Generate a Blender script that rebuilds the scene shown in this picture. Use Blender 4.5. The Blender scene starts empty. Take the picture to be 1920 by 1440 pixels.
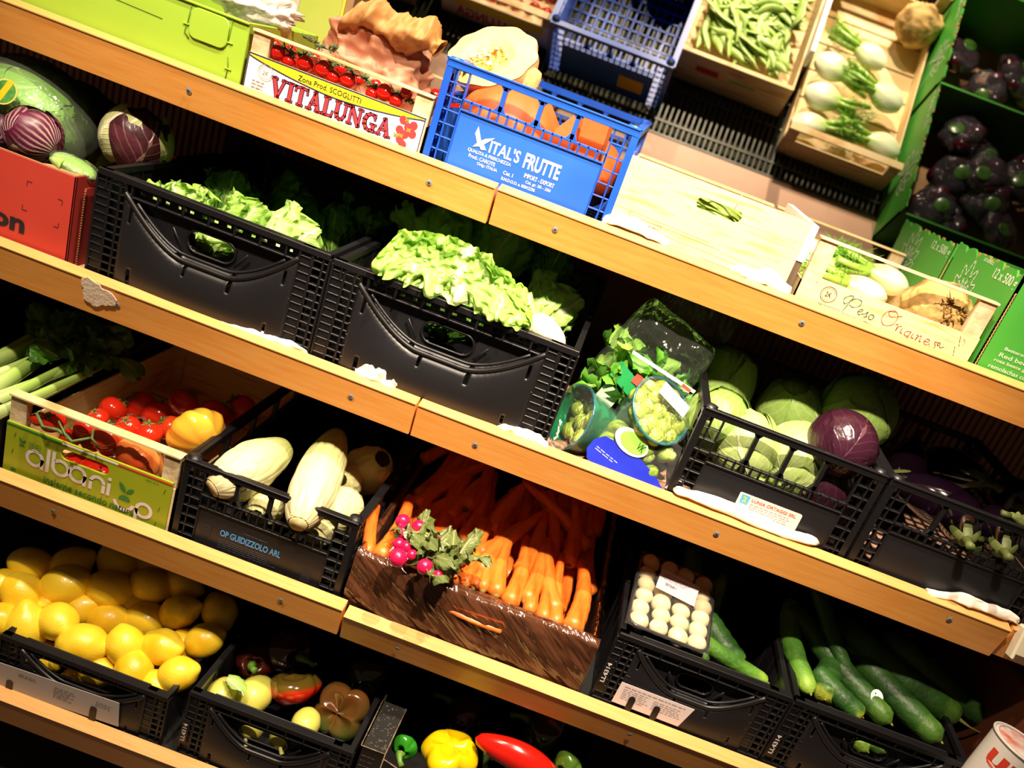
import bpy, bmesh, math, random
from mathutils import Vector, Matrix, Euler, noise
R = math.radians
PI = math.pi
sc = bpy.context.scene
col = sc.collection
random.seed(7)

# ------------------------------------------------------------------ camera
CZ = 1.5                      # height of the lens above the floor
FPX, PITCH, ROLL, U0, V0 = 1540.0, R(21.2), R(20.9), 1250.0, 330.2
cp, sp, cr, sr = math.cos(PITCH), math.sin(PITCH), math.cos(ROLL), math.sin(ROLL)
cam_d = bpy.data.cameras.new('camera'); cam = bpy.data.objects.new('camera', cam_d); col.objects.link(cam)
fwd = Vector((0, cp, -sp)); up0 = Vector((0, sp, cp)); X = Vector((1, 0, 0))
cx = X * cr + up0 * sr; cy = -X * sr + up0 * cr; cz = -fwd
m = Matrix((cx, cy, cz)).transposed().to_4x4(); m.translation = Vector((0, 0, CZ)); cam.matrix_world = m
cam_d.sensor_width = 36; cam_d.sensor_fit = 'HORIZONTAL'; cam_d.lens = FPX * 36 / 1920
cam_d.shift_x = -90.0 / 1920; cam_d.shift_y = 34.4 / 1920
cam_d.clip_start = .02
cam_d.dof.use_dof = True; cam_d.dof.focus_distance = 1.33; cam_d.dof.aperture_fstop = 2.4
sc.camera = cam

# ------------------------------------------------------------------ world, lamps, exposure
sc.view_settings.view_transform = 'Standard'; sc.view_settings.look = 'None'
sc.view_settings.exposure = 0.0; sc.view_settings.gamma = 1
sc.view_settings.use_curve_mapping = False
sc.cycles.caustics_reflective = False; sc.cycles.caustics_refractive = False
sc.cycles.max_bounces = 8; sc.cycles.transparent_max_bounces = 16
w = bpy.data.worlds.new('shop_dark'); sc.world = w; w.use_nodes = True
w.node_tree.nodes['Background'].inputs[0].default_value = (1, .72, .5, 1)
w.node_tree.nodes['Background'].inputs[1].default_value = .055

def spot(x, y, z, tx, ty, tz, power, size=95, blend=.6, colr=(1, .82, .61), rad=.028):
    d = bpy.data.lights.new('shelf_or_fill_spot', 'SPOT'); d.energy = power; d.color = colr
    d.spot_size = R(size); d.spot_blend = blend; d.shadow_soft_size = rad
    o = bpy.data.objects.new('shelf_or_fill_spot', d); col.objects.link(o)
    o.location = (x, y, z + CZ)
    o.rotation_euler = (Vector((tx, ty, tz)) - Vector((x, y, z))).to_track_quat('-Z', 'Y').to_euler()
    return o
spot(.06, .78, 1.30, .08, 1.22, -.55, 175, 80, .8)
spot(-.62, .80, 1.30, -.50, 1.24, -.60, 95, 80, .8)
spot(.12, .40, .85, .12, 1.28, -.30, 310, 60, 1.0)
spot(-.70, .45, .90, -.62, 1.25, -.34, 150, 56, 1.0)  # added fill from the front, brightens the left end of the upper rows

# ------------------------------------------------------------------ helpers: rays (only to read off sizes and positions in metres)
def ray(x, y):
    u = cr * x + sr * y; v = -sr * x + cr * y
    a = (u - U0) / FPX; b = -(v - V0) / FPX
    return Vector((a, cp + b * sp, -sp + b * cp))
def at(x, y, Y):
    d = ray(x, y); t = Y / d.y; return Vector((d.x * t, Y, d.z * t + CZ))
def onp(x, y, z0, slope=0., Yf=0.):      # on the surface z = z0 + slope*(y-Yf), z0 relative to the lens
    d = ray(x, y); t = (z0 - slope * Yf) / (d.z - slope * d.y)
    return Vector((d.x * t, d.y * t, d.z * t + CZ))

def lin(c):
    if isinstance(c, str): c = tuple(int(c[i:i + 2], 16) / 255 for i in (0, 2, 4))
    return tuple((x / 12.92 if x <= .04045 else ((x + .055) / 1.055) ** 2.4) for x in c)

# ------------------------------------------------------------------ materials
MATS = {}
class NT:
    def __init__(s, name):
        s.m = bpy.data.materials.new(name); s.m.use_nodes = True
        s.n = s.m.node_tree.nodes; s.l = s.m.node_tree.links
        s.b = s.n['Principled BSDF']
    def new(s, t, **k):
        n = s.n.new(t)
        for a, v in k.items(): setattr(n, a, v)
        return n
    def link(s, a, b): s.l.new(a, b)
def mat(name, c1=None, c2=None, scale=20., rough=.5, bump=0., bscale=None, stretch=None, spec=.5, sss=0., coat=0., metal=0., detail=4., lo=.35, hi=.65, trans=0., c3=None):
    if name in MATS: return MATS[name]
    t = NT(name); b = t.b
    c1l = lin(c1)
    b.inputs['Roughness'].default_value = rough; b.inputs['Specular IOR Level'].default_value = spec
    b.inputs['Metallic'].default_value = metal; b.inputs['Coat Weight'].default_value = coat; b.inputs['Coat Roughness'].default_value = .08
    b.inputs['Transmission Weight'].default_value = trans
    if sss:
        b.inputs['Subsurface Weight'].default_value = sss; b.inputs['Subsurface Scale'].default_value = .01
    tc = t.new('ShaderNodeTexCoord'); mp = t.new('ShaderNodeMapping'); t.link(tc.outputs['Object'], mp.inputs[0])
    if stretch: mp.inputs['Scale'].default_value = stretch
    if c2 is None:
        b.inputs['Base Color'].default_value = (*c1l, 1)
    else:
        nz = t.new('ShaderNodeTexNoise'); nz.inputs['Scale'].default_value = scale; nz.inputs['Detail'].default_value = detail
        t.link(mp.outputs[0], nz.inputs['Vector'])
        rp = t.new('ShaderNodeValToRGB'); e = rp.color_ramp.elements
        e[0].position = lo; e[1].position = hi; e[0].color = (*c1l, 1); e[1].color = (*lin(c2), 1)
        if c3:
            k = e.new(.5 * (lo + hi)); k.color = (*lin(c3), 1)
        t.link(nz.outputs['Fac'], rp.inputs[0]); t.link(rp.outputs[0], b.inputs['Base Color'])
    if bump:
        n2 = t.new('ShaderNodeTexNoise'); n2.inputs['Scale'].default_value = bscale or scale * 3; n2.inputs['Detail'].default_value = 3
        t.link(mp.outputs[0], n2.inputs['Vector'])
        bp = t.new('ShaderNodeBump'); bp.inputs['Strength'].default_value = bump; bp.inputs['Distance'].default_value = .002
        t.link(n2.outputs['Fac'], bp.inputs['Height']); t.link(bp.outputs[0], b.inputs['Normal'])
    MATS[name] = t.m; return t.m
def leafmat(name, edge, mid, vein, veinw=.10, nv=9., side=.35, base=None, rough=.38, trans=.25, sidevein=.5, mott=.25):
    """leaf: colour runs from mid (centre) to edge, a mid rib and side ribs in the vein colour; uses the UV of the leaf sheet"""
    if name in MATS: return MATS[name]
    t = NT(name); b = t.b
    uv = t.new('ShaderNodeUVMap'); sx = t.new('ShaderNodeSeparateXYZ'); t.link(uv.outputs[0], sx.inputs[0])
    def M(op, a, b_, c=None):
        n = t.new('ShaderNodeMath', operation=op)
        for i, q in enumerate((a, b_, c)):
            if q is None: continue
            if isinstance(q, (int, float)): n.inputs[i].default_value = q
            else: t.link(q, n.inputs[i])
        return n.outputs[0]
    x = M('ABSOLUTE', M('SUBTRACT', M('MULTIPLY', sx.outputs[0], 2.), 1.), 0)
    tc = t.new('ShaderNodeTexCoord'); nz = t.new('ShaderNodeTexNoise'); nz.inputs['Scale'].default_value = 28; t.link(tc.outputs['Object'], nz.inputs['Vector'])
    xn = M('ADD', x, M('MULTIPLY', M('SUBTRACT', nz.outputs['Fac'], .5), .25))
    v = sx.outputs[1]
    rib = M('SUBTRACT', 1., M('DIVIDE', xn, M('MULTIPLY', M('SUBTRACT', 1.25, v), veinw)))
    rib = M('MAXIMUM', rib, 0.)
    ph = M('MULTIPLY', M('SUBTRACT', M('MULTIPLY', v, 1.), M('MULTIPLY', x, side)), nv)
    sv = M('PINGPONG', M('ADD', ph, M('MULTIPLY', nz.outputs['Fac'], .7)), .5)
    sv = M('MAXIMUM', M('SUBTRACT', 1., M('MULTIPLY', sv, 7.)), 0.)
    sv = M('MULTIPLY', sv, M('SUBTRACT', 1.0, M('MULTIPLY', x, .75)))
    vn = M('MINIMUM', M('ADD', M('MULTIPLY', rib, 1.6), M('MULTIPLY', sv, sidevein)), 1.)
    mx = t.new('ShaderNodeMixRGB'); mx.inputs[1].default_value = (*lin(mid), 1); mx.inputs[2].default_value = (*lin(edge), 1)
    fe = M('MAXIMUM', M('POWER', M('MINIMUM', x, 1.), 2.), M('MULTIPLY', v, .9))
    fe = M('ADD', fe, M('MULTIPLY', M('SUBTRACT', nz.outputs['Fac'], .5), mott * 2)); t.link(M('MINIMUM', M('MAXIMUM', fe, 0.), 1.), mx.inputs[0])
    m2 = t.new('ShaderNodeMixRGB'); t.link(mx.outputs[0], m2.inputs[1]); m2.inputs[2].default_value = (*lin(vein), 1); t.link(vn, m2.inputs[0])
    t.link(m2.outputs[0], b.inputs['Base Color']); b.inputs['Roughness'].default_value = rough
    bp = t.new('ShaderNodeBump'); bp.inputs['Strength'].default_value = .5; bp.inputs['Distance'].default_value = .003
    n3 = t.new('ShaderNodeTexNoise'); n3.inputs['Scale'].default_value = 70; t.link(tc.outputs['Object'], n3.inputs['Vector'])
    t.link(M('ADD', n3.outputs['Fac'], vn), bp.inputs['Height']); t.link(bp.outputs[0], b.inputs['Normal'])
    if trans:
        tr = t.new('ShaderNodeBsdfTranslucent'); t.link(m2.outputs[0], tr.inputs[0]); t.link(bp.outputs[0], tr.inputs['Normal'])
        ms = t.new('ShaderNodeMixShader'); ms.inputs[0].default_value = trans
        out = t.n['Material Output']; t.link(b.outputs[0], ms.inputs[1]); t.link(tr.outputs[0], ms.inputs[2]); t.link(ms.outputs[0], out.inputs[0])
    MATS[name] = t.m; return t.m
def filmmat(name, tint='ffffff', opac=.12, rough=.12, gl=.5, colr='ffffff', bs=40):
    """thin clear wrap: see-through with sharp wrinkled shine and a little milky body"""
    if name in MATS: return MATS[name]
    t = NT(name); b = t.b
    b.inputs['Base Color'].default_value = (*lin(colr), 1); b.inputs['Roughness'].default_value = rough
    tr = t.new('ShaderNodeBsdfTransparent'); tr.inputs[0].default_value = (*lin(tint), 1)
    gs = t.new('ShaderNodeBsdfGlossy'); gs.inputs['Roughness'].default_value = rough
    fr = t.new('ShaderNodeFresnel'); fr.inputs[0].default_value = 1.5
    tc = t.new('ShaderNodeTexCoord'); nz = t.new('ShaderNodeTexNoise'); nz.inputs['Scale'].default_value = bs; nz.inputs['Distortion'].default_value = 1.5
    mp = t.new('ShaderNodeMapping'); mp.inputs['Scale'].default_value = (1, 1, .35); t.link(tc.outputs['Object'], mp.inputs[0]); t.link(mp.outputs[0], nz.inputs['Vector'])
    bp = t.new('ShaderNodeBump'); bp.inputs['Strength'].default_value = .8; bp.inputs['Distance'].default_value = .006
    t.link(nz.outputs['Fac'], bp.inputs['Height']); t.link(bp.outputs[0], gs.inputs['Normal']); t.link(bp.outputs[0], fr.inputs['Normal'])
    m1 = t.new('ShaderNodeMixShader'); m1.inputs[0].default_value = opac
    m2 = t.new('ShaderNodeMixShader')
    mu = t.new('ShaderNodeMath', operation='MULTIPLY'); mu.inputs[1].default_value = gl * 2; t.link(fr.outputs[0], mu.inputs[0]); mu.use_clamp = True
    t.link(tr.outputs[0], m1.inputs[1]); t.link(b.outputs[0], m1.inputs[2])
    t.link(mu.outputs[0], m2.inputs[0]); t.link(m1.outputs[0], m2.inputs[1]); t.link(gs.outputs[0], m2.inputs[2])
    t.link(m2.outputs[0], t.n['Material Output'].inputs[0])
    MATS[name] = t.m; return t.m
def axismat(name, stops, axis=2, size=1., rough=.45, bump=.2, bscale=60, nz_amt=.15, coat=0., spec=.5, nscale=12, sss=0.):
    """colour along the thing's own length (object coordinate / size + .5), a pattern the vegetable itself carries"""
    if name in MATS: return MATS[name]
    t = NT(name); b = t.b
    tc = t.new('ShaderNodeTexCoord'); sx = t.new('ShaderNodeSeparateXYZ'); t.link(tc.outputs['Object'], sx.inputs[0])
    nz = t.new('ShaderNodeTexNoise'); nz.inputs['Scale'].default_value = nscale; nz.inputs['Detail'].default_value = 4; t.link(tc.outputs['Object'], nz.inputs['Vector'])
    ma = t.new('ShaderNodeMath', operation='MULTIPLY_ADD'); t.link(sx.outputs[axis], ma.inputs[0]); ma.inputs[1].default_value = 1 / size; ma.inputs[2].default_value = .5 - nz_amt / 2
    mb = t.new('ShaderNodeMath', operation='MULTIPLY_ADD'); t.link(nz.outputs['Fac'], mb.inputs[0]); mb.inputs[1].default_value = nz_amt; t.link(ma.outputs[0], mb.inputs[2])
    rp = t.new('ShaderNodeValToRGB'); e = rp.color_ramp.elements
    e[0].position = stops[0][0]; e[0].color = (*lin(stops[0][1]), 1); e[1].position = stops[-1][0]; e[1].color = (*lin(stops[-1][1]), 1)
    for p, c in stops[1:-1]:
        k = e.new(p); k.color = (*lin(c), 1)
    t.link(mb.outputs[0], rp.inputs[0]); t.link(rp.outputs[0], b.inputs['Base Color'])
    b.inputs['Roughness'].default_value = rough; b.inputs['Coat Weight'].default_value = coat; b.inputs['Coat Roughness'].default_value = .06; b.inputs['Specular IOR Level'].default_value = spec
    if sss: b.inputs['Subsurface Weight'].default_value = sss; b.inputs['Subsurface Scale'].default_value = .01
    if bump:
        n2 = t.new('ShaderNodeTexNoise'); n2.inputs['Scale'].default_value = bscale; t.link(tc.outputs['Object'], n2.inputs['Vector'])
        bp = t.new('ShaderNodeBump'); bp.inputs['Strength'].default_value = bump; bp.inputs['Distance'].default_value = .002
        t.link(n2.outputs['Fac'], bp.inputs['Height']); t.link(bp.outputs[0], b.inputs['Normal'])
    MATS[name] = t.m; return t.m

BEECH = mat('beech_laminate', 'f2aa58', 'ec9c48', 9, .38, stretch=(1.2, 1, 14), detail=6, bump=.05, coat=.15)
BEECHTOP = mat('beech_laminate_edge', 'dca866', 'd29a56', 10, .45, stretch=(1.2, 20, 14), detail=5)
PLY = mat('poplar_wood', 'dcbe88', 'c89e62', 7, .7, stretch=(1.5, 1.5, 16), detail=6, bump=.12, bscale=60, c3='e4cb9a')
PLYEND = mat('rough_poplar', 'd8c09a', 'b79b70', 40, .85, bump=.4, bscale=160)
BLACK = mat('black_plastic', '0e0d10', '141316', 6, .42, spec=.5, bump=.05)
BLACKS = mat('black_plastic_plate', '1d1c20', '161518', 5, .42, spec=.5, bump=.06, bscale=25)
BLUE = mat('blue_plastic', '1c56c4', '1747b0', 8, .35, spec=.5)
BLUEP = mat('blue_plastic_plate', '2c64c8', '2458bc', 6, .38, spec=.5)
LIME = mat('lime_plastic', 'a6ca44', '9ec23c', 4, .36, spec=.45)
WHITE = mat('white_print', 'f2ecea', rough=.6)
PAPER = mat('white_paper', 'f1e7df', 'e2d4cb', 14, .8, bump=.3, bscale=60)
INK = mat('black_ink', '1c1a22', rough=.6)
NAVY = mat('navy_ink', '1d1a52', rough=.6)
YEL = mat('yellow_print', 'f0dc1e', rough=.5)
REDP = mat('red_print', 'd8343a', rough=.5)
CREAM = mat('cream_print', 'd9cdc8', rough=.5)
GREENP = mat('green_print', '2c7a34', rough=.5)
GREY = mat('grey_ink', '8c8284', rough=.7)
STEEL = mat('screw_steel', 'a8a8ae', rough=.35, metal=.3)
RIB = mat('brown_ribbed_panel', 'c4947a', 'b08468', 8, .6)
DIRT = mat('dark_tray', '23240f', '3c3d1a', 14, .8, lo=.4, hi=.7)
PINK = mat('pale_laminate', 'd6ab90', 'c99c80', 6, .55)
DARK = mat('dark_cabinet', '0d0b0a', rough=.8)
KRAFT = mat('kraft_board', 'b08a5e', '9c784e', 30, .8)

# ------------------------------------------------------------------ mesh builder
class MB:
    def __init__(s): s.v = []; s.f = []; s.m = []; s.sm = []; s.uv = []
    def add(s, vs, fs, mi=0, smooth=False, uvs=None, M=None):
        o = len(s.v)
        s.v += [tuple(M @ Vector(v)) if M else tuple(v) for v in vs]
        for f in fs:
            s.f.append(tuple(i + o for i in f)); s.m.append(mi); s.sm.append(smooth)
            s.uv.append([uvs[i] for i in f] if uvs else None)
        return s
    def box(s, x0, x1, y0, y1, z0, z1, mi=0, M=None):
        v = [(x, y, z) for z in (z0, z1) for y in (y0, y1) for x in (x0, x1)]
        return s.add(v, [(0, 2, 3, 1), (4, 5, 7, 6), (0, 1, 5, 4), (2, 6, 7, 3), (0, 4, 6, 2), (1, 3, 7, 5)], mi, M=M)
    def prism(s, pts, y0, y1, mi=0, M=None):
        """outline pts in x,z pushed from y0 to y1"""
        n = len(pts); v = [(p[0], y0, p[1]) for p in pts] + [(p[0], y1, p[1]) for p in pts]
        f = [tuple(range(n)), tuple(range(2 * n - 1, n - 1, -1))] + [(i, n + i, n + (i + 1) % n, (i + 1) % n) for i in range(n)]
        return s.add(v, f, mi, M=M)
    def flat(s, pts, y, mi=0):
        return s.add([(p[0], y, p[1]) for p in pts], [tuple(range(len(pts)))], mi)
    def holed(s, x0, x1, z0, z1, hx0, hx1, hz0, hz1, r, y0, y1, mi=0, n=6):
        """slab with a rounded hole"""
        hole = []
        for (ccx, ccz, a0) in ((hx1 - r, hz1 - r, 0), (hx0 + r, hz1 - r, 90), (hx0 + r, hz0 + r, 180), (hx1 - r, hz0 + r, 270)):
            for k in range(n + 1):
                a = R(a0 + 90 * k / n); hole.append((ccx + r * math.cos(a), ccz + r * math.sin(a)))
        q = n + 1; N = len(hole)
        corners = [(x1, z1), (x0, z1), (x0, z0), (x1, z0)]
        vs = []; fs = []
        for y in (y0, y1):
            vs += [(a, y, b) for a, b in hole] + [(a, y, b) for a, b in corners]
        B = N + 4
        for k in range(4):
            for j in range(n):
                a = k * q + j; b_ = a + 1
                fs.append((a, b_, N + k)); fs.append((B + b_, B + a, B + N + k))
            a = k * q + n; b_ = ((k + 1) % 4) * q
            fs.append((a, b_, N + (k + 1) % 4, N + k)); fs.append((B + b_, B + a, B + N + k, B + N + (k + 1) % 4))
            fs.append((N + k, N + (k + 1) % 4, B + N + (k + 1) % 4, B + N + k))
        for i in range(N):
            j = (i + 1) % N; fs.append((j, i, B + i, B + j))
        return s.add(vs, fs, mi)
    def tube(s, pts, rad, n=8, mi=0, cap=True, M=None, smooth=True, flat=1.):
        pts = [Vector(p) for p in pts]; k = len(pts)
        if not hasattr(rad, '__len__'): rad = [rad] * k
        vs = []; fs = []; up = None
        for i, p in enumerate(pts):
            t = (pts[min(i + 1, k - 1)] - pts[max(i - 1, 0)]).normalized()
            if up is None: up = Vector((0, 0, 1)) if abs(t.z) < .9 else Vector((1, 0, 0))
            sd = t.cross(up).normalized(); up = sd.cross(t).normalized()
            for j in range(n):
                a = 2 * PI * j / n
                vs.append(p + (sd * math.cos(a) + up * math.sin(a) * flat) * rad[i])
        for i in range(k - 1):
            for j in range(n):
                fs.append((i * n + j, i * n + (j + 1) % n, (i + 1) * n + (j + 1) % n, (i + 1) * n + j))
        if cap: fs.append(tuple(range(n - 1, -1, -1))); fs.append(tuple(range((k - 1) * n, k * n)))
        return s.add(vs, fs, mi, smooth, M=M)
    def surf(s, fn, nu=24, nv=16, mi=0, M=None, wrap=False, smooth=True, skip=None):
        """fn(u,v) for u,v in 0..1"""
        vs = []; uvs = []
        for j in range(nv + 1):
            for i in range(nu + (0 if wrap else 1)):
                vs.append(Vector(fn(i / nu, j / nv))); uvs.append((i / nu, j / nv))
        W = nu if wrap else nu + 1; fs = []
        for j in range(nv):
            for i in range(nu):
                if skip and skip((i + .5) / nu, (j + .5) / nv): continue
                a = j * W + i; b_ = j * W + (i + 1) % W
                fs.append((a, b_, b_ + W, a + W))
        return s.add(vs, fs, mi, smooth, uvs, M=M)
    def ball(s, r, sx=1, sy=1, sz=1, fn=None, nu=24, nv=16, c=(0, 0, 0), mi=0, M=None):
        c = Vector(c)
        def g(u, v):
            a = 2 * PI * u; b = PI * (v - .5)
            d = Vector((math.cos(b) * math.cos(a), math.cos(b) * math.sin(a), math.sin(b)))
            k = fn(d, u, v) if fn else 1.
            return c + Vector((d.x * sx, d.y * sy, d.z * sz)) * r * k
        return s.surf(g, nu, nv, mi, M, wrap=True)
    def build(s, name, mats, parent=None, bevel=0, solid=0, sub=0, loc=None, rot=None):
        me = bpy.data.meshes.new(name); me.from_pydata(s.v, [], s.f)
        if not isinstance(mats, (list, tuple)): mats = [mats]
        for q in mats: me.materials.append(q)
        me.polygons.foreach_set('material_index', s.m); me.polygons.foreach_set('use_smooth', s.sm)
        if any(u for u in s.uv):
            uvl = me.uv_layers.new(name='UVMap'); k = 0
            for f, u in zip(s.f, s.uv):
                for i in range(len(f)):
                    if u: uvl.data[k].uv = u[i]
                    k += 1
        me.update()
        o = bpy.data.objects.new(name, me); col.objects.link(o)
        if parent: o.parent = parent
        if loc is not None: o.location = loc
        if rot is not None: o.rotation_euler = rot
        if solid:
            q = o.modifiers.new('thick', 'SOLIDIFY'); q.thickness = solid; q.offset = 0
        if bevel:
            q = o.modifiers.new('edge', 'BEVEL'); q.width = bevel; q.segments = 1; q.limit_method = 'ANGLE'
        if sub:
            q = o.modifiers.new('sub', 'SUBSURF'); q.levels = sub; q.render_levels = sub
        return o

def tag(o, label=None, cat=None, group=None, kind=None):
    if label: o['label'] = label
    if cat: o['category'] = cat
    if group: o['group'] = group
    if kind: o['kind'] = kind
    return o
def thing(name, label, cat, loc=(0, 0, 0), rot=(0, 0, 0), group=None):
    o = bpy.data.objects.new(name, None); col.objects.link(o); o.location = loc; o.rotation_euler = rot; o.empty_display_size = .05
    return tag(o, label, cat, group)
def dup(o, loc=None, rot=None, label=None, group=None, scale=None, parent=None):
    c = o.copy(); col.objects.link(c)
    if parent is not None: c.parent = parent
    for ch in list(o.children): dup(ch, parent=c)
    if loc is not None: c.location = loc
    if rot is not None: c.rotation_euler = rot
    if label: c['label'] = label
    if group: c['group'] = group
    if scale is not None: c.scale = (scale,) * 3 if not hasattr(scale, '__len__') else scale
    return c
class Kind:
    """first call uses the prototype itself, later calls copy it"""
    def __init__(s, protos): s.p = protos; s.used = [False] * len(protos); s.i = 0
    def put(s, loc, rot, label, group=None, scale=1., k=None):
        i = s.i % len(s.p) if k is None else k; s.i += 1
        o = s.p[i]
        if s.used[i]: return dup(o, loc, rot, label, group, scale)
        s.used[i] = True; o.location = loc; o.rotation_euler = rot; o['label'] = label
        if group: o['group'] = group
        o.scale = (scale,) * 3 if not hasattr(scale, '__len__') else scale
        return o
    def clean(s):
        for o, u in zip(s.p, s.used):
            if not u:
                for c in list(o.children_recursive): bpy.data.objects.remove(c)
                bpy.data.objects.remove(o)
def fracn(x): return x - math.floor(x)
def nz(p, s=1., off=0.): return noise.noise(Vector(p) * s + Vector((off, off * .37, -off * .71)))
def text(parent, body, x0, x1, z0, z1, m, y=-.0008, name='printed_text', shear=0., bold=0., yaxis=None, mirror=False):
    """lettering fitted to the rectangle x0..x1, z0..z1 on the front of its parent (faces -y)"""
    cu = bpy.data.curves.new(name, 'FONT'); cu.body = body; cu.resolution_u = 3; cu.offset = bold; cu.shear = shear; cu.align_x = 'CENTER' if '\n' in body else 'LEFT'
    t = bpy.data.objects.new(name, cu); col.objects.link(t)
    dg = bpy.context.evaluated_depsgraph_get(); me = bpy.data.meshes.new_from_object(t.evaluated_get(dg))
    bpy.data.objects.remove(t); bpy.data.curves.remove(cu)
    xs = [v.co.x for v in me.vertices]; ys = [v.co.y for v in me.vertices]
    ax, bx_, ay, by = min(xs), max(xs), min(ys), max(ys)
    for v in me.vertices:
        u = (v.co.x - ax) / (bx_ - ax); q = (v.co.y - ay) / (by - ay)
        if mirror: u = 1 - u
        v.co = (x0 + (x1 - x0) * u, y, z0 + (z1 - z0) * q)
    if yaxis:                       # move onto another face: yaxis maps (x,y,z)
        for v in me.vertices: v.co = yaxis(v.co)
    me.materials.clear(); me.materials.append(m)
    o = bpy.data.objects.new(name, me); col.objects.link(o); o.parent = parent
    return o
def rr(x0, x1, z0, z1, r, n=5):
    out = []
    for (a, b, s0) in ((x1 - r, z1 - r, 0), (x0 + r, z1 - r, 90), (x0 + r, z0 + r, 180), (x1 - r, z0 + r, 270)):
        for k in range(n + 1): out.append((a + r * math.cos(R(s0 + 90 * k / n)), b + r * math.sin(R(s0 + 90 * k / n))))
    return out
def ring(mb, x, z, r, wd, y, mi=0, a0=0, a1=360, n=24, sx=1.):
    for k in range(n):
        a = R(a0 + (a1 - a0) * k / n); b = R(a0 + (a1 - a0) * (k + 1) / n)
        mb.flat([(x + sx * (r - wd / 2) * math.cos(a), z + (r - wd / 2) * math.sin(a)), (x + sx * (r - wd / 2) * math.cos(b), z + (r - wd / 2) * math.sin(b)),
                 (x + sx * (r + wd / 2) * math.cos(b), z + (r + wd / 2) * math.sin(b)), (x + sx * (r + wd / 2) * math.cos(a), z + (r + wd / 2) * math.sin(a))], y, mi)
def stroke(mb, p, q, wd, y, mi=0, ext=0.):
    a = Vector(p); b = Vector(q); d = (b - a).normalized(); n = Vector((-d.y, d.x)) * wd / 2; a = a - d * ext; b = b + d * ext
    mb.flat([tuple(a - n), tuple(b - n), tuple(b + n), tuple(a + n)], y, mi)
ORD = ['first', 'second', 'third', 'fourth', 'fifth', 'sixth', 'seventh', 'eighth', 'ninth', 'tenth', 'eleventh', 'twelfth']

# ------------------------------------------------------------------ the place: floor, back panel, shelves, mirror
def Zw(z): return z + CZ
f = MB(); f.box(-2.5, 2.5, -1.0, 2.6, -.02, 0); tag(f.build('floor', mat('floor_tiles', '4a4038', '3c342e', 5, .5)), kind='structure')
f = MB(); f.box(-2.5, 2.5, 2.45, 2.5, 0, 2.6); tag(f.build('wall_back', DARK), kind='structure')
f = MB()
x = -1.6
while x < 1.5:
    f.box(x, x + .0095, 1.885, 1.893, .02, Zw(-.262)); x += .0165
f.box(-1.6, 1.5, 1.893, 1.905, .02, Zw(-.262))
tag(f.build('ribbed_panel', RIB), 'brown vertically ribbed panel closing the back of the shelving', 'panel')

# row name, top of fascia z, y of fascia front, tilt of fascia, height, deck depth
ROWS = {1: (-.205, 1.286, 12), 2: (-.549, 1.181, 10), 3: (-.911, 1.099, 10), 4: (-1.267, 1.011, 10)}
def shelf(row, x0, x1, label, screws=(), tilt=None, dz=0., grille=False, yoff=0., deck_to=1.88):
    zt, y, tl = ROWS[row]; zt += dz; tl = tl if tilt is None else tilt; y += yoff
    t = thing('display_shelf', label, 'shelf', (0.5 * (x0 + x1), y, Zw(zt)), group='wooden fronted shelves of the vegetable display')
    ox = 0.5 * (x0 + x1)
    fb = MB()
    H, T = .062, .024
    fb.box(x0 - ox, x1 - ox, .0012, T, -H, -.0012)
    b = fb.build('fascia_board', [BEECH, BEECHTOP], t, bevel=.0012)
    b.rotation_euler = (R(tl), 0, 0)
    fe = MB(); fe.box(x0 - ox + .0005, x1 - ox - .0005, 0, T + .001, -.0014, .0005); e = fe.build('top_edge', BEECHTOP, b)
    for sx, sz in screws:
        s = MB()
        s.surf(lambda u, v: ((sx - ox) + .0048 * v * math.cos(2 * PI * u), -.0008 - .0010 * (1 - v), (sz - Zw(zt) + CZ) + .0048 * v * math.sin(2 * PI * u)), 14, 2, 0, wrap=True)
        for a in (0, PI / 2):
            s.box(-.0019, .0019, -.0021, -.0014, -.0004, .0004, 1, M=Matrix.Translation((sx - ox, 0, sz - Zw(zt) + CZ)) @ Matrix.Rotation(a + .4, 4, 'Y'))
        s.build('screw', [STEEL, INK], b)
    d = MB(); yb = deck_to - y
    if not grille:
        d.box(x0 - ox, x1 - ox, T, yb, -.016, -.010); d.build('deck', DARK if row > 2 else RIB, t)
    else:
        d.box(x0 - ox, x1 - ox, .645, .81, -.032, -.022); d.build('rear_ledge', PINK, t)
        g = MB(); xx = x0
        while xx < x1:
            g.box(xx - ox, xx - ox + .0045, T, .645, -.034, -.022); xx += .0150
        for yy in (.03, .15, .28, .42, .5, .60, .64):
            g.box(x0 - ox, x1 - ox, yy, yy + .006, -.030, -.0205)
        g.build('grille', mat('grille_wire', '46443a', '302e24', 30, .4, metal=.3), t)
        g = MB(); g.box(x0 - ox, x1 - ox, T, .81, -.052, -.048); g.build('drip_tray', DIRT, t)
    return t
S = lambda px, py, Y: (at(px, py, Y).x, at(px, py, Y).z - CZ)
shelf(1, -1.6, -.2125, 'top beech fronted shelf, section under the lime, tomato and blue crates', [S(350, 170, 1.286), S(803, 343, 1.286)], grille=True)
shelf(1, -.2085, 1.5, 'top beech fronted shelf, section under the plain wood box and green cartons', [S(1040, 432, 1.286), S(1505, 608, 1.286)], tilt=15, grille=True)
shelf(2, -1.6, -.2115, 'second shelf down, section with a torn paper patch, under the lettuce crates', [S(217, 572, 1.181), S(656, 745, 1.181)])
shelf(2, -.2085, .798, 'second shelf down, section under the sprout punnets and cabbages', [S(890, 836, 1.181), S(1344, 1003, 1.181), S(1782, 1163, 1.181)])
shelf(2, .806, 1.5, 'second shelf down, short piece at the edge with a white price box', yoff=.012)
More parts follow.
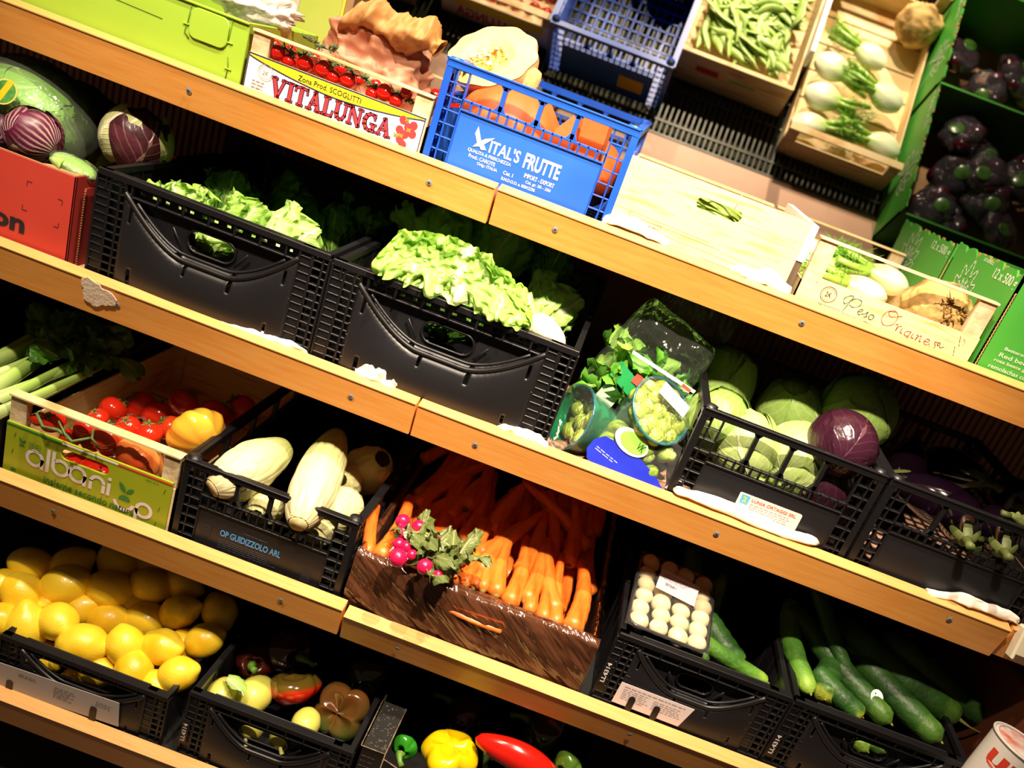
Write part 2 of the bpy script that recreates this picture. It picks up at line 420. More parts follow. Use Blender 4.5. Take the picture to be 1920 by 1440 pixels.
shelf(3, -1.6, -.2125, 'third shelf down, section under the green printed tomato crate', [S(97, 960, 1.099), S(525, 1128, 1.099)], dz=.003)
shelf(3, -.2085, 1.5, 'third shelf down, section under the carrot box', [S(742, 1222, 1.099), S(1180, 1382, 1.099)], tilt=17, dz=-.007)
shelf(4, -1.6, .25, 'lowest shelf, under the lemon and pepper crates')
# torn sticker left on the second shelf
pt = MB(); random.seed(3)
c = at(180, 552, 1.1805)
pts = []
for k in range(30):
    a = 2 * PI * k / 30; q = 1 + .18 * math.sin(3 * a + 1) + random.uniform(-.1, .1)
    pts.append((.029 * q * math.cos(a), .021 * q * math.sin(a)))
pt.prism(pts, -.0012, 0)
tag(pt.build('sticker_residue', mat('torn_paper', 'f0dcc8', 'e0c4a8', 60, .9, bump=.5, bscale=200), loc=(c.x, 1.1802 + (-.549 - (c.z - CZ)) * math.tan(R(10)), c.z), rot=(R(10), R(5), 0)), 'torn pale paper patch stuck on the second shelf front', 'sticker')

# uprights in the dark behind
for x, lb in ((-.905, 'upright brown post of the rack beyond the radicchio'), (-.66, 'brown upright post of the rack behind the tomatoes')):
    f = MB(); f.box(-.018, .018, 0, .03, 0, 1.235); tag(f.build('rack_post', mat('brown_post', '4a3020', rough=.6), loc=(x, 1.85, 0)), lb, 'post')

# tilted mirror over the back of the top shelf
N = Vector((0, math.cos(R(27)), math.sin(R(27))))
mm = NT('mirror_glass'); mm.b.inputs['Metallic'].default_value = 1; mm.b.inputs['Roughness'].default_value = .012; mm.b.inputs['Base Color'].default_value = (.80, .80, .76, 1)
f = MB(); p0 = Vector((0, 0, -.228)); p0.y = (1.78 - N.z * p0.z) / N.y
al = Vector((0, -N.z, N.y))
t = thing('tilted_mirror', 'long mirror leaning forward over the back of the top shelf', 'mirror', (0, p0.y, Zw(p0.z)))
MX = Matrix(((1, 0, 0), (0, N.y, al.y), (0, N.z, al.z))).to_4x4()
f.box(-1.7, 1.7, 0, .004, 0, .80, M=MX); f.build('mirror_sheet', mm.m, t)
f = MB(); f.box(-1.7, 1.7, .0045, .02, -.012, .82, M=MX); f.build('backing_board', DARK, t)

# ------------------------------------------------------------------ crates (local: x to the side, y into the shelf, z up, origin front bottom corner)
BZ = {1: -.226, 2: -.559, 3: -.921, 4: -1.277}       # deck surfaces
FY = {1: 1.316, 2: 1.211, 3: 1.131, 4: 1.043}        # crate fronts, just behind the fascia
def wood_crate(label, x0, w, d, h, row, hp, bottom=.0, rail=.014, name='wooden_crate', backrail=0., dx=0.):
    t = thing(name, label, 'crate', (x0, FY[row], Zw(BZ[row])))
    pw = .028
    for i, (px, py) in enumerate(((0, 0), (w - pw, 0), (0, d - .018), (w - pw, d - .018))):
        f = MB(); hh = h - (backrail if i > 1 else 0)
        f.box(px, px + pw, py + .004, py + .018, 0, hh - .004); f.build('corner_post', PLYEND, t, bevel=.0006)
    if hp < h - .02:
        for nm, yy, zz in (('front_rail', 0.0, h), ('back_rail', d - .018, h - backrail)):
            f = MB(); f.box(-.001, w + .001, yy, yy + .020, zz - .004, zz); f.build('top_rail', PLY, t, bevel=.0006)
    for nm, yy in (('front_board', 0), ('back_board', d - .004)):
        f = MB(); f.box(0, w, yy, yy + .0035, bottom, hp); f.build(nm, PLY, t, bevel=.0005)
    for xx in (0, w - .004):
        f = MB(); f.box(xx, xx + .004, .003, d - .003, bottom, max(hp - .012, .03)); f.build('side_board', PLY, t, bevel=.0005)
    f = MB()
    for k in range(6): f.box(.002, w - .002, d * k / 6 + .002, d * (k + 1) / 6 - .004, 0, .004)
    f.build('base_board', PLY, t)
    return t
def lattice_crate(label, x0, w, d, h, row, M1=BLACK, M2=BLACKS, name='plastic_crate', nwin=4, plate=True, rot=0, yoff=0., fm=.64, fl=.49):
    t = thing(name, label, 'crate', (x0, FY[row] + yoff, Zw(BZ[row])), (0, 0, rot))
    zt, zm, zl = h - .012, h * fm, h * fl
    cw = w * .12
    def panel(W, end):
        f = MB()
        f.box(0, W, -.002, .010, zt, h)                       # rim
        f.box(0, W, -.004, .002, h - .002, h + .001)
        f.box(cw, W - cw, 0, .008, zm - .004, zm)
        f.box(cw, W - cw, 0, .008, zl - .003, zl)
        for s_ in (0, 1):                                     # corner grids, two bays wide
            a = 0 if s_ == 0 else W - cw
            for q in (0, .5, 1): f.box(a + q * cw - .0012, a + q * cw + .0012, 0, .010, 0, zt)
            k = 0; nr = 8
            while k <= nr:
                z = zt * k / nr; f.box(a, a + cw, 0, .010, z - .0010, z + .0010); k += 1
        for k in range(1, nwin):                              # window uprights
            xx = cw + (W - 2 * cw) * k / nwin
            f.box(xx - .0035, xx + .0035, 0, .009, zm, zt)
            f.prism([(xx - .009, zm), (xx + .009, zm), (xx + .0035, zm + .009), (xx - .0035, zm + .009)], 0, .008)
            f.prism([(xx - .0035, zt - .006), (xx + .0035, zt - .006), (xx + .008, zt), (xx - .008, zt)], 0, .008)
        nb = nwin * 4
        for k in range(nb + 1):
            xx = cw + (W - 2 * cw) * k / nb
            f.box(xx - .0016, xx + .0016, 0, .007, zl, zm)
        return f
    panel(w, 1).build('front_panel', M1, t, bevel=.0006)
    b = panel(w, 1).build('back_panel', M1, t); b.location = (w, d, 0); b.rotation_euler = (0, 0, PI)
    for q in (0, 1):
        s_ = panel(d, 0).build('side_panel', M1, t); s_.rotation_euler = (0, 0, R(-90 if q == 0 else 90)); s_.location = (0, d, 0) if q == 0 else (w, 0, 0)
    p = MB(); p.box(cw, w - cw, .003, .0055, 0.004, zl); pl = p.build('front_plate', M2, t)
    p = MB(); p.box(cw, w - cw, d - .0055, d - .003, 0.004, zl); p.build('back_plate', M2, t)
    for xx in (.003, w - .0055): p = MB(); p.box(xx, xx + .0025, .04, d - .04, .004, zl * .9); p.build('side_plate', M2, t)
    f = MB()
    for k in range(14): f.box(.002 + (w - .008) * k / 13, .006 + (w - .008) * k / 13, .002, d - .002, 0, .003)
    for k in range(18): f.box(.002, w - .002, .002 + (d - .008) * k / 17, .006 + (d - .008) * k / 17, 0, .003)
    f.build('base', M1, t)
    for (a, b_) in ((.010, .010), (w - .010, .010), (.010, d - .010), (w - .010, d - .010)):
        f = MB(); f.tube([(a, b_, h - .02), (a, b_, h + .003)], .0105, 16); f.tube([(a, b_, h + .0031), (a, b_, h + .0033)], .007, 12, mi=1)
        f.build('corner_cap', [M1, INK], t)
    return t
def fold_crate(label, x0, w, d, h, row, name='folding_crate', code=None, bulge=1., rim_l=True, yoff=0., sticker=None, hx=(.36, .64)):
    """folding crate: ladder corners, a slotted rim, a bow under the hand hole, a smooth bulged plate"""
    t = thing(name, label, 'crate', (x0, FY[row] + yoff, Zw(BZ[row])))
    cw = min(.048, w * .13)
    def bow(u):                                                # height of the bow over the panel width (0..1)
        q = abs(u - .5) * 2
        return h * (.47 + .40 * max(0, (q - .25) / .75) ** 1.6)
    x_a, x_b = cw, w - cw
    hole = (x_a + (x_b - x_a) * hx[0], x_a + (x_b - x_a) * hx[1], h * .56, h * .76)
    def in_hole(x, z):
        a, b_, c, e = hole; r = (e - c) / 2
        if not (c < z < e and a < x < b_): return False
        if x < a + r: return (x - a - r) ** 2 + (z - c - r) ** 2 < r * r
        if x > b_ - r: return (x - b_ + r) ** 2 + (z - c - r) ** 2 < r * r
        return True
    def skip(u, v):
        x = x_a + (x_b - x_a) * u; z = h * v
        if in_hole(x, z): return True
        if .865 < v < .90 and fracn(u * 14 + .2) < .33: return True
        for c, z0, z1 in ((.40, .36, .44), (.66, .36, .44), (.05, .62, .74), (.95, .60, .72), (.09, .08, .22), (.90, .10, .2)):
            if abs(u - c) < .011 and z0 < v < z1: return True
        if (u < .02 or u > .975) and fracn(v * 10) < .0: return True
        return False
    def surfp(u, v):
        x = x_a + (x_b - x_a) * u; z = h * v; b_ = bow(u)
        k = max(0, min(1, (b_ - z) / (.05 * h) + .2))
        y = .013 - .013 * k
        if z < b_: y -= .010 * bulge * math.sin(PI * min(1, max(0, z / b_))) ** .5 * math.sin(PI * u) ** .4
        return (x, y, z)
    def front(back=False):
        f = MB(); f.surf(surfp, 120, 40, 0, skip=skip)
        return f
    def frame():
        f = MB()
        f.box(0, w, -.002, .012, h - .010, h)                   # rim
        for k in range(9): f.box(w * (k + .3) / 9, w * (k + .38) / 9, -.0005, .012, h * .84, h - .008)
        f.box(cw, w - cw, .0, .010, h * .835, h * .85)
        f.box(0, w, -.001, .012, 0, .010); f.box(cw, w - cw, -.002, .010, .014, .019)
        for a in (0, w - cw):
            for q in (.0, .45, .8, 1.): f.box(a + q * cw - .0018, a + q * cw + .0018, 0 if q else -.001, .012, 0, h - .008)
            f.box(a, a + cw * .42, .002, .012, 0, h)
            nr = max(7, int(h / .0125))
            for k in range(nr): f.box(a, a + cw, .0005, .010, h * (k + .5) / nr, h * (k + .5) / nr + .0024)
        for s_ in (0, 1):                                       # short fins beside the ladders
            for k in range(4):
                z = h * (.16 + .11 * k); a = cw - .001 if s_ == 0 else w - cw - .020 - .004 * (3 - k); f.box(a, a + .020 + .004 * (3 - k if s_ else k) * .5, -.003, .004, z, z + .0016)
        pts = [(x_a + (x_b - x_a) * k / 28, -.001, bow(k / 28)) for k in range(29)]
        f.tube(pts, .0042, 8); f.tube([(p[0], .001, p[2] + .010) for p in pts[2:-2]], .0028, 6); f.tube([(p[0], -.0005, p[2] - .004) for p in pts], .002, 6)
        a, b_, c, e = hole; r = (e - c) / 2
        loop = [(p[0], .010, p[1]) for p in rr(a, b_, c, e, r * .98, 6)]; f.tube(loop + [loop[0]], .0022, 6, cap=False)
        for sx in (-1, 1):                                      # brace between bow and hand hole
            mx = (a + b_) / 2; f.tube([(mx + sx * (b_ - a) * .55, .004, h * .57), (mx + sx * (b_ - a) * .78, .004, h * .72)], .002, 6)
            f.tube([(mx + sx * (b_ - a) * .60, .002, bow(.5) + .004), (mx + sx * (b_ - a) * .60, .010, bow(.5) + .004)], .005, 10)
        for k in range(4):                                      # bottom tongues
            xx = x_a + (x_b - x_a) * (.20 + .21 * k); f.tube([(xx - .007, -.001, .014), (xx - .007, -.003, h * .17), (xx, -.003, h * .20), (xx + .007, -.003, h * .17), (xx + .007, -.001, .014)], .0016, 6)
            f.box(xx - .006, xx + .006, -.001, .003, .012, h * .17)
        return f
    front().build('front_panel', BLACKS, t, solid=.0018)
    frame().build('front_frame', BLACK, t, bevel=.0005)
    b = front().build('back_panel', BLACKS, t, solid=.0018); b.location = (w, d, 0); b.rotation_euler = (0, 0, PI)
    b = frame().build('back_frame', BLACK, t); b.location = (w, d, 0); b.rotation_euler = (0, 0, PI)
    for q in (0, 1):
        f = MB(); a = 0 if q == 0 else w - .010
        f.box(a + .003, a + .006, .008, d - .008, 0, h - .012); f.box(a, a + .010, .006, d - .006, h - .012, h - .0015)
        for k in range(8):
            yy = d * (k + .5) / 8; f.box(a + .001, a + .009, yy - .0015, yy + .0015, .0, h - .01)
        f.box(a + .001, a + .009, d * .38, d * .62, h - .005, h + .0035)
        f.build('side_panel', BLACK, t, bevel=.0005)
    f = MB(); f.box(.002, w - .002, .002, d - .002, 0, .003); f.build('base', BLACK, t)
    return t

def thinlines(mb, x0, x1, z0, dz, n, y, mi=0, h=.0012, seed=1, zig=.2):
    rnd = random.Random(seed)
    for k in range(n):
        x = x0; z = z0 - dz * k; xe = x0 + (x1 - x0) * (1 - rnd.random() * zig)
        while x < xe:
            l = rnd.uniform(.004, .011); mb.flat([(x, z), (min(x + l, xe), z), (min(x + l, xe), z + h), (x, z + h)], y, mi); x += l + .0018

SERIF = {   # thick/thin strokes on a unit-high letter: (x0,z0,x1,z1,width)
 'V': (1.0, [(.10, 1, .50, 0, .20), (.50, .02, .86, 1, .10), (-.02, .97, .32, .97, .07), (.70, .97, 1.0, .97, .07)]),
 'I': (.5, [(.25, 0, .25, 1, .19), (.06, .97, .44, .97, .07), (.06, .03, .44, .03, .07)]),
 'T': (.85, [(.42, 0, .42, 1, .19), (.02, .96, .83, .96, .09), (.04, .98, .0, .72, .06), (.80, .98, .85, .72, .06), (.24, .03, .60, .03, .07)]),
 'A': (.95, [(.12, 0, .46, 1, .10), (.42, 1, .80, 0, .20), (.22, .34, .68, .34, .08), (-.04, .03, .28, .03, .07), (.62, .03, .98, .03, .07)]),
 'L': (.75, [(.22, 0, .22, 1, .19), (.04, .97, .42, .97, .07), (.04, .04, .70, .04, .09), (.70, .02, .74, .32, .06)]),
 'U': (.9, [(.18, .30, .18, 1, .19), (.76, .30, .76, 1, .10), (.02, .97, .34, .97, .07), (.62, .97, .90, .97, .07), (.18, .34, .26, .12, .18), (.24, .14, .44, .05, .13), (.42, .05, .64, .09, .11), (.62, .08, .76, .34, .11)]),
 'N': (.95, [(.14, 0, .14, 1, .10), (.14, 1, .80, .02, .20), (.80, 0, .80, 1, .10), (-.02, .97, .24, .97, .07), (0, .03, .30, .03, .07), (.66, .97, .95, .97, .07)]),
 'G': (.95, [(.80, .82, .64, .95, .10), (.66, .95, .42, .97, .10), (.44, .96, .22, .82, .14), (.24, .84, .12, .56, .19), (.13, .60, .16, .30, .19), (.14, .34, .34, .08, .17), (.30, .09, .56, .03, .12), (.54, .03, .80, .14, .11), (.78, 0, .78, .42, .17), (.58, .42, .96, .42, .07), (.82, .98, .82, .70, .05)])}
def serif_text(parent, word, x0, x1, z0a, z1a, z0b, z1b, mf, mo, y=-.0012, out=.12):
    tot = sum(SERIF[c][0] for c in word) + .10 * (len(word) - 1)
    f = MB(); g = MB(); cx_ = 0
    for c in word:
        wd, st = SERIF[c]
        k = cx_ / tot; za = z0a + (z0b - z0a) * k; zb = z1a + (z1b - z1a) * k; H = zb - za; sx = (x1 - x0) / tot
        for (a, b_, c_, d_, q) in st:
            p = (x0 + (cx_ + a) * sx, za + b_ * H); r_ = (x0 + (cx_ + c_) * sx, za + d_ * H)
            stroke(f, p, r_, q * H * .92, y, 0, ext=.02 * H); stroke(g, p, r_, (q * .92 + out) * H, y + .0005, 0, ext=(.02 + out / 2) * H)
        cx_ += wd + .10
    g.build('lettering_outline', mo, parent); return f.build('printed_lettering', mf, parent)
def ramp(u): return u * u * (3 - 2 * u)

# ---- top shelf, from the lime crate to the green cartons
h1 = lambda z: z - BZ[1]
t = wood_crate('wooden crate of cherry tomatoes with a white and yellow printed front', -.648, .298, .50, h1(-.112), 1, h1(-.147))
fb = [c for c in t.children if c.name.startswith('front_board')][0]
f = MB(); W_, H_ = .296, h1(-.147)
f.box(.001, W_, -.0006, -.0001, .0, H_)
lb = f.build('printed_label', WHITE, fb)
f = MB()
f.box(.001, W_, -.0010, -.0006, H_ - .0022, H_); f.box(.001, .0025, -.0010, -.0006, 0, H_); f.box(W_ - .0015, W_, -.0010, -.0006, 0, H_)
n = 40
def lowc(u): return H_ - .0035 - .0165 * math.sin(PI * min(1, u * 1.02)) ** .8 * (1 - .25 * abs(u - .5))
for k in range(n):
    u0, u1 = k / n, (k + 1) / n; f.flat([(.002 + .293 * u0, lowc(u0) - .0018), (.002 + .293 * u1, lowc(u1) - .0018), (.002 + .293 * u1, lowc(u1)), (.002 + .293 * u0, lowc(u0))], -.0012)
f.build('printed_border', NAVY, lb)
f = MB()
for k in range(n):
    u0, u1 = k / n, (k + 1) / n; f.flat([(.002 + .293 * u0, lowc(u0)), (.002 + .293 * u1, lowc(u1)), (.002 + .293 * u1, H_ - .0024), (.002 + .293 * u0, H_ - .0024)], -.0009)
f.build('yellow_band', YEL, lb)
text(lb, 'Zona Prod. SCOGLITTI', .085, .190, H_ - .0150, H_ - .0065, INK, y=-.0013, bold=.01)
serif_text(lb, 'VITALUNGA', .046, .246, .0275, .0555, .0305, .0565, REDP, NAVY)
f = MB(); ring(f, .033, H_ - .022, .0125, .0008, -.0013, 0, n=28); ring(f, .033, H_ - .022, .0095, .0006, -.0013, 0, n=28)
thinlines(f, .014, .036, H_ - .040, .005, 5, -.0012, h=.0018, seed=4); thinlines(f, .04, .24, H_ - .072, .006, 2, -.0012, h=.0016, seed=9)
f.build('printed_stamp', GREY, lb)
text(lb, '2K', .028, .038, H_ - .026, H_ - .019, GREY, y=-.0014)
f = MB(); rd = random.Random(2)
for (a, b_) in ((.262, -.014), (.272, -.022), (.280, -.017), (.260, -.030), (.270, -.034), (.264, -.044), (.278, -.028), (.270, -.050), (.281, -.030)):
    f.flat([(a + .0065 * math.cos(q * PI / 8), H_ + b_ + .0065 * math.sin(q * PI / 8)) for q in range(16)], -.0014 - rd.random() * .0002, 0)
for (a, b_) in ((.256, -.040), (.268, -.012), (.274, -.026), (.264, -.038)):
    f.flat([(a + .006 * math.cos(q * PI / 4) * (1 if q % 2 else .4), H_ + b_ + .005 * math.sin(q * PI / 4) * (1 if q % 2 else .4)) for q in range(8)], -.0018, 1)
f.build('printed_tomatoes', [REDP, mat('olive_print', '7a7a2a', rough=.6)], lb)
bb = [c for c in t.children if c.name.startswith('back_board')][0]      # its back carries the same print, seen in the mirror
f = MB(); f.box(.001, W_, .5002, .5006, .0, H_); lb = f.build('back_label', WHITE, bb)
f = MB(); f.box(.03, W_ - .02, .5007, .5010, H_ - .030, H_ - .004); f.build('yellow_band', YEL, lb)
text(lb, 'VITALUNGA', .30 - .26, .30 - .06, .012, .045, REDP, y=.5009, bold=.03, mirror=True)

# blue crate
t = lattice_crate('blue plastic crate of pumpkin pieces with white lettering on its front', -.343, .311, .55, h1(-.050), 1, BLUE, BLUEP, nwin=4, fm=.72, fl=.635)
pl = [c for c in t.children if c.name.startswith('front_plate')][0]
text(pl, "ITAL'S", .098, .148, .064, .084, CREAM, y=.0024, bold=.02); text(pl, 'FRUTTE', .156, .215, .061, .085, CREAM, y=.0024, bold=.03)
f = MB(); f.prism([(.072, .064), (.082, .068), (.086, .064), (.094, .066), (.088, .073), (.102, .088), (.088, .082), (.082, .077), (.072, .096), (.070, .084), (.077, .072)], .0020, .0026)
f.build('printed_bird', CREAM, pl)
for s_, a, b_, c, d_ in (('QUALITA & FRESCHEZZA', .066, .138, .055, .061), ('Prod.: CAROTE', .070, .114, .047, .053), ('Orig.: ITALIA', .086, .120, .039, .045), ('Cat. I', .130, .146, .041, .047), ('IMPORT - EXPORT', .163, .213, .048, .055),
                         ('Cal. gr. 50 - 250', .168, .210, .039, .045), ('B.N.D.O.O. n. 00012298', .130, .186, .032, .037)):
    text(pl, s_, a, b_, c, d_, CREAM, y=.0024, bold=.015)
bp_ = [c for c in t.children if c.name.startswith('back_plate')][0]
f = MB(); f.box(.19, .255, .5472, .5478, .03, .075); f.build('yellow_sticker', mat('ochre_label', 'e0b020', rough=.5), bp_)

# plain wood box of flat beans
t = thing('wooden_box', 'plain pale wooden box with a hand hole, full of flat green beans', 'box', (-.031, FY[1], Zw(BZ[1])))
w_, h_ = .296, h1(-.088)
f = MB(); f.holed(0, w_, .0, h_, .118, .192, h_ - .040, h_ - .021, .0094, 0, .005); fb = f.build('front_board', PLY, t, bevel=.0005)
f = MB(); f.box(0, w_, .435, .440, 0, h_ - .022); bk = f.build('back_board', PLY, t)
f = MB(); f.box(.05, .11, .4402, .4406, .055, .075); f.build('red_sticker', mat('red_label', 'b8202a', rough=.6), bk)
f = MB(); f.box(.14, .21, .4402, .4405, .058, .068); f.build('slot_mark', mat('bean_green_patch', '9ab86a', rough=.6), bk)
for xx in (0, w_ - .005):
    f = MB(); f.add([(xx, .005, 0), (xx + .005, .005, 0), (xx + .005, .435, 0), (xx, .435, 0), (xx, .005, h_ - .003), (xx + .005, .005, h_ - .003), (xx + .005, .435, h_ - .026), (xx, .435, h_ - .026)],
                    [(0, 3, 2, 1), (4, 5, 6, 7), (0, 1, 5, 4), (2, 3, 7, 6), (0, 4, 7, 3), (1, 2, 6, 5)]); f.build('side_board', PLY, t)
f = MB(); f.box(.005, w_ - .005, .005, .435, 0, .005); f.build('base_board', PLY, t)
f = MB(); f.box(.002, w_ - .002, .432, .444, h_ - .026, h_ - .021); f.build('top_rail', PLY, t, bevel=.0005)
f = MB()
for k, (a, b_) in enumerate(((0, .06), (.02, .055), (.09, .042), (.16, .030))): stroke(f, (a, b_), (min(.29, a + .16), b_ - .004), .0007, -.0004)
f.build('grain_line', mat('grain_brown', 'c98f58', rough=.7), fb)
f = MB()
for p, q in (((.048, .052), (.082, .052)), ((.048, .034), (.082, .034)), ((.048, .034), (.048, .052)), ((.082, .034), (.082, .052)), ((.056, .036), (.056, .050))): stroke(f, p, q, .0007, -.0006)
thinlines(f, .058, .080, .046, .004, 3, -.0006, h=.0014, seed=3)
f.build('printed_mark', mat('brown_ink', '9a6a44', rough=.7), fb)
text(fb, 'PRODUCT', .0, .030, .0, .004, mat('brown_ink', '9a6a44', rough=.7), name='printed_text', yaxis=lambda c: Vector((.030 - c.z, c.y - .0002, .030 + c.x)))
f = MB()
for a, b_ in ((.012, .118), (.280, .100), (.278, .045), (.012, .02)): stroke(f, (a, b_), (a + .003, b_ + .010), .0009, -.0008)
f.tube([(.176, -.001, h_ - .022), (.178, -.002, h_ + .003), (.179, .002, h_ + .002)], .0006, 5)
f.build('staple', STEEL, fb)

# crate with cursive print
t = wood_crate('pale wooden crate with red and green cursive lettering, holding fennel and celeriac', .287, .292, .54, h1(-.100), 1, h1(-.160), backrail=.014)
fb = [c for c in t.children if c.name.startswith('front_board')][0]
GRN2 = mat('dark_green_ink', '2f6b4a', rough=.7); REDI = mat('coral_ink', 'e0604a', rough=.7)
def script(parts, m, y=-.0006, wd=.0011):
    f = MB()
    for pts in parts:
        q = []
        for i in range(len(pts) - 1):
            for k in range(5):
                u = k / 5; p0_ = pts[max(i - 1, 0)]; p1 = pts[i]; p2 = pts[i + 1]; p3 = pts[min(i + 2, len(pts) - 1)]
                q.append(tuple(.5 * (2 * p1[j] + (p2[j] - p0_[j]) * u + (2 * p0_[j] - 5 * p1[j] + 4 * p2[j] - p3[j]) * u * u + (3 * p1[j] - p0_[j] - 3 * p2[j] + p3[j]) * u ** 3) for j in (0, 1)))
        q.append(pts[-1])
        for i in range(len(q) - 1): stroke(f, q[i], q[i + 1], wd * (.6 + .7 * abs(math.sin(i * .6))), y, 0, ext=.0003)
    return f.build('cursive_lettering', m, fb)
hh = .066
def L(x, z, pts, s=.012): return [(x + a * s, z + b_ * s) for a, b_ in pts]
script([L(.075, .046, [(.3, -1.6), (.7, 0), (.9, 1.2), (.2, 1.0), (-.3, .3), (.2, -.3), (1.2, .9), (2.3, 1.0), (2.4, .2), (1.5, -.4), (.9, -.2)], .010),
        L(.100, .035, [(0, .5), (.7, .7), (.8, 1.1), (.3, 1.0), (.1, .3), (.6, 0), (1.2, .5)], .008), L(.110, .035, [(0, .2), (.7, 1.1), (.6, .4), (.8, .1), (.3, -.1)], .008),
        L(.119, .034, [(.8, 1.0), (.2, .9), (.1, .2), (.7, 0), (1.0, .7), (.7, 1.0)], .008)], GRN2)
script([L(.140, .036, [(1.2, 1.9), (.2, 1.6), (-.1, .5), (.6, -.2), (1.6, .3), (1.7, 1.5), (1.0, 2.0), (.4, 1.6), (.9, 1.1), (2.2, 1.7)], .012),
        L(.163, .032, [(0, .9), (.4, 1.1), (.5, .0), (.6, .7), (1.1, 1.1)], .009), L(.174, .031, [(.2, 1.0), (.1, .1), (.5, .1)], .009),
        L(.182, .029, [(.8, 1.1), (.1, .8), (.1, .2), (.7, .2), (.9, 1.1), (.7, -1.2), (.1, -1.4), (.1, -.8), (.9, 0)], .009), L(.194, .030, [(.1, .9), (.0, .1), (.5, .1)], .009),
        L(.200, .029, [(.0, .9), (.3, .9), (.2, .0), (.4, .7), (.9, 1.0), (.9, .1), (1.2, .1)], .009), L(.215, .028, [(0, .5), (.7, .6), (.8, 1.0), (.3, 1.0), (.1, .3), (.6, 0), (1.1, .4)], .009),
        L(.228, .027, [(.9, 1.1), (.3, 1.0), (.7, .4), (.4, -.1), (-.2, .1)], .010)], REDI)
f = MB(); ring(f, .047, .047, .0125, .0009, -.0007, n=26); ring(f, .047, .047, .0100, .0005, -.0007, n=26, a0=20, a1=300)
stroke(f, (.115, .028), (.170, .024), .0011, -.0008); thinlines(f, .115, .165, .018, .004, 1, -.0007, h=.0010); stroke(f, (.232, .022), (.246, .020), .0014, -.0008)
for k in range(9): stroke(f, (.262 + .002 * (k % 3), .060 - .006 * k), (.264 + .002 * (k % 3), .056 - .006 * k), .0008, -.0008)
for p in (L(.236, .030, [(0, 1), (.3, 1.6), (.7, 1.2), (.3, .5), (0, 1)], .006), L(.240, .028, [(0, 1), (.6, .6), (1.2, 1.2)], .006)):
    for i in range(len(p) - 1): stroke(f, p[i], p[i + 1], .0009, -.0008)
f.build('printed_stamp', INK, fb)
text(fb, '2K', .042, .052, .043, .051, INK, bold=.01); text(fb, 'PRODOTTO', .038, .074, .026, .031, GRN2); text(fb, 'ORTO ITALIA', .078, .112, .024, .029, REDI)
f = MB(); stroke(f, (.175, .014), (.212, .010), .0012, -.0008); f.build('green_underline', GRN2, fb)
f = MB()
for a, b_ in ((.024, .058), (.272, .056)): stroke(f, (a, b_), (a + .001, b_ - .009), .0009, -.0009); stroke(f, (a, b_), (a - .004, b_ + .002), .0009, -.0009)
f.build('staple', STEEL, fb)

# lime plastic box
t = thing('plastic_box', 'bright lime green folding plastic box with a latch tab, beside the tomato crate', 'box', (-1.052, FY[1], Zw(BZ[1])))
w_, h_, d_ = .398, h1(-.107), .26
f = MB(); f.box(0, w_, 0, .004, 0, h_); f.box(0, w_, -.004, .006, h_ - .004, h_); fp = f.build('front_panel', LIME, t, bevel=.0012)
f = MB(); f.prism(rr(.305, .368, h_ - .052, h_ - .006, .012), -.004, -.0005); tb = f.build('latch_tab', LIME, fp, bevel=.001)
gl = mat('lime_shadow_gap', '55700f', rough=.6)
f = MB()
def curve(pts, r=.0009):
    f.tube([(a, -.0006, b_) for a, b_ in pts], r, 6)
curve([(.303, h_), (.301, h_ - .03), (.298, h_ - .048), (.306, h_ - .055)]); curve([(.371, h_ - .002), (.369, h_ - .04), (.363, h_ - .052), (.340, h_ - .0545), (.316, h_ - .052)])
curve([(.373, h_ - .060), (.376, h_ - .075), (.374, .0)]); curve([(.10, h_ - .01), (.12, h_ - .03), (.17, h_ - .038), (.26, h_ - .041)], .0004)
f.build('panel_groove', gl, fp)
f = MB(); f.box(.294, .304, -.002, 0, h_ - .036, h_ - .034); f.box(.366, .377, -.002, 0, h_ - .040, h_ - .038); f.box(.371, .382, -.002, 0, h_ - .078, h_ - .076); f.build('hinge_pin', LIME, fp)
for xx in (0, w_ - .006):
    f = MB(); f.box(xx, xx + .006, .004, d_, 0, h_); f.build('side_panel', LIME, t, bevel=.001)
f = MB(); f.box(0, w_, d_ - .005, d_, 0, h_); f.build('back_panel', LIME, t, bevel=.001)
f = MB(); f.box(0, w_, .004, d_, 0, .004); f.build('base', LIME, t)

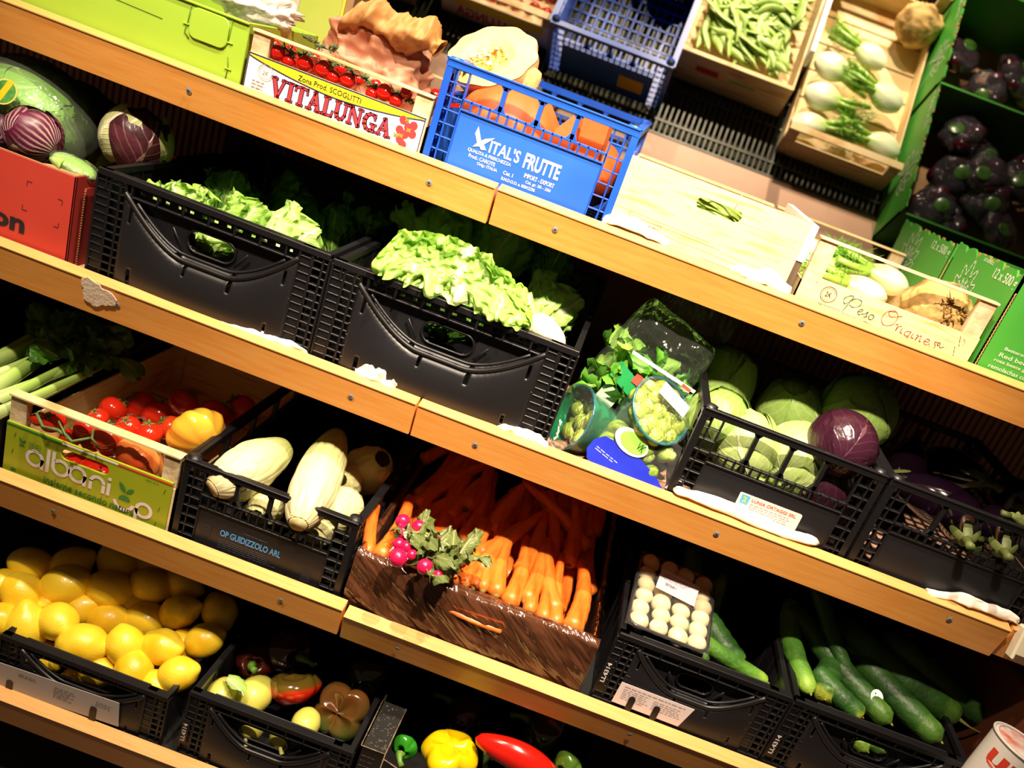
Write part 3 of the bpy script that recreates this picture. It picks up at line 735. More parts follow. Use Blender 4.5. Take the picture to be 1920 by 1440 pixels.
# green cartons
GRC = mat('green_carton', '4ca63a', '439a33', 5, .5); PALE = mat('pale_green_print', 'cfe0c4', rough=.6)
def green_box(label, y0, d, h, seed):
    t = thing('produce_carton', label, 'box', (.590, y0, Zw(BZ[1]))); rnd = random.Random(seed)
    w_ = .40
    f = MB(); f.box(0, w_, 0, .005, 0, h); fr = f.build('front_panel', GRC, t)
    f = MB(); n = 26; pts = [(0, 0)]
    top = []
    for k in range(n + 1): top.append((d * k / n, h - (rnd.uniform(0, .006) + (.008 if k % 5 == 2 else 0)) * (.1 if k in (0, n) else 1)))
    top = [(min(max(a + rnd.uniform(-.003, .003), 0), d), b_) for a, b_ in top]
    pts = [(0, 0), (d, 0)] + top[::-1]
    Mx = Matrix(((0, 1, 0, 0), (1, 0, 0, 0), (0, 0, 1, 0), (0, 0, 0, 1)))
    f.prism(pts, 0, .004, M=Mx); sd = f.build('side_panel', GRC, t)
    f = MB(); f.box(w_ - .005, w_, 0, d, 0, h); f.build('side_panel', KRAFT, t)
    f = MB(); f.box(0, w_, d - .005, d, 0, h - .03); f.build('back_panel', GRC, t)
    f = MB(); f.box(.004, w_ - .004, .004, d - .004, 0, .004); f.build('base_panel', KRAFT, t)
    f = MB(); f.box(.0042, .0052, .004, d - .004, .0, h - .012); f.build('inner_liner', KRAFT, t)
    for k in range(14):                                       # torn kraft fibres along the top
        a = rnd.uniform(0, d - .012); f = MB(); f.box(.0008, .0034, a, a + rnd.uniform(.004, .012), h - .014, h - rnd.uniform(.0, .006)); f.build('torn_edge', mat('torn_kraft', 'c09a62', 'a87e4a', 60, .9), sd)
    # pineapple outline on the side, x axis of the drawing runs from the back to the front
    f = MB(); YX = lambda q: Vector((-.0006 - (q.y * .0), d - q.x, q.z))
    def P(pts, wd=.0030):
        for i in range(len(pts) - 1):
            stroke(f, pts[i], pts[i + 1], wd, 0, 0, ext=.0006)
    ox, oz, s_ = d * .36, h - .088, .062 * d / .3
    def leafp(a, l, wdt):
        c = [];
        for k in range(9):
            u = k / 8; c.append((u * l, wdt * math.sin(PI * u) ** .8))
        cc = c + [(p, -q) for p, q in c[::-1]]
        return [(ox + (p * math.cos(a) - q * math.sin(a)), oz + (p * math.sin(a) + q * math.cos(a))) for p, q in cc]
    for a, l in ((90, 1.15), (62, 1.05), (118, 1.05), (35, .95), (145, .95), (12, .8), (168, .8)): P(leafp(R(a), l * s_, .16 * s_))
    P([(ox + .55 * s_ * math.cos(q * PI / 12), oz - .35 * s_ - .95 * s_ * .9 + 1.2 * s_ * math.sin(q * PI / 12)) for q in range(13)])
    for v in f.v: pass
    f.v = [tuple(YX(Vector(v))) for v in f.v]; f.build('printed_pineapple', PALE, sd)
    text(sd, '12 x 500 g', d * .66, d * .97, h - .034, h - .012, PALE, bold=.02, yaxis=YX)
    text(sd, 'ananas', d * .55 - .10 * d, d * .60, h - .012, h - .006, PALE, yaxis=YX) if seed == 1 else None
    f = MB(); f.tube([(.001 + .001 * (k % 2), -.0008, h * k / 60) for k in range(50)], .0012, 4); f.build('corrugated_edge', mat('torn_kraft', 'c09a62'), fr)
    for k, s2 in enumerate(('Betteraves rouges', 'Red beetroot', 'rote beete gekocht', 'remolachas cocidas')):
        text(fr, s2, .030 - .003 * k, .105, .062 - .0105 * k, .069 - .0105 * k, PALE, bold=.01)
    return t
green_box('green carton printed with a pineapple and 12 x 500 g, nearer to the shelf edge', FY[1], .305, .182, 1)
green_box('green pineapple carton standing behind the first one, against the mirror', 1.632, .36, .176, 2)

# ---- second shelf
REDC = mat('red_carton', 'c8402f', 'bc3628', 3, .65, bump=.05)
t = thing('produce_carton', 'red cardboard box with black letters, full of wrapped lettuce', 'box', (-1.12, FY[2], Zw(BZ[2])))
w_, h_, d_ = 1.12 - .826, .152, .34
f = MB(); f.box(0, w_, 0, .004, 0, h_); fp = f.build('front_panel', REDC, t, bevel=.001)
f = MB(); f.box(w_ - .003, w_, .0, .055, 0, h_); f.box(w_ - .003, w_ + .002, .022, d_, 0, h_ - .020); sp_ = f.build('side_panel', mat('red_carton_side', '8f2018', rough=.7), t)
f = MB(); f.box(w_ - .006, w_ - .003, .003, .06, h_ - .0005, h_ + .0008); f.box(0, w_ - .004, .0005, .0035, h_, h_ + .0008)
k = 0
while k < 60: f.tube([(w_ + .0022, .020 + .0012 * (k % 2), (h_ - .020) * k / 60), (w_ + .0022, .0235, (h_ - .020) * (k + .5) / 60)], .0009, 4); k += 1
f.build('corrugated_edge', KRAFT, t)
f = MB(); f.box(0, w_, d_ - .004, d_, 0, h_); f.build('back_panel', REDC, t)
f = MB(); f.box(0, .004, 0, d_, 0, h_); f.build('side_panel', REDC, t)
f = MB(); f.box(0, w_, 0, d_, 0, .003); f.build('base_panel', KRAFT, t)
f = MB(); f.add([(w_ - .060, .004, h_ + .001), (w_ - .003, .004, h_ + .001), (w_ - .003, .055, h_ + .001), (w_ - .03, .04, h_ + .001)], [(0, 1, 2, 3)]); f.build('top_flap', KRAFT, t)
text(fp, 'melon', w_ - .215, w_ - .075, .030, .062, INK, bold=.035)
f = MB()
for a, b_, sx, sz in ((-.078, .118, 1, 1), (-.082, .070, 1, -1), (-.018, .108, -1, 1), (-.020, .062, -1, -1)):
    x_ = w_ + a; stroke(f, (x_, b_), (x_ + .008 * sx, b_), .001, -.0006); stroke(f, (x_, b_), (x_, b_ - .008 * sz), .001, -.0006)
f.build('corner_mark', INK, fp)
fold_crate('black folding crate of pale lettuce heads, beside the red box', -.793, .383, .55, .182, 2)
fold_crate('black folding crate with a frilly lettuce leaf hanging over its rim', -.404, .405, .55, .179, 2)
t = lattice_crate('black lattice crate of green cabbages with a red cabbage on top', .213, .303, .44, .169, 2, fm=.60, fl=.50)
pl = [c for c in t.children if c.name.startswith('front_plate')][0]
f = MB(); f.prism(rr(.108, .214, .022, .056, .003), .0015, .0028); lb = f.build('printed_label', mat('pinkish_label', 'efd3cb', rough=.6), pl)
f = MB(); f.box(.112, .126, .0012, .0016, .038, .054); f.build('printed_square', mat('cyan_print', '58a8cc', rough=.5), lb)
text(lb, '2', .116, .122, .042, .051, YEL, y=.0010, bold=.02)
text(lb, 'LUNIA ORTAGGI SRL', .130, .206, .046, .052, REDI, y=.0012, bold=.03)
f = MB(); thinlines(f, .130, .200, .041, .004, 4, .0012, h=.001, seed=7); f.build('printed_lines', GREY, lb)
lattice_crate('black lattice crate of aubergines, next to the cabbages', .524, .305, .44, .169, 2, fm=.60, fl=.50)

# ---- third shelf
t = fold_crate('black crate holding celery, at the edge of the third shelf', -1.155, .306, .50, .125, 3)
t = wood_crate('wooden crate with a lime green printed front, full of ripe tomatoes', -.838, .296, .50, .156, 3, .106)
fb = [c for c in t.children if c.name.startswith('front_board')][0]; bpy.data.objects.remove(fb)
f = MB(); f.holed(0, .292, 0, .1055, .098, .182, .073, .0925, .0095, 0, .004); fb = f.build('front_board', mat('olive_lime_print', '9aa61e', '8f9c1a', 3, .45, coat=.15), t, bevel=.0004)
f = MB(); f.prism([(0, .100), (.098, .100), (.098, .1030), (0, .1030)], -.0006, 0); f.box(0, .292, -.0006, 0, .010, .0125); f.build('green_stripe', GREENP, fb)
f = MB(); f.box(.098, .196, -.0006, 0, .100, .1030); f.build('white_stripe', CREAM, fb)
f = MB(); f.box(.196, .292, -.0006, 0, .100, .1030); f.build('red_stripe', mat('brick_print', 'c0421e', rough=.5), fb)
# rounded lettering: a l b a n i / op
f = MB(); y = -.0008; q = .0062; r_ = .0135; bz = .037
def let(c, x):
    if c == 'a': ring(f, x + r_, bz + r_ + .004, r_, q, y); stroke(f, (x + 2 * r_, bz), (x + 2 * r_, bz + r_ + .006), q, y)
    if c == 'l': stroke(f, (x, bz), (x, bz + .044), q, y)
    if c == 'b': stroke(f, (x, bz + r_ + .004), (x, bz + .044), q, y); ring(f, x + r_, bz + r_ + .004, r_, q, y, a0=180, a1=500)
    if c == 'n': stroke(f, (x, bz), (x, bz + .018), q, y); ring(f, x + r_ * .85, bz + .016, r_ * .85, q, y, a0=0, a1=180); stroke(f, (x + 1.7 * r_, bz), (x + 1.7 * r_, bz + .017), q, y)
    if c == 'i': stroke(f, (x, bz), (x, bz + .024), q, y); stroke(f, (x, bz + .029), (x, bz + .035), q, y)
let('a', .041); let('l', .0775); let('b', .087); let('a', .117); let('n', .1545); let('i', .1865)
ring(f, .216, .038, .0165, q, y, a0=188, a1=352); ring(f, .2515, .034, r_ * .95, q, y); stroke(f, (.2515 - r_ * .95, .034), (.2515 - r_ * .95, .008), q, y)
f.build('printed_lettering', CREAM, fb)
text(fb, 'insieme secondo natura', .074, .236, .0165, .0295, GREENP, bold=.004)
f = MB()
def leaf2(ax, az, an, l, wd): return [(ax + u * l * math.cos(an) - wd * math.sin(PI * u) * s1 * math.sin(an), az + u * l * math.sin(an) + wd * math.sin(PI * u) * s1 * math.cos(an)) for s1, us in ((1, [i / 8 for i in range(9)]), (-1, [1 - i / 8 for i in range(1, 8)])) for u in us]
f.flat(leaf2(.2165, .055, R(128), .022, .0042), -.0009); f.flat(leaf2(.2165, .055, R(38), .018, .0038), -.0009)
f.flat([(.216 + .0105 * math.cos(R(k * 18)), .040 + .0095 * math.sin(R(k * 18))) for k in range(11)], -.0009)
f.flat(leaf2(.030, .076, R(128), .010, .002), -.0009); f.flat(leaf2(.030, .076, R(38), .008, .002), -.0009); f.flat([(.030 + .005 * math.cos(R(k * 18)), .069 + .0045 * math.sin(R(k * 18))) for k in range(11)], -.0009)
f.build('printed_sprout', GREENP, fb)
f = MB(); thinlines(f, .042, .068, .080, .0042, 4, -.0009, h=.0012, seed=5); thinlines(f, .246, .270, .0935, .003, 1, -.0009, h=.0012, seed=8); thinlines(f, .015, .028, .020, .003, 2, -.0009, h=.0016, seed=5); f.build('printed_lines', GREENP, fb)
f = MB()
for a, b_ in ((.018, .090), (.016, .058), (.282, .090), (.278, .052), (.276, .022)): stroke(f, (a, b_), (a - .002, b_ - .009), .0009, -.0012)
f.build('staple', INK, fb)

t = lattice_crate('black lattice crate with blue lettering, holding pale cabbages', -.533, .300, .46, .161, 3, fm=.66, fl=.52)
pl = [c for c in t.children if c.name.startswith('front_plate')][0]
BLU2 = mat('light_blue_ink', '4f92cc', rough=.6)
text(pl, 'OP GUIDIZZOLO ARL', .080, .188, .040, .053, BLU2, y=.0022, bold=.03)
f = MB(); thinlines(f, .12, .17, .060, .004, 1, .0022, h=.0014, seed=2); thinlines(f, .080, .185, .034, .0042, 5, .0022, h=.0012, seed=6); f.build('printed_lines', mat('slate_ink', '46505c', rough=.6), pl)
f = MB(); f.prism(rr(.046, .064, .028, .052, .004), .0022, .0028); f.prism(rr(.228, .246, .012, .036, .004), .0022, .0028); f.build('finger_slot', INK, pl)

# carton of carrots with its film
CARB = mat('brown_film_carton', '4a3026', '3a241c', 8, .55)
t = thing('carton', 'dark brown carton of carrots wrapped in wrinkled clear film', 'box', (-.220, FY[3], Zw(BZ[3])))
w_, h_, d_ = .418, .108, .52
f = MB(); f.box(0, w_, .006, .011, 0, h_); f.build('front_panel', CARB, t, bevel=.001)
f = MB(); f.box(0, w_, d_ - .005, d_, 0, h_); f.build('back_panel', CARB, t)
for xx in (0, w_ - .005):
    f = MB(); f.box(xx, xx + .005, .006, d_, 0, h_); f.build('side_panel', CARB, t)
f = MB(); f.box(0, w_, .006, d_, 0, .004); f.build('base_panel', CARB, t)
def streakfilm():
    t = NT('wrinkled_film'); b = t.b
    b.inputs['Base Color'].default_value = (*lin('c27a52'), 1); b.inputs['Roughness'].default_value = .22
    tc = t.new('ShaderNodeTexCoord'); mp = t.new('ShaderNodeMapping'); mp.inputs['Rotation'].default_value = (0, R(-38), 0); t.link(tc.outputs['Object'], mp.inputs[0])
    m2 = t.new('ShaderNodeMapping'); m2.inputs['Scale'].default_value = (5, 12, 24); t.link(mp.outputs[0], m2.inputs[0])
    nz_ = t.new('ShaderNodeTexNoise'); nz_.inputs['Scale'].default_value = 1.0; nz_.inputs['Detail'].default_value = 3; nz_.inputs['Distortion'].default_value = 1.2; t.link(m2.outputs[0], nz_.inputs['Vector'])
    n3 = t.new('ShaderNodeTexNoise'); n3.inputs['Scale'].default_value = 2.2; n3.inputs['Detail'].default_value = 2; t.link(m2.outputs[0], n3.inputs['Vector'])
    rp = t.new('ShaderNodeValToRGB'); rp.color_ramp.elements[0].position = .53; rp.color_ramp.elements[1].position = .72; rp.color_ramp.elements[0].color = (.14, .14, .14, 1); rp.color_ramp.elements[1].color = (.34, .34, .34, 1); t.link(nz_.outputs['Fac'], rp.inputs[0])
    tr = t.new('ShaderNodeBsdfTransparent'); tr.inputs[0].default_value = (*lin('f0dcd0'), 1); gs = t.new('ShaderNodeBsdfGlossy'); gs.inputs['Roughness'].default_value = .10
    bp = t.new('ShaderNodeBump'); bp.inputs['Strength'].default_value = 1; bp.inputs['Distance'].default_value = .012; t.link(n3.outputs['Fac'], bp.inputs['Height']); t.link(bp.outputs[0], gs.inputs['Normal']); t.link(bp.outputs[0], b.inputs['Normal'])
    fr = t.new('ShaderNodeFresnel'); fr.inputs[0].default_value = 1.6; t.link(bp.outputs[0], fr.inputs['Normal'])
    a1 = t.new('ShaderNodeMixShader'); a2 = t.new('ShaderNodeMixShader'); t.link(rp.outputs[0], a1.inputs[0]); t.link(tr.outputs[0], a1.inputs[1]); t.link(b.outputs[0], a1.inputs[2])
    t.link(fr.outputs[0], a2.inputs[0]); t.link(a1.outputs[0], a2.inputs[1]); t.link(gs.outputs[0], a2.inputs[2]); t.link(a2.outputs[0], t.n['Material Output'].inputs[0]); return t.m
FILM = streakfilm()
def wr(u, v):
    x_ = -.004 + (w_ + .008) * u; z_ = .001 + (h_ + .006) * v
    y_ = -.010 * math.sin(PI * v) ** .5 * (.5 + .5 * math.sin(PI * u)) - .002
    k = nz((x_ * 9 + z_ * 22, z_ * 7 - x_ * 4, 0), 1.6) * .006 + abs(nz((x_ * 30 + z_ * 40, z_ * 12, 1), 1.)) * .004
    y_ += k
    if v > .94: y_ += .010 * (v - .94) / .06
    return (x_, y_, z_ + .003 * nz((x_ * 30, 0, 2)))
f = MB(); f.surf(wr, 120, 44); f.surf(lambda u, v: (-.003 + w_ * u * 1.01, .006 + .02 * v + .003 * nz((u * 30, v * 3, 0)), h_ + .006 - .010 * v + .003 * nz((u * 26, v * 4, 3))), 90, 8)
for sx in (-.004, w_ + .004):
    f.surf(lambda u, v: (sx + .004 * nz((u * 12, v * 5, sx * 9)), .002 + .44 * u, h_ * v + .004), 40, 10)
    f.surf(lambda u, v: (sx + (.006 if sx < 0 else -.006) - .012 * (v - .5) * (1 if sx < 0 else -1), .004 + .44 * u, h_ + .004 + .004 * math.sin(PI * v) + .004 * nz((u * 20, v * 2, sx * 5))), 60, 6)
f.build('film', FILM, t)
t = fold_crate('black crate with a long white label, holding the mushroom tray and cucumbers', .225, .300, .40, .146, 3, bulge=.5)
fp = [c for c in t.children if c.name.startswith('front_panel')][0]
def slip_label(par, x0, x1, z0, z1, tabs, nm='paper_label', ta=.012):
    f = MB(); f.prism([(x0, z0), (x1 - .012, z0), (x1, z1), (x0 + .002, z1)], -.0062, -.0056); lb = f.build(nm, mat('label_paper', 'e6d3d2', rough=.6), par)
    for a in tabs: f = MB(); f.prism(rr(a - .0055, a + .0055, z0 - .006, z0 + (z1 - z0) * .55, .005), -.0078, -.0064); f.build('label_tab', BLACK, lb)
    return lb
lb = slip_label(fp, .034, .165, .016, .060, (.064, .108))
f = MB(); thinlines(f, .044, .152, .053, .004, 1, -.0065, h=.0014, seed=1, zig=.05); thinlines(f, .044, .092, .048, .0038, 6, -.0065, h=.001, seed=3); thinlines(f, .098, .150, .046, .004, 5, -.0065, h=.001, seed=12); f.build('printed_lines', GREY, lb)
def side_code(t, z0, z1, x0, x1):
    fr = [c for c in t.children if c.name.startswith('front_frame')][0]
    f = MB(); f.box(x0 - .003, x1 + .003, -.0030, -.0015, z0 - .006, z1 + .008); s_ = f.build('code_strip', BLACK, fr)
    text(s_, 'LL4314', 0, z1 - z0, 0, x1 - x0, mat('code_print', 'cfc8c4', rough=.6), bold=.03, yaxis=lambda c: Vector((x1 - c.z, -.0034, z0 + c.x)))
side_code(t, .044, .085, .002, .0095)
t = fold_crate('black crate of cucumbers with a printed code on its corner', .531, .305, .40, .146, 3, bulge=.5); side_code(t, .030, .071, .002, .0095)

# ---- lowest shelf
t = fold_crate('black crate of lemons with a long grey paper label', -.745, .304, .40, .117, 4, bulge=.5, hx=(.10, .72))
fp = [c for c in t.children if c.name.startswith('front_panel')][0]
f = MB(); f.prism([(-.02, .008), (.232, .022), (.226, .074), (-.02, .062)], -.0080, -.0072); lb = f.build('paper_label', mat('grey_label', 'b3a8a4', rough=.55), fp)
for a, b_ in ((.031, .034), (.184, .046)): f = MB(); f.prism(rr(a - .006, a + .006, .004, b_, .005), -.0092, -.0082); f.build('label_tab', BLACK, lb)
f = MB(); thinlines(f, .045, .082, .054, .004, 2, -.0084, h=.0014, seed=2); thinlines(f, .110, .150, .055, .0042, 6, -.0084, h=.0012, seed=3, zig=.5); thinlines(f, .186, .218, .058, .004, 3, -.0084, h=.001, seed=4); f.build('printed_lines', mat('dim_ink', '6a6160', rough=.7), lb)
t = fold_crate('black crate of two-coloured peppers with a printed code on its corner', -.406, .292, .40, .150, 4, bulge=.5, hx=(.25, .66)); side_code(t, .040, .080, .001, .0085)
BLKC = mat('black_carton', '15130f', '1c1a16', 20, .6)
t = thing('carton', 'open black carton of peppers with worn pale edges', 'box', (-.106, FY[4], Zw(BZ[4])))
w_, h_ = .395, .172
f = MB(); f.box(0, w_, 0, .003, 0, .11); f.box(0, .043, 0, .003, .11, h_); f.prism([(.043, .11), (.12, .11), (.10, .142), (.043, .160)], 0, .003); f.box(w_ - .02, w_, 0, .003, .11, h_ - .02); f.build('front_panel', BLKC, t)
f = MB(); f.box(0, .003, 0, .38, 0, h_); f.box(0, .045, .003, .11, h_ - .003, h_); f.build('corner_flap', BLKC, t)
f = MB(); f.box(w_ - .003, w_, 0, .38, 0, h_ - .02); f.build('side_panel', BLKC, t)
f = MB(); f.box(0, w_, .377, .38, 0, h_); f.build('back_panel', BLKC, t)
f = MB(); f.box(0, w_, 0, .38, 0, .003); f.build('base_panel', BLKC, t)
f = MB(); pe = lambda *p: f.tube(p, .0009, 5)
pe((0, -.0005, h_), (.043, -.0005, h_)); pe((.043, -.0005, h_), (.043, -.0005, .0)); pe((.043, 0, h_), (.045, .11, h_)); pe((.043, 0, .160), (.10, 0, .142), (.12, 0, .11), (.125, 0, .08)); pe((w_ - .02, 0, h_ - .02), (w_ - .02, 0, .08)); pe((0, 0, h_), (0, .11, h_))
thinlines(f, .006, .03, h_ - .02, .011, 6, -.0006, h=.0010, seed=3); f.build('worn_edge', mat('worn_kraft', 'a58a70', '6a5645', 90, .9), t)
f = MB(); rd = random.Random(9)
for k in range(60):
    a = rd.uniform(.002, .04); b_ = rd.uniform(.006, .105); f.box(a, a + rd.uniform(.001, .004), b_, b_ + .0006, h_ + .0001, h_ + .0005)
f.build('scuff_mark', GREY, t)

# card cup standing at the end of the third shelf
t = thing('paper_tub', 'white tub with large red letters, standing before the cucumber crate', 'tub', (.842, 1.098, Zw(-.918)), (R(-4), R(8), 0))
f = MB(); hh_ = .225
def tub(u, v): a = 2 * PI * u; r_ = .040 + .008 * v; return (r_ * math.cos(a), r_ * math.sin(a), hh_ * v)
f.surf(tub, 40, 6, wrap=True); f.ball(.048, 1, 1, .03, c=(0, 0, hh_), mi=0, nv=6); f.build('tub_wall', mat('tub_white', 'ece4de', rough=.4, coat=.3), t)
f = MB(); f.tube([(.048 * math.cos(a * PI / 20), .048 * math.sin(a * PI / 20), hh_) for a in range(41)], .0022, 8, cap=False); f.build('tub_rim', mat('tub_rim', 'd8d0cc', rough=.35), t)
f = MB(); f.ball(.042, 1, 1, .02, c=(0, 0, hh_ + .001), nv=6); f.build('tub_lid', mat('tub_lid', 'd86a4a', 'ece4de', 30, .4), t)
def wrapc(c):
    r_ = .0405 + .008 * (c.z / hh_) + .0004; a = -PI / 2 - .12 + c.x / r_
    return Vector((r_ * math.cos(a), r_ * math.sin(a), c.z))
text(t, 'upla', -.058, .060, hh_ - .056, hh_ - .006, mat('tub_red', 'd8402a', rough=.5), yaxis=wrapc, bold=.03)
f = MB(); f.v = []
f.surf(lambda u, v: wrapc(Vector((-.05 + .11 * u, 0, .02 + (hh_ - .105) * v + .02 * math.sin(3 * u)))) + Vector((0, 0, 0)), 20, 6); f.build('purple_band', mat('tub_purple', '4a3a78', '7a4a98', 20, .5), t)
# white box at the far end of the second shelf
t = thing('price_box', 'small cream price box clipped on the end of the second shelf', 'price holder', (.812, 1.172, Zw(-.590)), (R(-12), 0, 0))
f = MB(); f.box(0, .07, -.004, .018, 0, .058); f.build('box_body', mat('cream_plastic', 'e4d8bc', rough=.5), t, bevel=.003)
f = MB(); f.box(.016, .07, -.0052, -.0042, .030, .048); f.build('price_label', mat('plum_print', '6a4468', rough=.6), t)
f = MB(); f.box(.004, .07, -.0052, -.0042, .002, .012); f.build('lower_slot', mat('brown_slot', '5a4030', rough=.6), t)

# ------------------------------------------------------------------ vegetables
def dep(p): return p.y * cp - (p.z - CZ) * sp
def rad(px, p): return px * dep(p) / FPX
STEM = mat('green_stalk', '5f7a34', '43592a', 60, .6)

def tomato(r=.03, cat='tomato', label='', flat=.86, lobes=0, amp=0., mt=None, stem=True):
    mt = mt or mat('tomato_skin', 'c8180e', 'dc3216', 6, .16, coat=.6, sss=.1)
    t = thing('tomato', label, cat)
    f = MB(); f.ball(r, 1, 1, flat, fn=lambda d, u, v: (1 + amp * abs(math.cos(lobes * PI * u)) * (1 - abs(d.z)) - .10 * math.exp(-((1 - d.z) / .05)) ), nu=40 if lobes else 22, nv=16)
    f.build('flesh', mt, t)
    if stem:
        f = MB()
        for k in range(5):
            a = 2 * PI * k / 5 + .3
            f.tube([(0, 0, r * flat * .88), (.3 * r * math.cos(a), .3 * r * math.sin(a), r * flat * .96), (.62 * r * math.cos(a + .2), .62 * r * math.sin(a + .2), r * flat * .90)], [r * .07, r * .09, r * .015], 5, flat=.5)
        f.tube([(0, 0, r * flat * .85), (.05 * r, 0, r * flat * 1.05), (.18 * r, .05 * r, r * flat * 1.22)], [r * .07, r * .06, r * .08], 6)
        f.build('calyx', STEM, t)
    return t
def lemon_kind(seed):
    rnd = random.Random(seed); t = thing('lemon', '', 'lemon')
    ln = 1.12 + rnd.random() * .12; ni = .10 + rnd.random() * .10
    def fn(d, u, v):
        x = d.x; k = 1 + .03 * nz(d, 2, seed)
        return k
    f = MB()
    def g(u, v):
        a = 2 * PI * u; b = PI * v; x = -math.cos(b); rr_ = math.sin(b)
        tip = ni * max(0, (x - .82) / .18) ** 1.5 + .06 * max(0, (-x - .9) / .1)
        rr_ *= (1 - .12 * max(0, x) ** 3); q = 1 + .035 * nz((x, math.cos(a) * rr_, math.sin(a) * rr_), 2, seed)
        return (.033 * (x * ln + (tip if x > 0 else -tip)) * q, .033 * rr_ * math.cos(a) * q, .033 * rr_ * math.sin(a) * q)
    f.surf(g, 26, 22, wrap=True)
    f.build('rind', mat('lemon_rind', 'f2ca24', 'e6b616', 9, .38, bump=.25, bscale=260, coat=.2, c3='f6d436'), t)
    f = MB(); f.tube([(-.033 * ln - .0015, 0, 0), (-.033 * ln + .002, 0, 0)], [.003, .0035], 8); f.build('stem_scar', mat('scar_brown', '8a6a28', rough=.8), t)
    return t
def pepper_kind(lobes, mt, l=.085, r=.042, seed=1, stemc=True, label=''):
    t = thing('bell_pepper', label, 'pepper'); f = MB()
    def g(u, v):
        a = 2 * PI * u; prof = math.sin(PI * min(1, v * 1.02)) ** .38 * (.82 + .25 * math.sin(PI * v * .9 + .9))
        lob = 1 + .24 * (abs(math.cos(lobes * a / 2 + seed)) ** .6 - .6)
        dent = .018 * math.exp(-((v - 1) / .08) ** 2) * 1.2
        bott = .014 * math.exp(-(v / .10) ** 2)
        rr_ = r * prof * lob * (1 + .10 * nz((math.cos(a), math.sin(a), v * 2), 1.1, seed))
        return (rr_ * math.cos(a), rr_ * math.sin(a), l * (v - .5) - dent + bott + .008 * abs(math.cos(lobes * a / 2 + seed)) * (1 - 2 * v))
    f.surf(g, 60, 30, wrap=True); f.build('skin', mt, t)
    if stemc:
        f = MB(); f.tube([(0, 0, l * .33), (.001, 0, l * .48), (.005, .002, l * .62), (.012, .004, l * .74)], [.010, .006, .0045, .006], 8); f.build('stalk', mat('pepper_stalk', '6f9a35', '4f7a28', 40, .5), t)
    return t
def cucumber_kind(seed, l=.30, r=.021, bend=.02, c=('1f4a14', '2f6a1c', '8fae3a')):
    t = thing('cucumber', '', 'cucumber'); f = MB(); n = 26
    pts = []; rd_ = []
    for k in range(n + 1):
        u = k / n; pts.append((bend * math.sin(PI * u), 0, l * (u - .5))); e = min(u, 1 - u)
        rd_.append(r * (min(1, e / .055)) ** .5 * (.88 + .14 * math.sin(PI * u)) * (1 + .03 * math.sin(u * 31 + seed)) + .0004)
    f.tube(pts, rd_, 18)
    f.build('skin', axismat('cucumber_skin_%d' % seed, [(0.0, c[2]), (.14, c[1]), (.35, c[0]), (.8, c[1]), (1, c[0])], 2, l, .5, .8, 110, .45, spec=.4, nscale=34), t)
    f = MB(); f.tube([(0, 0, -l / 2 + .002), (.001, 0, -l / 2 - .003)], [.0026, .0016], 6); f.build('blossom_end', mat('dry_blossom', '86803c', rough=.8), t)
    return t
def carrot_kind(seed, l=.19, r=.0165):
    rnd = random.Random(seed); t = thing('carrot', '', 'carrot'); f = MB(); n = 22; b = rnd.uniform(-.012, .012)
    pts = [(b * math.sin(PI * k / n), rnd.uniform(-.0004, .0004), l * (k / n - .5)) for k in range(n + 1)]
    rd_ = [r * (min(1, (1 - k / n) / .04 + .25)) ** .6 * (.30 + .70 * (k / n) ** .55) * (1 + .03 * math.sin(k * 2.1 + seed)) * (1 if k else .25) for k in range(n + 1)]
    f.tube(pts, rd_, 14)
    f.build('root', mat('carrot_skin', 'e0691c', 'd4560f', 40, .42, bump=.5, bscale=130, stretch=(1, 1, .25), c3='e87a2a', coat=.1), t)
    f = MB(); f.tube([(0, 0, l / 2 - .003), (0, 0, l / 2 + .0015), (.0004, 0, l / 2 + .004)], [r * .42, r * .36, r * .22], 10); f.build('crown', mat('carrot_crown', '6a7a34', '8a6a38', 120, .7), t)
    return t
def leaf(mb, L, W, cup=.3, curl=.8, ruf=.012, freq=6, seed=0, nu=26, nv=26, M=None, tipw=.6, base=.25, mi=0):
    """one leaf: base at the origin, grows along +z, face towards -y"""
    def g(u, v):
        x = 2 * u - 1
        wv = W * (base + (1 - base) * math.sin(PI * (v ** .75) * .62 + .06)) * (1 - max(0, (v - tipw) / (1 - tipw)) ** 2.2 * .72)
        e = abs(x) ** 1.6 * v ** .5
        y = cup * W * x * x - curl * L * .28 * v * v
        ee = max(e, max(0, v - .7) * 2.2)
        q = ruf * ee * (1.6 * nz((x * 2.6, v * freq * .55, seed), 1.) + 1.1 * nz((x * 5, v * freq * 1.2, seed + 9), 1.)) + ruf * .5 * nz((x * 2, v * 2.5, seed), 1.5)
        q2 = ruf * ee * 1.2 * nz((x * 3, v * freq, seed + 20), 1.)
        return (x * wv + q2, y + q, L * v * (1 - .12 * curl * v) + q2 * .8)
    mb.surf(g, nu, nv, mi, M)
    return mb
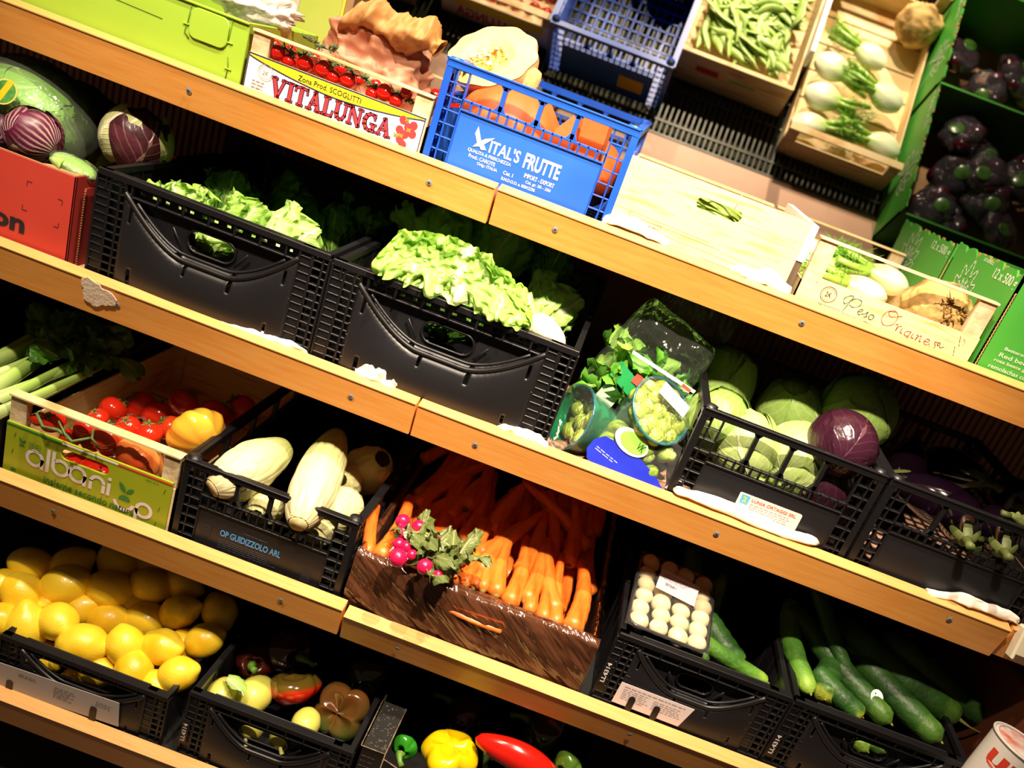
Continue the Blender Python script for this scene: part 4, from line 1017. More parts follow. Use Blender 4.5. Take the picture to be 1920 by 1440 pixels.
def headof(name, label, cat, r, leaves, mt, core, seed=0, L=None, W=None, ruf=.010, open_=.5, coresz=.8, freq=6, curl=.4, inner=.55):
    t = thing(name, label, cat); rnd = random.Random(seed); L = L or r * 1.7; W = W or r * .85
    f = MB(); f.ball(r * coresz * .8, 1, 1, 1.15, fn=lambda d, u, v: 1 + .10 * nz(d, 3, seed) + .05 * abs(nz(d, 8, seed)), nu=32, nv=24); f.build('heart', core, t)
    for k in range(leaves):
        a = k * 2.4 + rnd.uniform(-.2, .2); q = k / max(1, leaves - 1); tilt = inner * (1 - q) * .35 + open_ * q
        f = MB(); leaf(f, L * (1 - .2 * (1 - q)) * rnd.uniform(.9, 1.1), W * rnd.uniform(.85, 1.15), .35, -curl * (.4 + .6 * q), ruf * (.5 + .7 * q), freq, seed + k, M=None)
        o = f.build('leaf', mt, t)
        # leaf stands round the heart, outer face away
        o.rotation_euler = Euler((0, 0, a)); mtx = Matrix.Rotation(a, 4, 'Z') @ Matrix.Translation((0, -r * .42 * (.5 + .5 * q), -r * .75)) @ Matrix.Rotation(tilt, 4, 'X')
        o.matrix_local = mtx
    return t
LET = leafmat('lettuce_pale', '9ccf4a', 'd9ebaa', 'f0f4d0', .14, 7, .5, trans=.3)
LETG = leafmat('lettuce_green', '8cc044', 'b4da72', 'dceaa8', .08, 8, .5, trans=.35)
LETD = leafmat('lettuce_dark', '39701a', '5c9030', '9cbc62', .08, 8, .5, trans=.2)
CORE = mat('lettuce_heart', 'cfe392', 'a6cc5c', 14, .5, bump=.6, bscale=30)
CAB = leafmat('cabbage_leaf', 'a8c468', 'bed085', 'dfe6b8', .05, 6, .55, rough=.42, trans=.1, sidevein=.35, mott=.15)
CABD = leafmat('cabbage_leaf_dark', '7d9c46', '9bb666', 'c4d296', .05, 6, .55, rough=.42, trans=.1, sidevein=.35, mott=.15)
REDCAB = leafmat('red_cabbage_leaf', '2c101e', '3a1828', '5e3a48', .04, 6, .55, rough=.25, trans=0, sidevein=.3)
def cabbage(label, r, mt, cat='cabbage', seed=0, point=0., name='cabbage'):
    t = thing(name, label, cat); rnd = random.Random(seed)
    f = MB(); f.ball(r, 1, 1, 1, fn=lambda d, u, v: 1 + .03 * nz(d, 1.5, seed) + point * max(0, d.z) ** 2.5, nu=40, nv=28); f.build('head', mt, t)
    for k in range(5):
        a = k * 2.1 + seed
        def g(u, v):
            th = (u - .5) * 2.3; ph = -1.35 + 2.35 * v; w_ = math.cos(th * .55); e = abs(2 * u - 1)
            rr_ = r * (1.018 + .010 * k * .5 + .05 * max(0, e - .72) * 2 * (1 + nz((u * 6, v * 7, k + seed))) + .08 * max(0, v - .82) * 3)
            rr_ *= 1 + .012 * nz((u * 5, v * 5, seed + k)) + point * max(0, math.sin(ph)) ** 2.5
            th *= math.cos((v - .45) * 1.6)
            return (rr_ * math.cos(ph) * math.sin(th), -rr_ * math.cos(ph) * math.cos(th), rr_ * math.sin(ph))
        f = MB(); f.surf(g, 22, 18); o = f.build('wrapper_leaf', mt, t); o.rotation_euler = (rnd.uniform(-.2, .2), rnd.uniform(-.2, .2), a)
    return t

# ---- lemons
L3 = Kind([lemon_kind(k) for k in range(4)])
LM = [(40, 1111, 39, 'at the very back left, small and tilted, above the two lit ones'), (123, 1098, 44, 0), (208, 1106, 39, 0), (283, 1098, 36, 0), (338, 1146, 35, 0),
      (5, 1162, 34, 0), (50, 1176, 43, 0), (110, 1165, 38, 0), (155, 1208, 42, 0), (235, 1210, 38, 0), (302, 1213, 37, 0), (184, 1256, 37, 0), (251, 1259, 38, 0),
      (334, 1264, 36, 0), (294, 1291, 33, 0), (207, 1162, 36, 0), (276, 1162, 36, 0), (383, 1201, 35, 0), (75, 1232, 34, 0), (148, 1280, 36, 0), (73, 1134, 34, 0), (134, 1060, 38, 0), (222, 1056, 38, 0), (290, 1052, 36, 0),
      (345, 1092, 35, 0), (152, 1142, 35, 0), (243, 1135, 35, 0), (412, 1146, 35, 0), (350, 1212, 34, 0), (8, 1100, 34, 0), (60, 1060, 36, 0)]
LTXT = ['small tilted lemon high on the pile, half lit, crate edge side away from the peppers', 'large lemon high on the pile with its lower half lit', 'lemon with a blunt nipple in the shade, third along the high row', 'rounded lemon in the shade, fourth along the high row', 'tall shaded lemon with a dark scar at its lower tip',
        'lemon cut off by the picture edge, behind the big round one', 'big round dimpled lemon resting on the crate rim', 'bright lemon with a brown scar, beside the big round one', 'long lemon lying with its nipple towards the middle of the crate', 'bright lemon with a mottled patch, next to the nipple of the long one',
        'half shaded lemon standing next to the mottled one', 'lemon sunk against the rim below the long lemon', 'round bright lemon against the rim at mid crate', 'bright lemon in the crate corner next to the peppers', 'lemon lowest in the corner, half under the rim',
        'shaded lemon behind the mottled bright one', 'shaded lemon between the third and fourth lemons of the high row', 'shaded lemon leaning on the crate side next to the peppers', 'lemon seen under the rim beneath the big round one', 'lemon seen through the hand hole of the lemon crate']
for i, (px, py, rp, _) in enumerate(LM):
    deep = i in (15, 16, 20, 25, 26, 28)
    p = onp(px, py, -1.172 - (.03 if deep or i in (18, 19) else 0), .30, 1.085)
    k = rad(rp, p) / .036
    ym = 1.043 + .014 + .036 * k
    if p.y < ym: p = at(px, py, ym)
    rnd = random.Random(i * 7)
    rot = (rnd.uniform(0, 6), rnd.uniform(-.9, .9), rnd.uniform(-.8, .8))
    if i == 8: rot = (0, -.15, .1)
    if i == 6: rot = (0, -1.2, 2.6)
    if i == 9: rot = (0, .9, -.6)
    L3.put(p, rot, LTXT[i] if i < len(LTXT) else 'lemon deep in the shade of the lemon crate', 'shaded lemons at the back' if i >= len(LTXT) else 'lemons in the crate', k)
L3.clean()

def aim(p, q, roll=0.):
    """rotation that lays a thing's own z axis along p->q"""
    d = (q - p).normalized(); return (d.to_track_quat('Z', 'Y') @ Euler((0, 0, roll)).to_quaternion()).to_euler()
def mid(p, q): return (p + q) / 2
def clampy(px, py, p, ymin):
    """keep a thing behind the crate front it lies in"""
    return p if p.y >= ymin else at(px, py, ymin)

# ---- peppers on the lowest shelf
PMIX = axismat('ripening_pepper', [(0, '3a4212'), (.28, '5a4a18'), (.40, '6a4a14'), (.48, 'c8240e'), (1, 'b81a0c')], 2, .10, .14, .0, nz_amt=.2, coat=.7, nscale=14)
PGRN = mat('green_brown_pepper', '36421a', '6e3c18', 9, .14, coat=.7, lo=.42, hi=.68)
PYEL = mat('yellow_pepper_skin', 'eec90e', 'e0b80a', 6, .18, coat=.6)
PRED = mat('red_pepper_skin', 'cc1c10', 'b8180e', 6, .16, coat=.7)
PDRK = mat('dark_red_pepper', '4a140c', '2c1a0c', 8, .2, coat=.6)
PALEY = mat('pale_yellow_rind', 'd8cf62', 'b8b84a', 12, .4, coat=.2)
def put(t, p, rot, label=None, scale=None):
    t.location = p; t.rotation_euler = rot
    if label: t['label'] = label
    if scale: t.scale = (scale,) * 3
    return t
put(pepper_kind(3, PMIX, .080, .044, 1, stemc=False), onp(552, 1290, -1.165, 0, 0), (R(150), R(-14), R(20)), 'bell pepper half olive brown and half bright red')
put(pepper_kind(4, PGRN, .085, .047, 2, stemc=False), onp(641, 1333, -1.165), (R(-122), R(10), R(-15)), 'glossy dark green and brown bell pepper showing its lobed end')
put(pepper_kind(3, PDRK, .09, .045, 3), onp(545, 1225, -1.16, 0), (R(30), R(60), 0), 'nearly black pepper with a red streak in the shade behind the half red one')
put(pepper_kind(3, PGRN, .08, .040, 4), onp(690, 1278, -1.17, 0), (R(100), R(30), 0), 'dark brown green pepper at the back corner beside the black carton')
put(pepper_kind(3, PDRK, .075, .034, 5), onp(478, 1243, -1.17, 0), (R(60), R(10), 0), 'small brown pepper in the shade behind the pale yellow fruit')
def pale(p, r, rot, label, sq=1.25):
    t = thing('yellow_squash', label, 'squash', p, rot); f = MB(); f.ball(r, 1, 1, sq, fn=lambda d, u, v: 1 + .03 * nz(d, 2, r * 90) - .06 * max(0, d.z) ** 4); f.build('rind', PALEY, t)
    f = MB(); f.tube([(0, 0, r * sq * .9), (.002, 0, r * sq * 1.15), (.008, .002, r * sq * 1.35)], [.004, .003, .0045], 7); f.build('stalk', mat('pale_stalk', 'b0b060', rough=.7), t)
for px, py, rp, lb in ((477, 1303, 33, 'largest pale yellow squash, left of the half red pepper'), (417, 1303, 30, 'pale yellow squash sunk behind the rim near the lemon crate'), (573, 1357, 27, 'pale yellow squash low between the two big peppers'),
                       (470, 1362, 26, 'pale yellow squash seen through the hand hole of the pepper crate'), (530, 1380, 24, 'small yellow squash at the hand hole end of the pepper crate')):
    p = onp(px, py, -1.18) if py < 1340 else at(px, py, 1.082 if py > 1359 else 1.10); pale(p, rad(rp, p), (R(rp * 3), R(40 + rp), 0), lb)
t = thing('wilted_leaf', 'pale curled leaf lying on the yellow squashes', 'leaf', onp(425, 1273, -1.145), (R(70), 0, R(60)))
f = MB(); leaf(f, .055, .014, .5, .8, .004, 5, 2, 12, 14); f.build('leaf_blade', LET, t)
# carton
put(pepper_kind(4, PYEL, .088, .046, 6, stemc=False), at(842, 1418, 1.10), (R(172), R(-6), 0), 'bright yellow bell pepper standing in the black carton')
t = thing('red_pepper', 'long red pepper lying across the front of the black carton', 'pepper', at(968, 1424, 1.10), (0, R(-84), R(-4)))
f = MB()
def g(u, v): a = 2 * PI * u; q = math.sin(PI * v) ** .35 * (1.0 - .35 * v); return (.031 * q * (1 + .07 * math.cos(3 * a)) * math.cos(a) + .008 * math.sin(PI * v), .031 * q * math.sin(a), .16 * (v - .5))
f.surf(g, 36, 26, wrap=True); f.build('skin', PRED, t); f = MB(); f.tube([(0, 0, -.078), (0, 0, -.10)], [.006, .004], 8); f.build('stalk', mat('pepper_stalk'  , '6f9a35'), t)
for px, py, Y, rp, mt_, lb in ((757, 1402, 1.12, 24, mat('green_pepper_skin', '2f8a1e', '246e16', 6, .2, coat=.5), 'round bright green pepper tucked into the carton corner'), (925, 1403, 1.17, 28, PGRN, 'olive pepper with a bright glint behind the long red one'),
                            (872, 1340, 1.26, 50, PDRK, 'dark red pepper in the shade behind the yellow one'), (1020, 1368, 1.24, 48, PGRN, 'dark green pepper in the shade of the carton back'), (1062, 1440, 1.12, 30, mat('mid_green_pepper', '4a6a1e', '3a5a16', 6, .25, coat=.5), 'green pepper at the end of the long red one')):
    p = at(px, py, Y); k = rad(rp, p); put(pepper_kind(3, mt_, k * 1.9, k, int(rp)), p, (R(rp * 4), R(rp * 2), 0), lb)

# ---- third shelf: cucumbers
CU = [cucumber_kind(1, .26, .0225, .012, ('1c3a12', '2e5418', '56782a')), cucumber_kind(2, .22, .020, .02, ('34601a', '5c8a2c', '86aa3c')), cucumber_kind(3, .15, .026, .008, ('1f4214', '2c561c', '9aa636'))]
CK = Kind(CU)
for a, b_, rp, k, lb in (((1499, 1200), (1521, 1302), 20, 1, 'pale green cucumber standing against the crate side'), ((1566, 1244), (1548, 1312), 25, 2, 'short thick cucumber with a yellow striped end'),
                         ((1660, 1276), (1766, 1392), 27, 0, 'long dark cucumber with a pale green tip, middle of the crate'), ((1715, 1284), (1798, 1348), 29, 0, 'cucumber with a thin dried stem at its tip'),
                         ((1808, 1313), (1876, 1368), 24, 0, 'dark cucumber farthest along, behind the white tub'), ((1610, 1285), (1672, 1358), 23, 0, 'cucumber wearing a small round white sticker'),
                         ((1578, 1305), (1618, 1345), 20, 2, 'dull green cucumber under the stickered one'), ((1592, 1366), (1628, 1410), 19, 1, 'pale cucumber end seen first through the hand hole'),
                         ((1618, 1372), (1662, 1412), 19, 0, 'dark cucumber end seen second through the hand hole'), ((1594, 1276), (1602, 1300), 15, 0, 'cucumber tip with a dry blossom behind the thick one'),
                         ((1343, 1180), (1334, 1240), 13, 1, 'bright green cucumber edge beside the mushroom tray'), ((1362, 1212), (1388, 1250), 24, 2, 'mid green cucumber next to the mushroom tray'),
                         ((1395, 1248), (1440, 1280), 15, 1, 'bright curved cucumber end at the crate rim'), ((1318, 1205), (1322, 1245), 20, 0, 'dark cucumber under the corner of the mushroom tray')):
    z0 = -.782 if a[0] > 1450 else -.815; hole = a[1] > 1360
    pb = onp(b_[0], b_[1], z0 - .004) if not hole else at(b_[0], b_[1], 1.165); pa = onp(a[0], a[1], z0, .1, 1.15) if not hole else at(a[0], a[1], 1.23)
    vis = (pa - pb).length; L_ = {0: .26, 1: .22, 2: .15}[k]; R_ = {0: .0225, 1: .020, 2: .026}[k]
    d = (pa - pb).normalized(); r_ = rad(rp, pb); sc_z = max(1., min(vis / L_, 1.2)) if k != 2 else max(.7, vis / L_)
    o = CK.put(pb + d * (L_ * sc_z / 2), aim(pb, pb + d), lb, 'cucumbers in the two crates', (r_ / R_, r_ / R_, sc_z), k)
    if 'wearing' in lb:
        ctr = at(1650, 1335, pb.y + (pa.y - pb.y) * .33 - .02)
        inv = o.matrix_basis.inverted()
        f = MB(); f.v = []; f.flat([(.0125 * math.cos(q * PI / 12), .0125 * math.sin(q * PI / 12)) for q in range(24)], 0)
        f.flat([(-.004 + .0022 * math.cos(q * PI / 6), -.004 + .002 * math.sin(q * PI / 6)) for q in range(12)], -.0003, 1); f.flat([(-.004 + .0018 * math.cos(q * PI / 6), .005 + .0014 * math.sin(q * PI / 6)) for q in range(12)], -.0003, 2)
        s_ = f.build('sticker', [WHITE, REDP, GREENP], o); mid_p = pb + d * .05; mid_p = mid_p + Vector((-.0, -.62, .78)).normalized() * (r_ + .0012)
        s_.matrix_parent_inverse = Matrix(); s_.matrix_local = inv @ (Matrix.Translation(mid_p) @ Matrix.Rotation(R(-38), 4, 'X') @ Matrix.Rotation(R(12), 4, 'Z'))
    if 'dried stem' in lb:
        f = MB(); f.tube([(0, 0, -.13), (.004, .002, -.150), (.002, .004, -.170)], [.003, .0014, .002], 6); f.build('dried_stem', mat('dry_blossom'), o)

# mushroom tray
t = thing('mushroom_tray', 'black tray of white button mushrooms under clear film, with a price label', 'tray')
fl = onp(1176, 1166, -.766); t.location = fl; t.rotation_euler = (R(13), R(0), R(-2))
w_, l_ = .140, .172
f = MB()
lp = rr(0, w_, 0, l_, .018, 5); n = len(lp)
vs = [(a, b_, 0) for a, b_ in lp] + [(w_ / 2 + (a - w_ / 2) * .86, l_ / 2 + (b_ - l_ / 2) * .86, -.034) for a, b_ in lp]
f.add(vs, [(i, (i + 1) % n, n + (i + 1) % n, n + i) for i in range(n)] + [tuple(range(2 * n - 1, n - 1, -1))], 0, True)
f.tube([(a, b_, 0) for a, b_ in lp] + [(lp[0][0], lp[0][1], 0)], .003, 6, cap=False); f.build('tray_shell', mat('tray_black', '0e0e10', rough=.2, coat=.5), t)
MUSH = mat('button_mushroom_skin', 'dac8a0', 'ccb78c', 12, .7, bump=.1, sss=.1)
for j in range(6):
    for i in range(4):
        rd = random.Random(j * 7 + i)
        f = MB(); r_ = .0172 * rd.uniform(.93, 1.04); f.ball(r_, 1, 1, .86, fn=lambda d, u, v: 1 + .04 * nz(d, 1.5, j * 3 + i) - .12 * max(0, -d.z), nu=20, nv=14)
        f.tube([(0, 0, -r_ * .6), (0, 0, -r_ * 1.25)], [.008, .007], 10)
        f.build('mushroom', MUSH, t, loc=(.018 + .0345 * i + rd.uniform(-.002, .002), .017 + .0275 * j + rd.uniform(-.002, .002), -.004 + rd.uniform(-.002, .002)), rot=(rd.uniform(-.3, .3), rd.uniform(-.3, .3), 0))
def filmtop(u, v): return (-.004 + (w_ + .008) * u, -.004 + (l_ + .008) * v, .0125 * min(1, min(u, 1 - u) * 9, min(v, 1 - v) * 11) ** .5 + .0014 * nz((u * 9, v * 9, 1), 1.5) + .0005)
f = MB(); f.surf(filmtop, 50, 50); f.build('film', filmmat('clear_wrap', 'ffffff', .03, .06, .28, 'ffffff', 30), t)
f = MB(); f.box(-.036, .036, -.027, .027, 0, .0005); lb = f.build('price_label', mat('tray_label', 'd8d0dc', rough=.5), t, loc=(.070, .104, .0165), rot=(R(-3), 0, R(-7)))
f = MB(); FZ = lambda c: Vector((c.x, c.z, .0008))
thinlines(f, -.028, .028, .016, .0045, 4, 0, h=.0016, seed=6, zig=.3); thinlines(f, -.022, .0, -.006, .0025, 3, 0, h=.002, seed=8)
f.v = [(a, c, .0008) for a, b_, c in f.v]; f.build('printed_lines', GREY, lb)

# carrots
KC = Kind([carrot_kind(k, .185, .0165) for k in range(4)])
CAR = [((953, 1135), (967, 1080), 17, 'lit carrot with a rounded end, fourth from the carton corner'), ((930, 1118), (944, 1068), 16, 'lit carrot beside the small carrot ends'), ((985, 1130), (1005, 1050), 16, 'shaded carrot with a green end showing in front'),
       ((993, 1150), (1000, 1120), 13, 'short pointed carrot end behind the green topped one'), ((1017, 1166), (1021, 1108), 15, 'lit slim carrot between two larger ones'), ((1042, 1151), (1034, 1068), 17, 'lit carrot with a button like crown'),
       ((1070, 1184), (1083, 1095), 19, 'thickest lit carrot, next to the carton corner'), ((1043, 1174), (1046, 1140), 13, 'small carrot end under the one with the button crown'), ((973, 1076), (1003, 1000), 16, 'shaded carrot with two rounded bumps at its end'),
       ((897, 1076), (950, 1020), 17, 'shaded carrot with a dark green crown beside the radish leaves'), ((893, 1040), (942, 1008), 14, 'slanting shaded carrot above the green crowned one'), ((920, 998), (958, 950), 15, 'shaded carrot with its end raised behind the radishes'),
       ((710, 1049), (735, 998), 17, 'bright carrot standing beside the radishes'), ((690, 1040), (697, 1010), 12, 'small carrot squeezed in the carton corner by the radishes'), ((847, 1090), (862, 1060), 14, 'orange carrot end below the radish leaves'),
       ((873, 1099), (885, 1070), 11, 'first of the small carrot ends along the film edge'), ((888, 1103), (900, 1075), 11, 'second of the small carrot ends along the film edge'), ((905, 1108), (916, 1078), 13, 'third of the small carrot ends along the film edge'),
       ((1103, 1030), (1060, 985), 13, 'shaded carrot lying crosswise by the carton side'), ((1040, 1055), (1026, 940), 15, 'long shaded carrot hanging tip first in the middle'), ((1065, 1060), (1070, 1000), 15, 'shaded carrot between the long hanging one and the carton side')]
for a, b_, rp, lb in CAR:
    pa = onp(a[0], a[1], -.818, .10, 1.15); pb = onp(b_[0], b_[1], -.818, .16, 1.15); rp *= 1.15
    d = (pb - pa).normalized(); r_ = rad(rp, pa)
    down = 'tip first' in lb
    KC.put(pa + d * .0925, aim(pa, pa - d) if not down else aim(pa, pa + d), lb, 'carrots in the carton', (r_ / .0165, r_ / .0165, 1))
rd = random.Random(21)
for k in range(74):                                             # the rest of the heap, in the shade of the shelf above
    u = rd.random(); y_ = 1.20 + .30 * rd.random() ** .8; x_ = -.19 + .36 * rd.random(); 
    z_ = -.838 + .20 * (y_ - 1.2) + rd.uniform(-.03, .0)
    if y_ < 1.26 and x_ > -.06: z_ -= .03
    p = Vector((x_, y_ + .06, Zw(z_))); d = Vector((rd.uniform(-.35, .75) * (1 if x_ < .05 else .3), 1, .22 + rd.uniform(-.1, .12))).normalized()
    KC.put(p, aim(p, p - d), 'carrot in the dark heap at the back of the carton', 'shaded carrots in the carton', rd.uniform(.85, 1.1))
pa = at(818, 1128, 1.1315); pb = at(946, 1178, 1.1325)
KC.put(mid(pa, pb), aim(pa, pb), 'single carrot trapped between the film and the carton front', 'carrots in the carton', (.9, .5, (pb - pa).length / .185))

# radishes
t = thing('radish_bunch', 'bunch of pink red radishes with limp leaves lying on the carrots', 'radishes', onp(790, 1020, -.775, .1, 1.2))
RAD = mat('radish_skin', 'd41450', 'c21048', 12, .3, coat=.3)
for px, py, rp in ((755, 978, 13), (757, 999, 14), (785, 988, 12), (748, 1020, 11), (762, 1025, 11), (781, 1021, 11), (746, 1046, 16), (796, 1063, 14), (821, 1078, 9), (817, 1013, 9), (772, 1040, 9)):
    p = onp(px, py, -.758, .1, 1.2); r_ = rad(rp, p) * 1.08; q = p - t.location; rd = random.Random(px)
    f = MB(); f.ball(r_, 1, 1, 1.05, fn=lambda d, u, v: 1 + .05 * nz(d, 2, px)); o = f.build('radish', RAD, t, loc=q, rot=(rd.uniform(-1, 1), rd.uniform(-1, 1), 0))
    f = MB(); f.tube([(0, 0, -r_ * .98), (.001, 0, -r_ * 1.5), (.004, .002, -r_ * 2.0)], [.0018, .0008, .0003], 5); f.build('root_tail', mat('radish_tail', 'e8c8cc', rough=.6), o)
RL = leafmat('radish_leaf', '5c6c34', '808c50', 'b6b884', .10, 8, .5, trans=.2)
for k in range(34):
    rd = random.Random(k + 50); px = 782 + rd.random() * 82; py = 1000 + (px - 782) * .75 + rd.uniform(-26, 26)
    p = onp(px, py, -.758 + rd.uniform(-.01, .008), .1, 1.2); f = MB(); leaf(f, .05, .014, .8, rd.uniform(-1.5, 1.5), .008, 8, k, 12, 12)
    f.build('leaf', RL, t, loc=p - t.location, rot=(R(rd.uniform(-110, -40)), R(rd.uniform(-50, 50)), R(rd.uniform(0, 360))))
for k in range(9):
    rd = random.Random(k + 90); a = onp(770 + k * 3, 1000 + k * 6, -.765, .1, 1.2) - t.location; b_ = onp(815 + rd.uniform(-12, 20), 1020 + rd.uniform(-20, 30), -.758, .1, 1.2) - t.location
    f = MB(); f.tube([a, (a + b_) / 2 + Vector((0, 0, .006)), b_], .0017, 6); f.build('leaf_stalk', mat('pale_stem', 'a8b868', '8ea04c', 60, .6), t)

# ---- tomatoes in the green printed crate
TR = mat('tomato_skin', 'c8180e', 'dc3216', 6, .16, coat=.6, sss=.1); TO = mat('tomato_orange', 'd4481a', 'c8341a', 7, .18, coat=.6, sss=.1); TB = mat('beef_tomato', 'cf6a34', 'c0401e', 5, .16, coat=.6, c3='d88a44'); TY = mat('ribbed_yellow_tomato', 'e8a62c', 'e0902a', 4, .16, coat=.6, c3='ecb83c')
TD = [(86, 797, 23, TR, 0, 'red vine tomato nearest the corner post with a green stalk'), (60, 793, 16, TR, 0, 'small dark red tomato tight in the crate corner'), (162, 805, 23, TR, 0, 'round red tomato with a pink shine, behind the vine stalk'),
      (203, 820, 31, TO, 0, 'orange red tomato in the middle of the opening'), (132, 822, 20, TR, 0, 'red tomato low behind the lime board, near the handle'), (172, 829, 20, TO, 0, 'tomato low beside the vine tip'), (208, 836, 23, TR, 0, 'cherry red tomato with a pink highlight next to the big beef tomato'),
      (262, 858, 46, TB, 1, 'big ribbed orange beef tomato against the lime board'), (279, 813, 25, TR, 0, 'red tomato under the top rail near the yellow one'), (368, 812, 50, TY, 1, 'large ribbed yellow beef tomato lying above the rail'),
      (318, 802, 24, TO, 0, 'orange tomato wedged behind the yellow ribbed one'), (295, 778, 28, TR, 0, 'dark shaded tomato behind the rail middle'), (408, 782, 34, TR, 1, 'large dark red tomato in the shade right behind the yellow one'),
      (450, 768, 30, TR, 0, 'dark red tomato at the far corner in the shade'), (262, 760, 28, TR, 0, 'very dark tomato deep in the crate'), (212, 768, 26, TR, 0, 'dark tomato deep in the crate under the shelf'), (183, 784, 20, TR, 0, 'small dark tomato behind the round shiny one'), (345, 755, 28, TR, 0, 'dark tomato beyond the yellow one'), (240, 800, 22, TR, 0, 'red tomato just behind the rail')]
for px, py, rp, mt_, rib, lb in TD:
    low = py > 826 or px in (132,)
    p = onp(px, py, -.815 + (.012 if not low else -.014) + (.03 if px in (368,) else 0) - (.02 if py < 800 and 200 < px < 480 else 0), .05, 1.2)
    r_ = rad(rp, p); rd = random.Random(px * 3)
    p.y = max(p.y, 1.139 + r_)
    t = tomato(r_, label=lb, lobes=10 if rib else 0, amp=.13 if rib else 0, flat=.76 if rib else .88, mt=mt_, stem=True)
    put(t, p, (R(rd.uniform(-50, 20)), R(rd.uniform(-40, 40)), R(rd.uniform(0, 90))) if not rib else (R(-30), R(-75 if px == 368 else 30), R(0)))
for i, (px, py) in enumerate(((136, 880), (172, 890), (112, 880), (190, 895))):
    p = at(px, py, 1.172); put(tomato(.030, mt=TR, label='tomato seen through the handle slot, %s from the corner post side' % ORD[[1, 2, 0, 3][i]], stem=(i == 1)), p, (R(60), R(i * 30), 0))
t = thing('tomato_vine', 'green vine stalk lying over the ripe tomatoes', 'vine', onp(130, 815, -.785))
f = MB(); f.tube([onp(a, b_, zz - .006) - t.location for a, b_, zz in ((68, 774, -.770), (80, 800, -.786), (108, 806, -.780), (122, 815, -.783), (135, 828, -.79), (175, 820, -.776))], [.0022, .0028, .003, .0034, .003, .002], 7)
f.tube([onp(a, b_, zz) - t.location for a, b_, zz in ((110, 790, -.776), (118, 806, -.782), (126, 824, -.79))], .0018, 6); f.tube([onp(a, b_, zz) - t.location for a, b_, zz in ((175, 805, -.77), (172, 822, -.775), (185, 838, -.79))], .002, 6)
f.build('stalk', STEM, t)

# ---- pale heads in the lettered black crate
WH = axismat('white_head', [(0, 'd2c494'), (.35, 'dad0a6'), (.62, 'ccca8c'), (.80, '8c9c48'), (1, '4c6228')], 2, .24, .5, 1., 26, .3, nscale=16)
WHL = leafmat('white_head_leaf', 'dfe0a8', 'ece8cc', 'f2eeda', .12, 7, .5, trans=.2); WHG = leafmat('white_head_green', '5f7a34', 'a6b468', 'd6d8a0', .12, 7, .5, trans=.15)
def wrapleaf(f, l, r, sd):
    def g(u, v):
        q = (math.sin(PI * min(1, (v * .93 + .035))) ** .42) * (1.05 - .22 * v) * (1.03 + .015 * (sd % 3) + .16 * max(0, v - .78) * (1 + nz((u * 5, v * 6, sd), 1)) * 2.5) + .06 * r * 0
        th = (u - .5) * 2.3 * math.sin(PI * min(1, .22 + v * .62)); q *= 1 + .04 * nz((u * 4, v * 5, sd), 1) + .022 * math.sin(u * 24 + 3 * nz((u * 2, v * 3, sd), 1)) * (1 - .4 * v) + .06 * max(0, abs(2 * u - 1) - .75) * 3 * abs(nz((u * 8, v * 8, sd), 1)) * 2
        return (r * q * math.sin(th), -r * q * math.cos(th), l * 1.02 * (v - .5))
    f.surf(g, 40, 40)
def elong(label, l, r, seed, green=.5, stub=True):
    t = thing('chinese_cabbage', label, 'cabbage'); f = MB()
    def g(u, v):
        a = 2 * PI * u; q = (math.sin(PI * min(1, (v * .93 + .035))) ** .42) * (1.05 - .22 * v) + .02
        q *= 1 + .05 * math.sin(5 * a + 3 * v + seed) + .10 * abs(nz((math.cos(a) * 5, math.sin(a) * 5, v * 3), 1.2, seed + 4)) + .06 * nz((math.cos(a) * 2, math.sin(a) * 2, v * 4), 1.4, seed)
        return (r * q * math.cos(a), r * q * math.sin(a), l * (v - .5))
    f.surf(g, 64, 48, wrap=True); f.build('head', WH, t)
    for k in range(7):
        a = k * 2.4 + seed; f = MB(); wrapleaf(f, l, r, seed + k)
        o = f.build('outer_leaf', WH, t); o.rotation_euler = (0, 0, a)
    if stub:
        f = MB(); f.tube([(0, 0, -l * .5), (0, 0, -l * .53)], [r * .42, r * .36], 16); f.build('cut_stump', mat('cut_stump', 'd8c890', 'b89a60', 60, .8), t)
    return t
for a, b_, r_px, lb, sd, zz in (((400, 915), (538, 838), 47, 'large white cabbage head lying low across the lettered crate', 1, -.775), ((560, 980), (632, 815), 45, 'long white cabbage head with leafy green top, standing across the middle', 4, -.762)):
    pa = onp(a[0], a[1], zz - .02, .15, 1.15); pb = onp(b_[0], b_[1], zz + .01, .2, 1.15); l = min((pb - pa).length, .27); r_ = rad(r_px, pa)
    put(elong(lb, l, r_, sd), mid(pa, pb), aim(pa, pb))
for px, py, rp, lb, sd, rot, zz in ((638, 956, 40, 'round pale kohlrabi like head with a cut stub', 2, (R(90), R(-60), 0), -.80), (646, 902, 34, 'green round head in the shade behind the stubbed one', 5, (R(60), 0, 0), -.80), (475, 975, 34, 'pale head low behind the rim, seen through the windows', 6, (R(80), R(20), 0), -.83), (430, 925, 36, 'white head at the crate side nearest the tomatoes', 8, (R(90), R(40), 0), -.80), (690, 880, 44, 'dim brownish head in the dark back corner', 9, (R(20), R(30), 0), -.79), (590, 1005, 30, 'yellowish head low at the corner of the lettered crate', 10, (R(70), 0, 0), -.83)):
    p = onp(px, py, zz); r_ = rad(rp, p); p.y = max(p.y, 1.145 + r_); put(elong(lb, r_ * 2.3, r_, sd), p, rot)

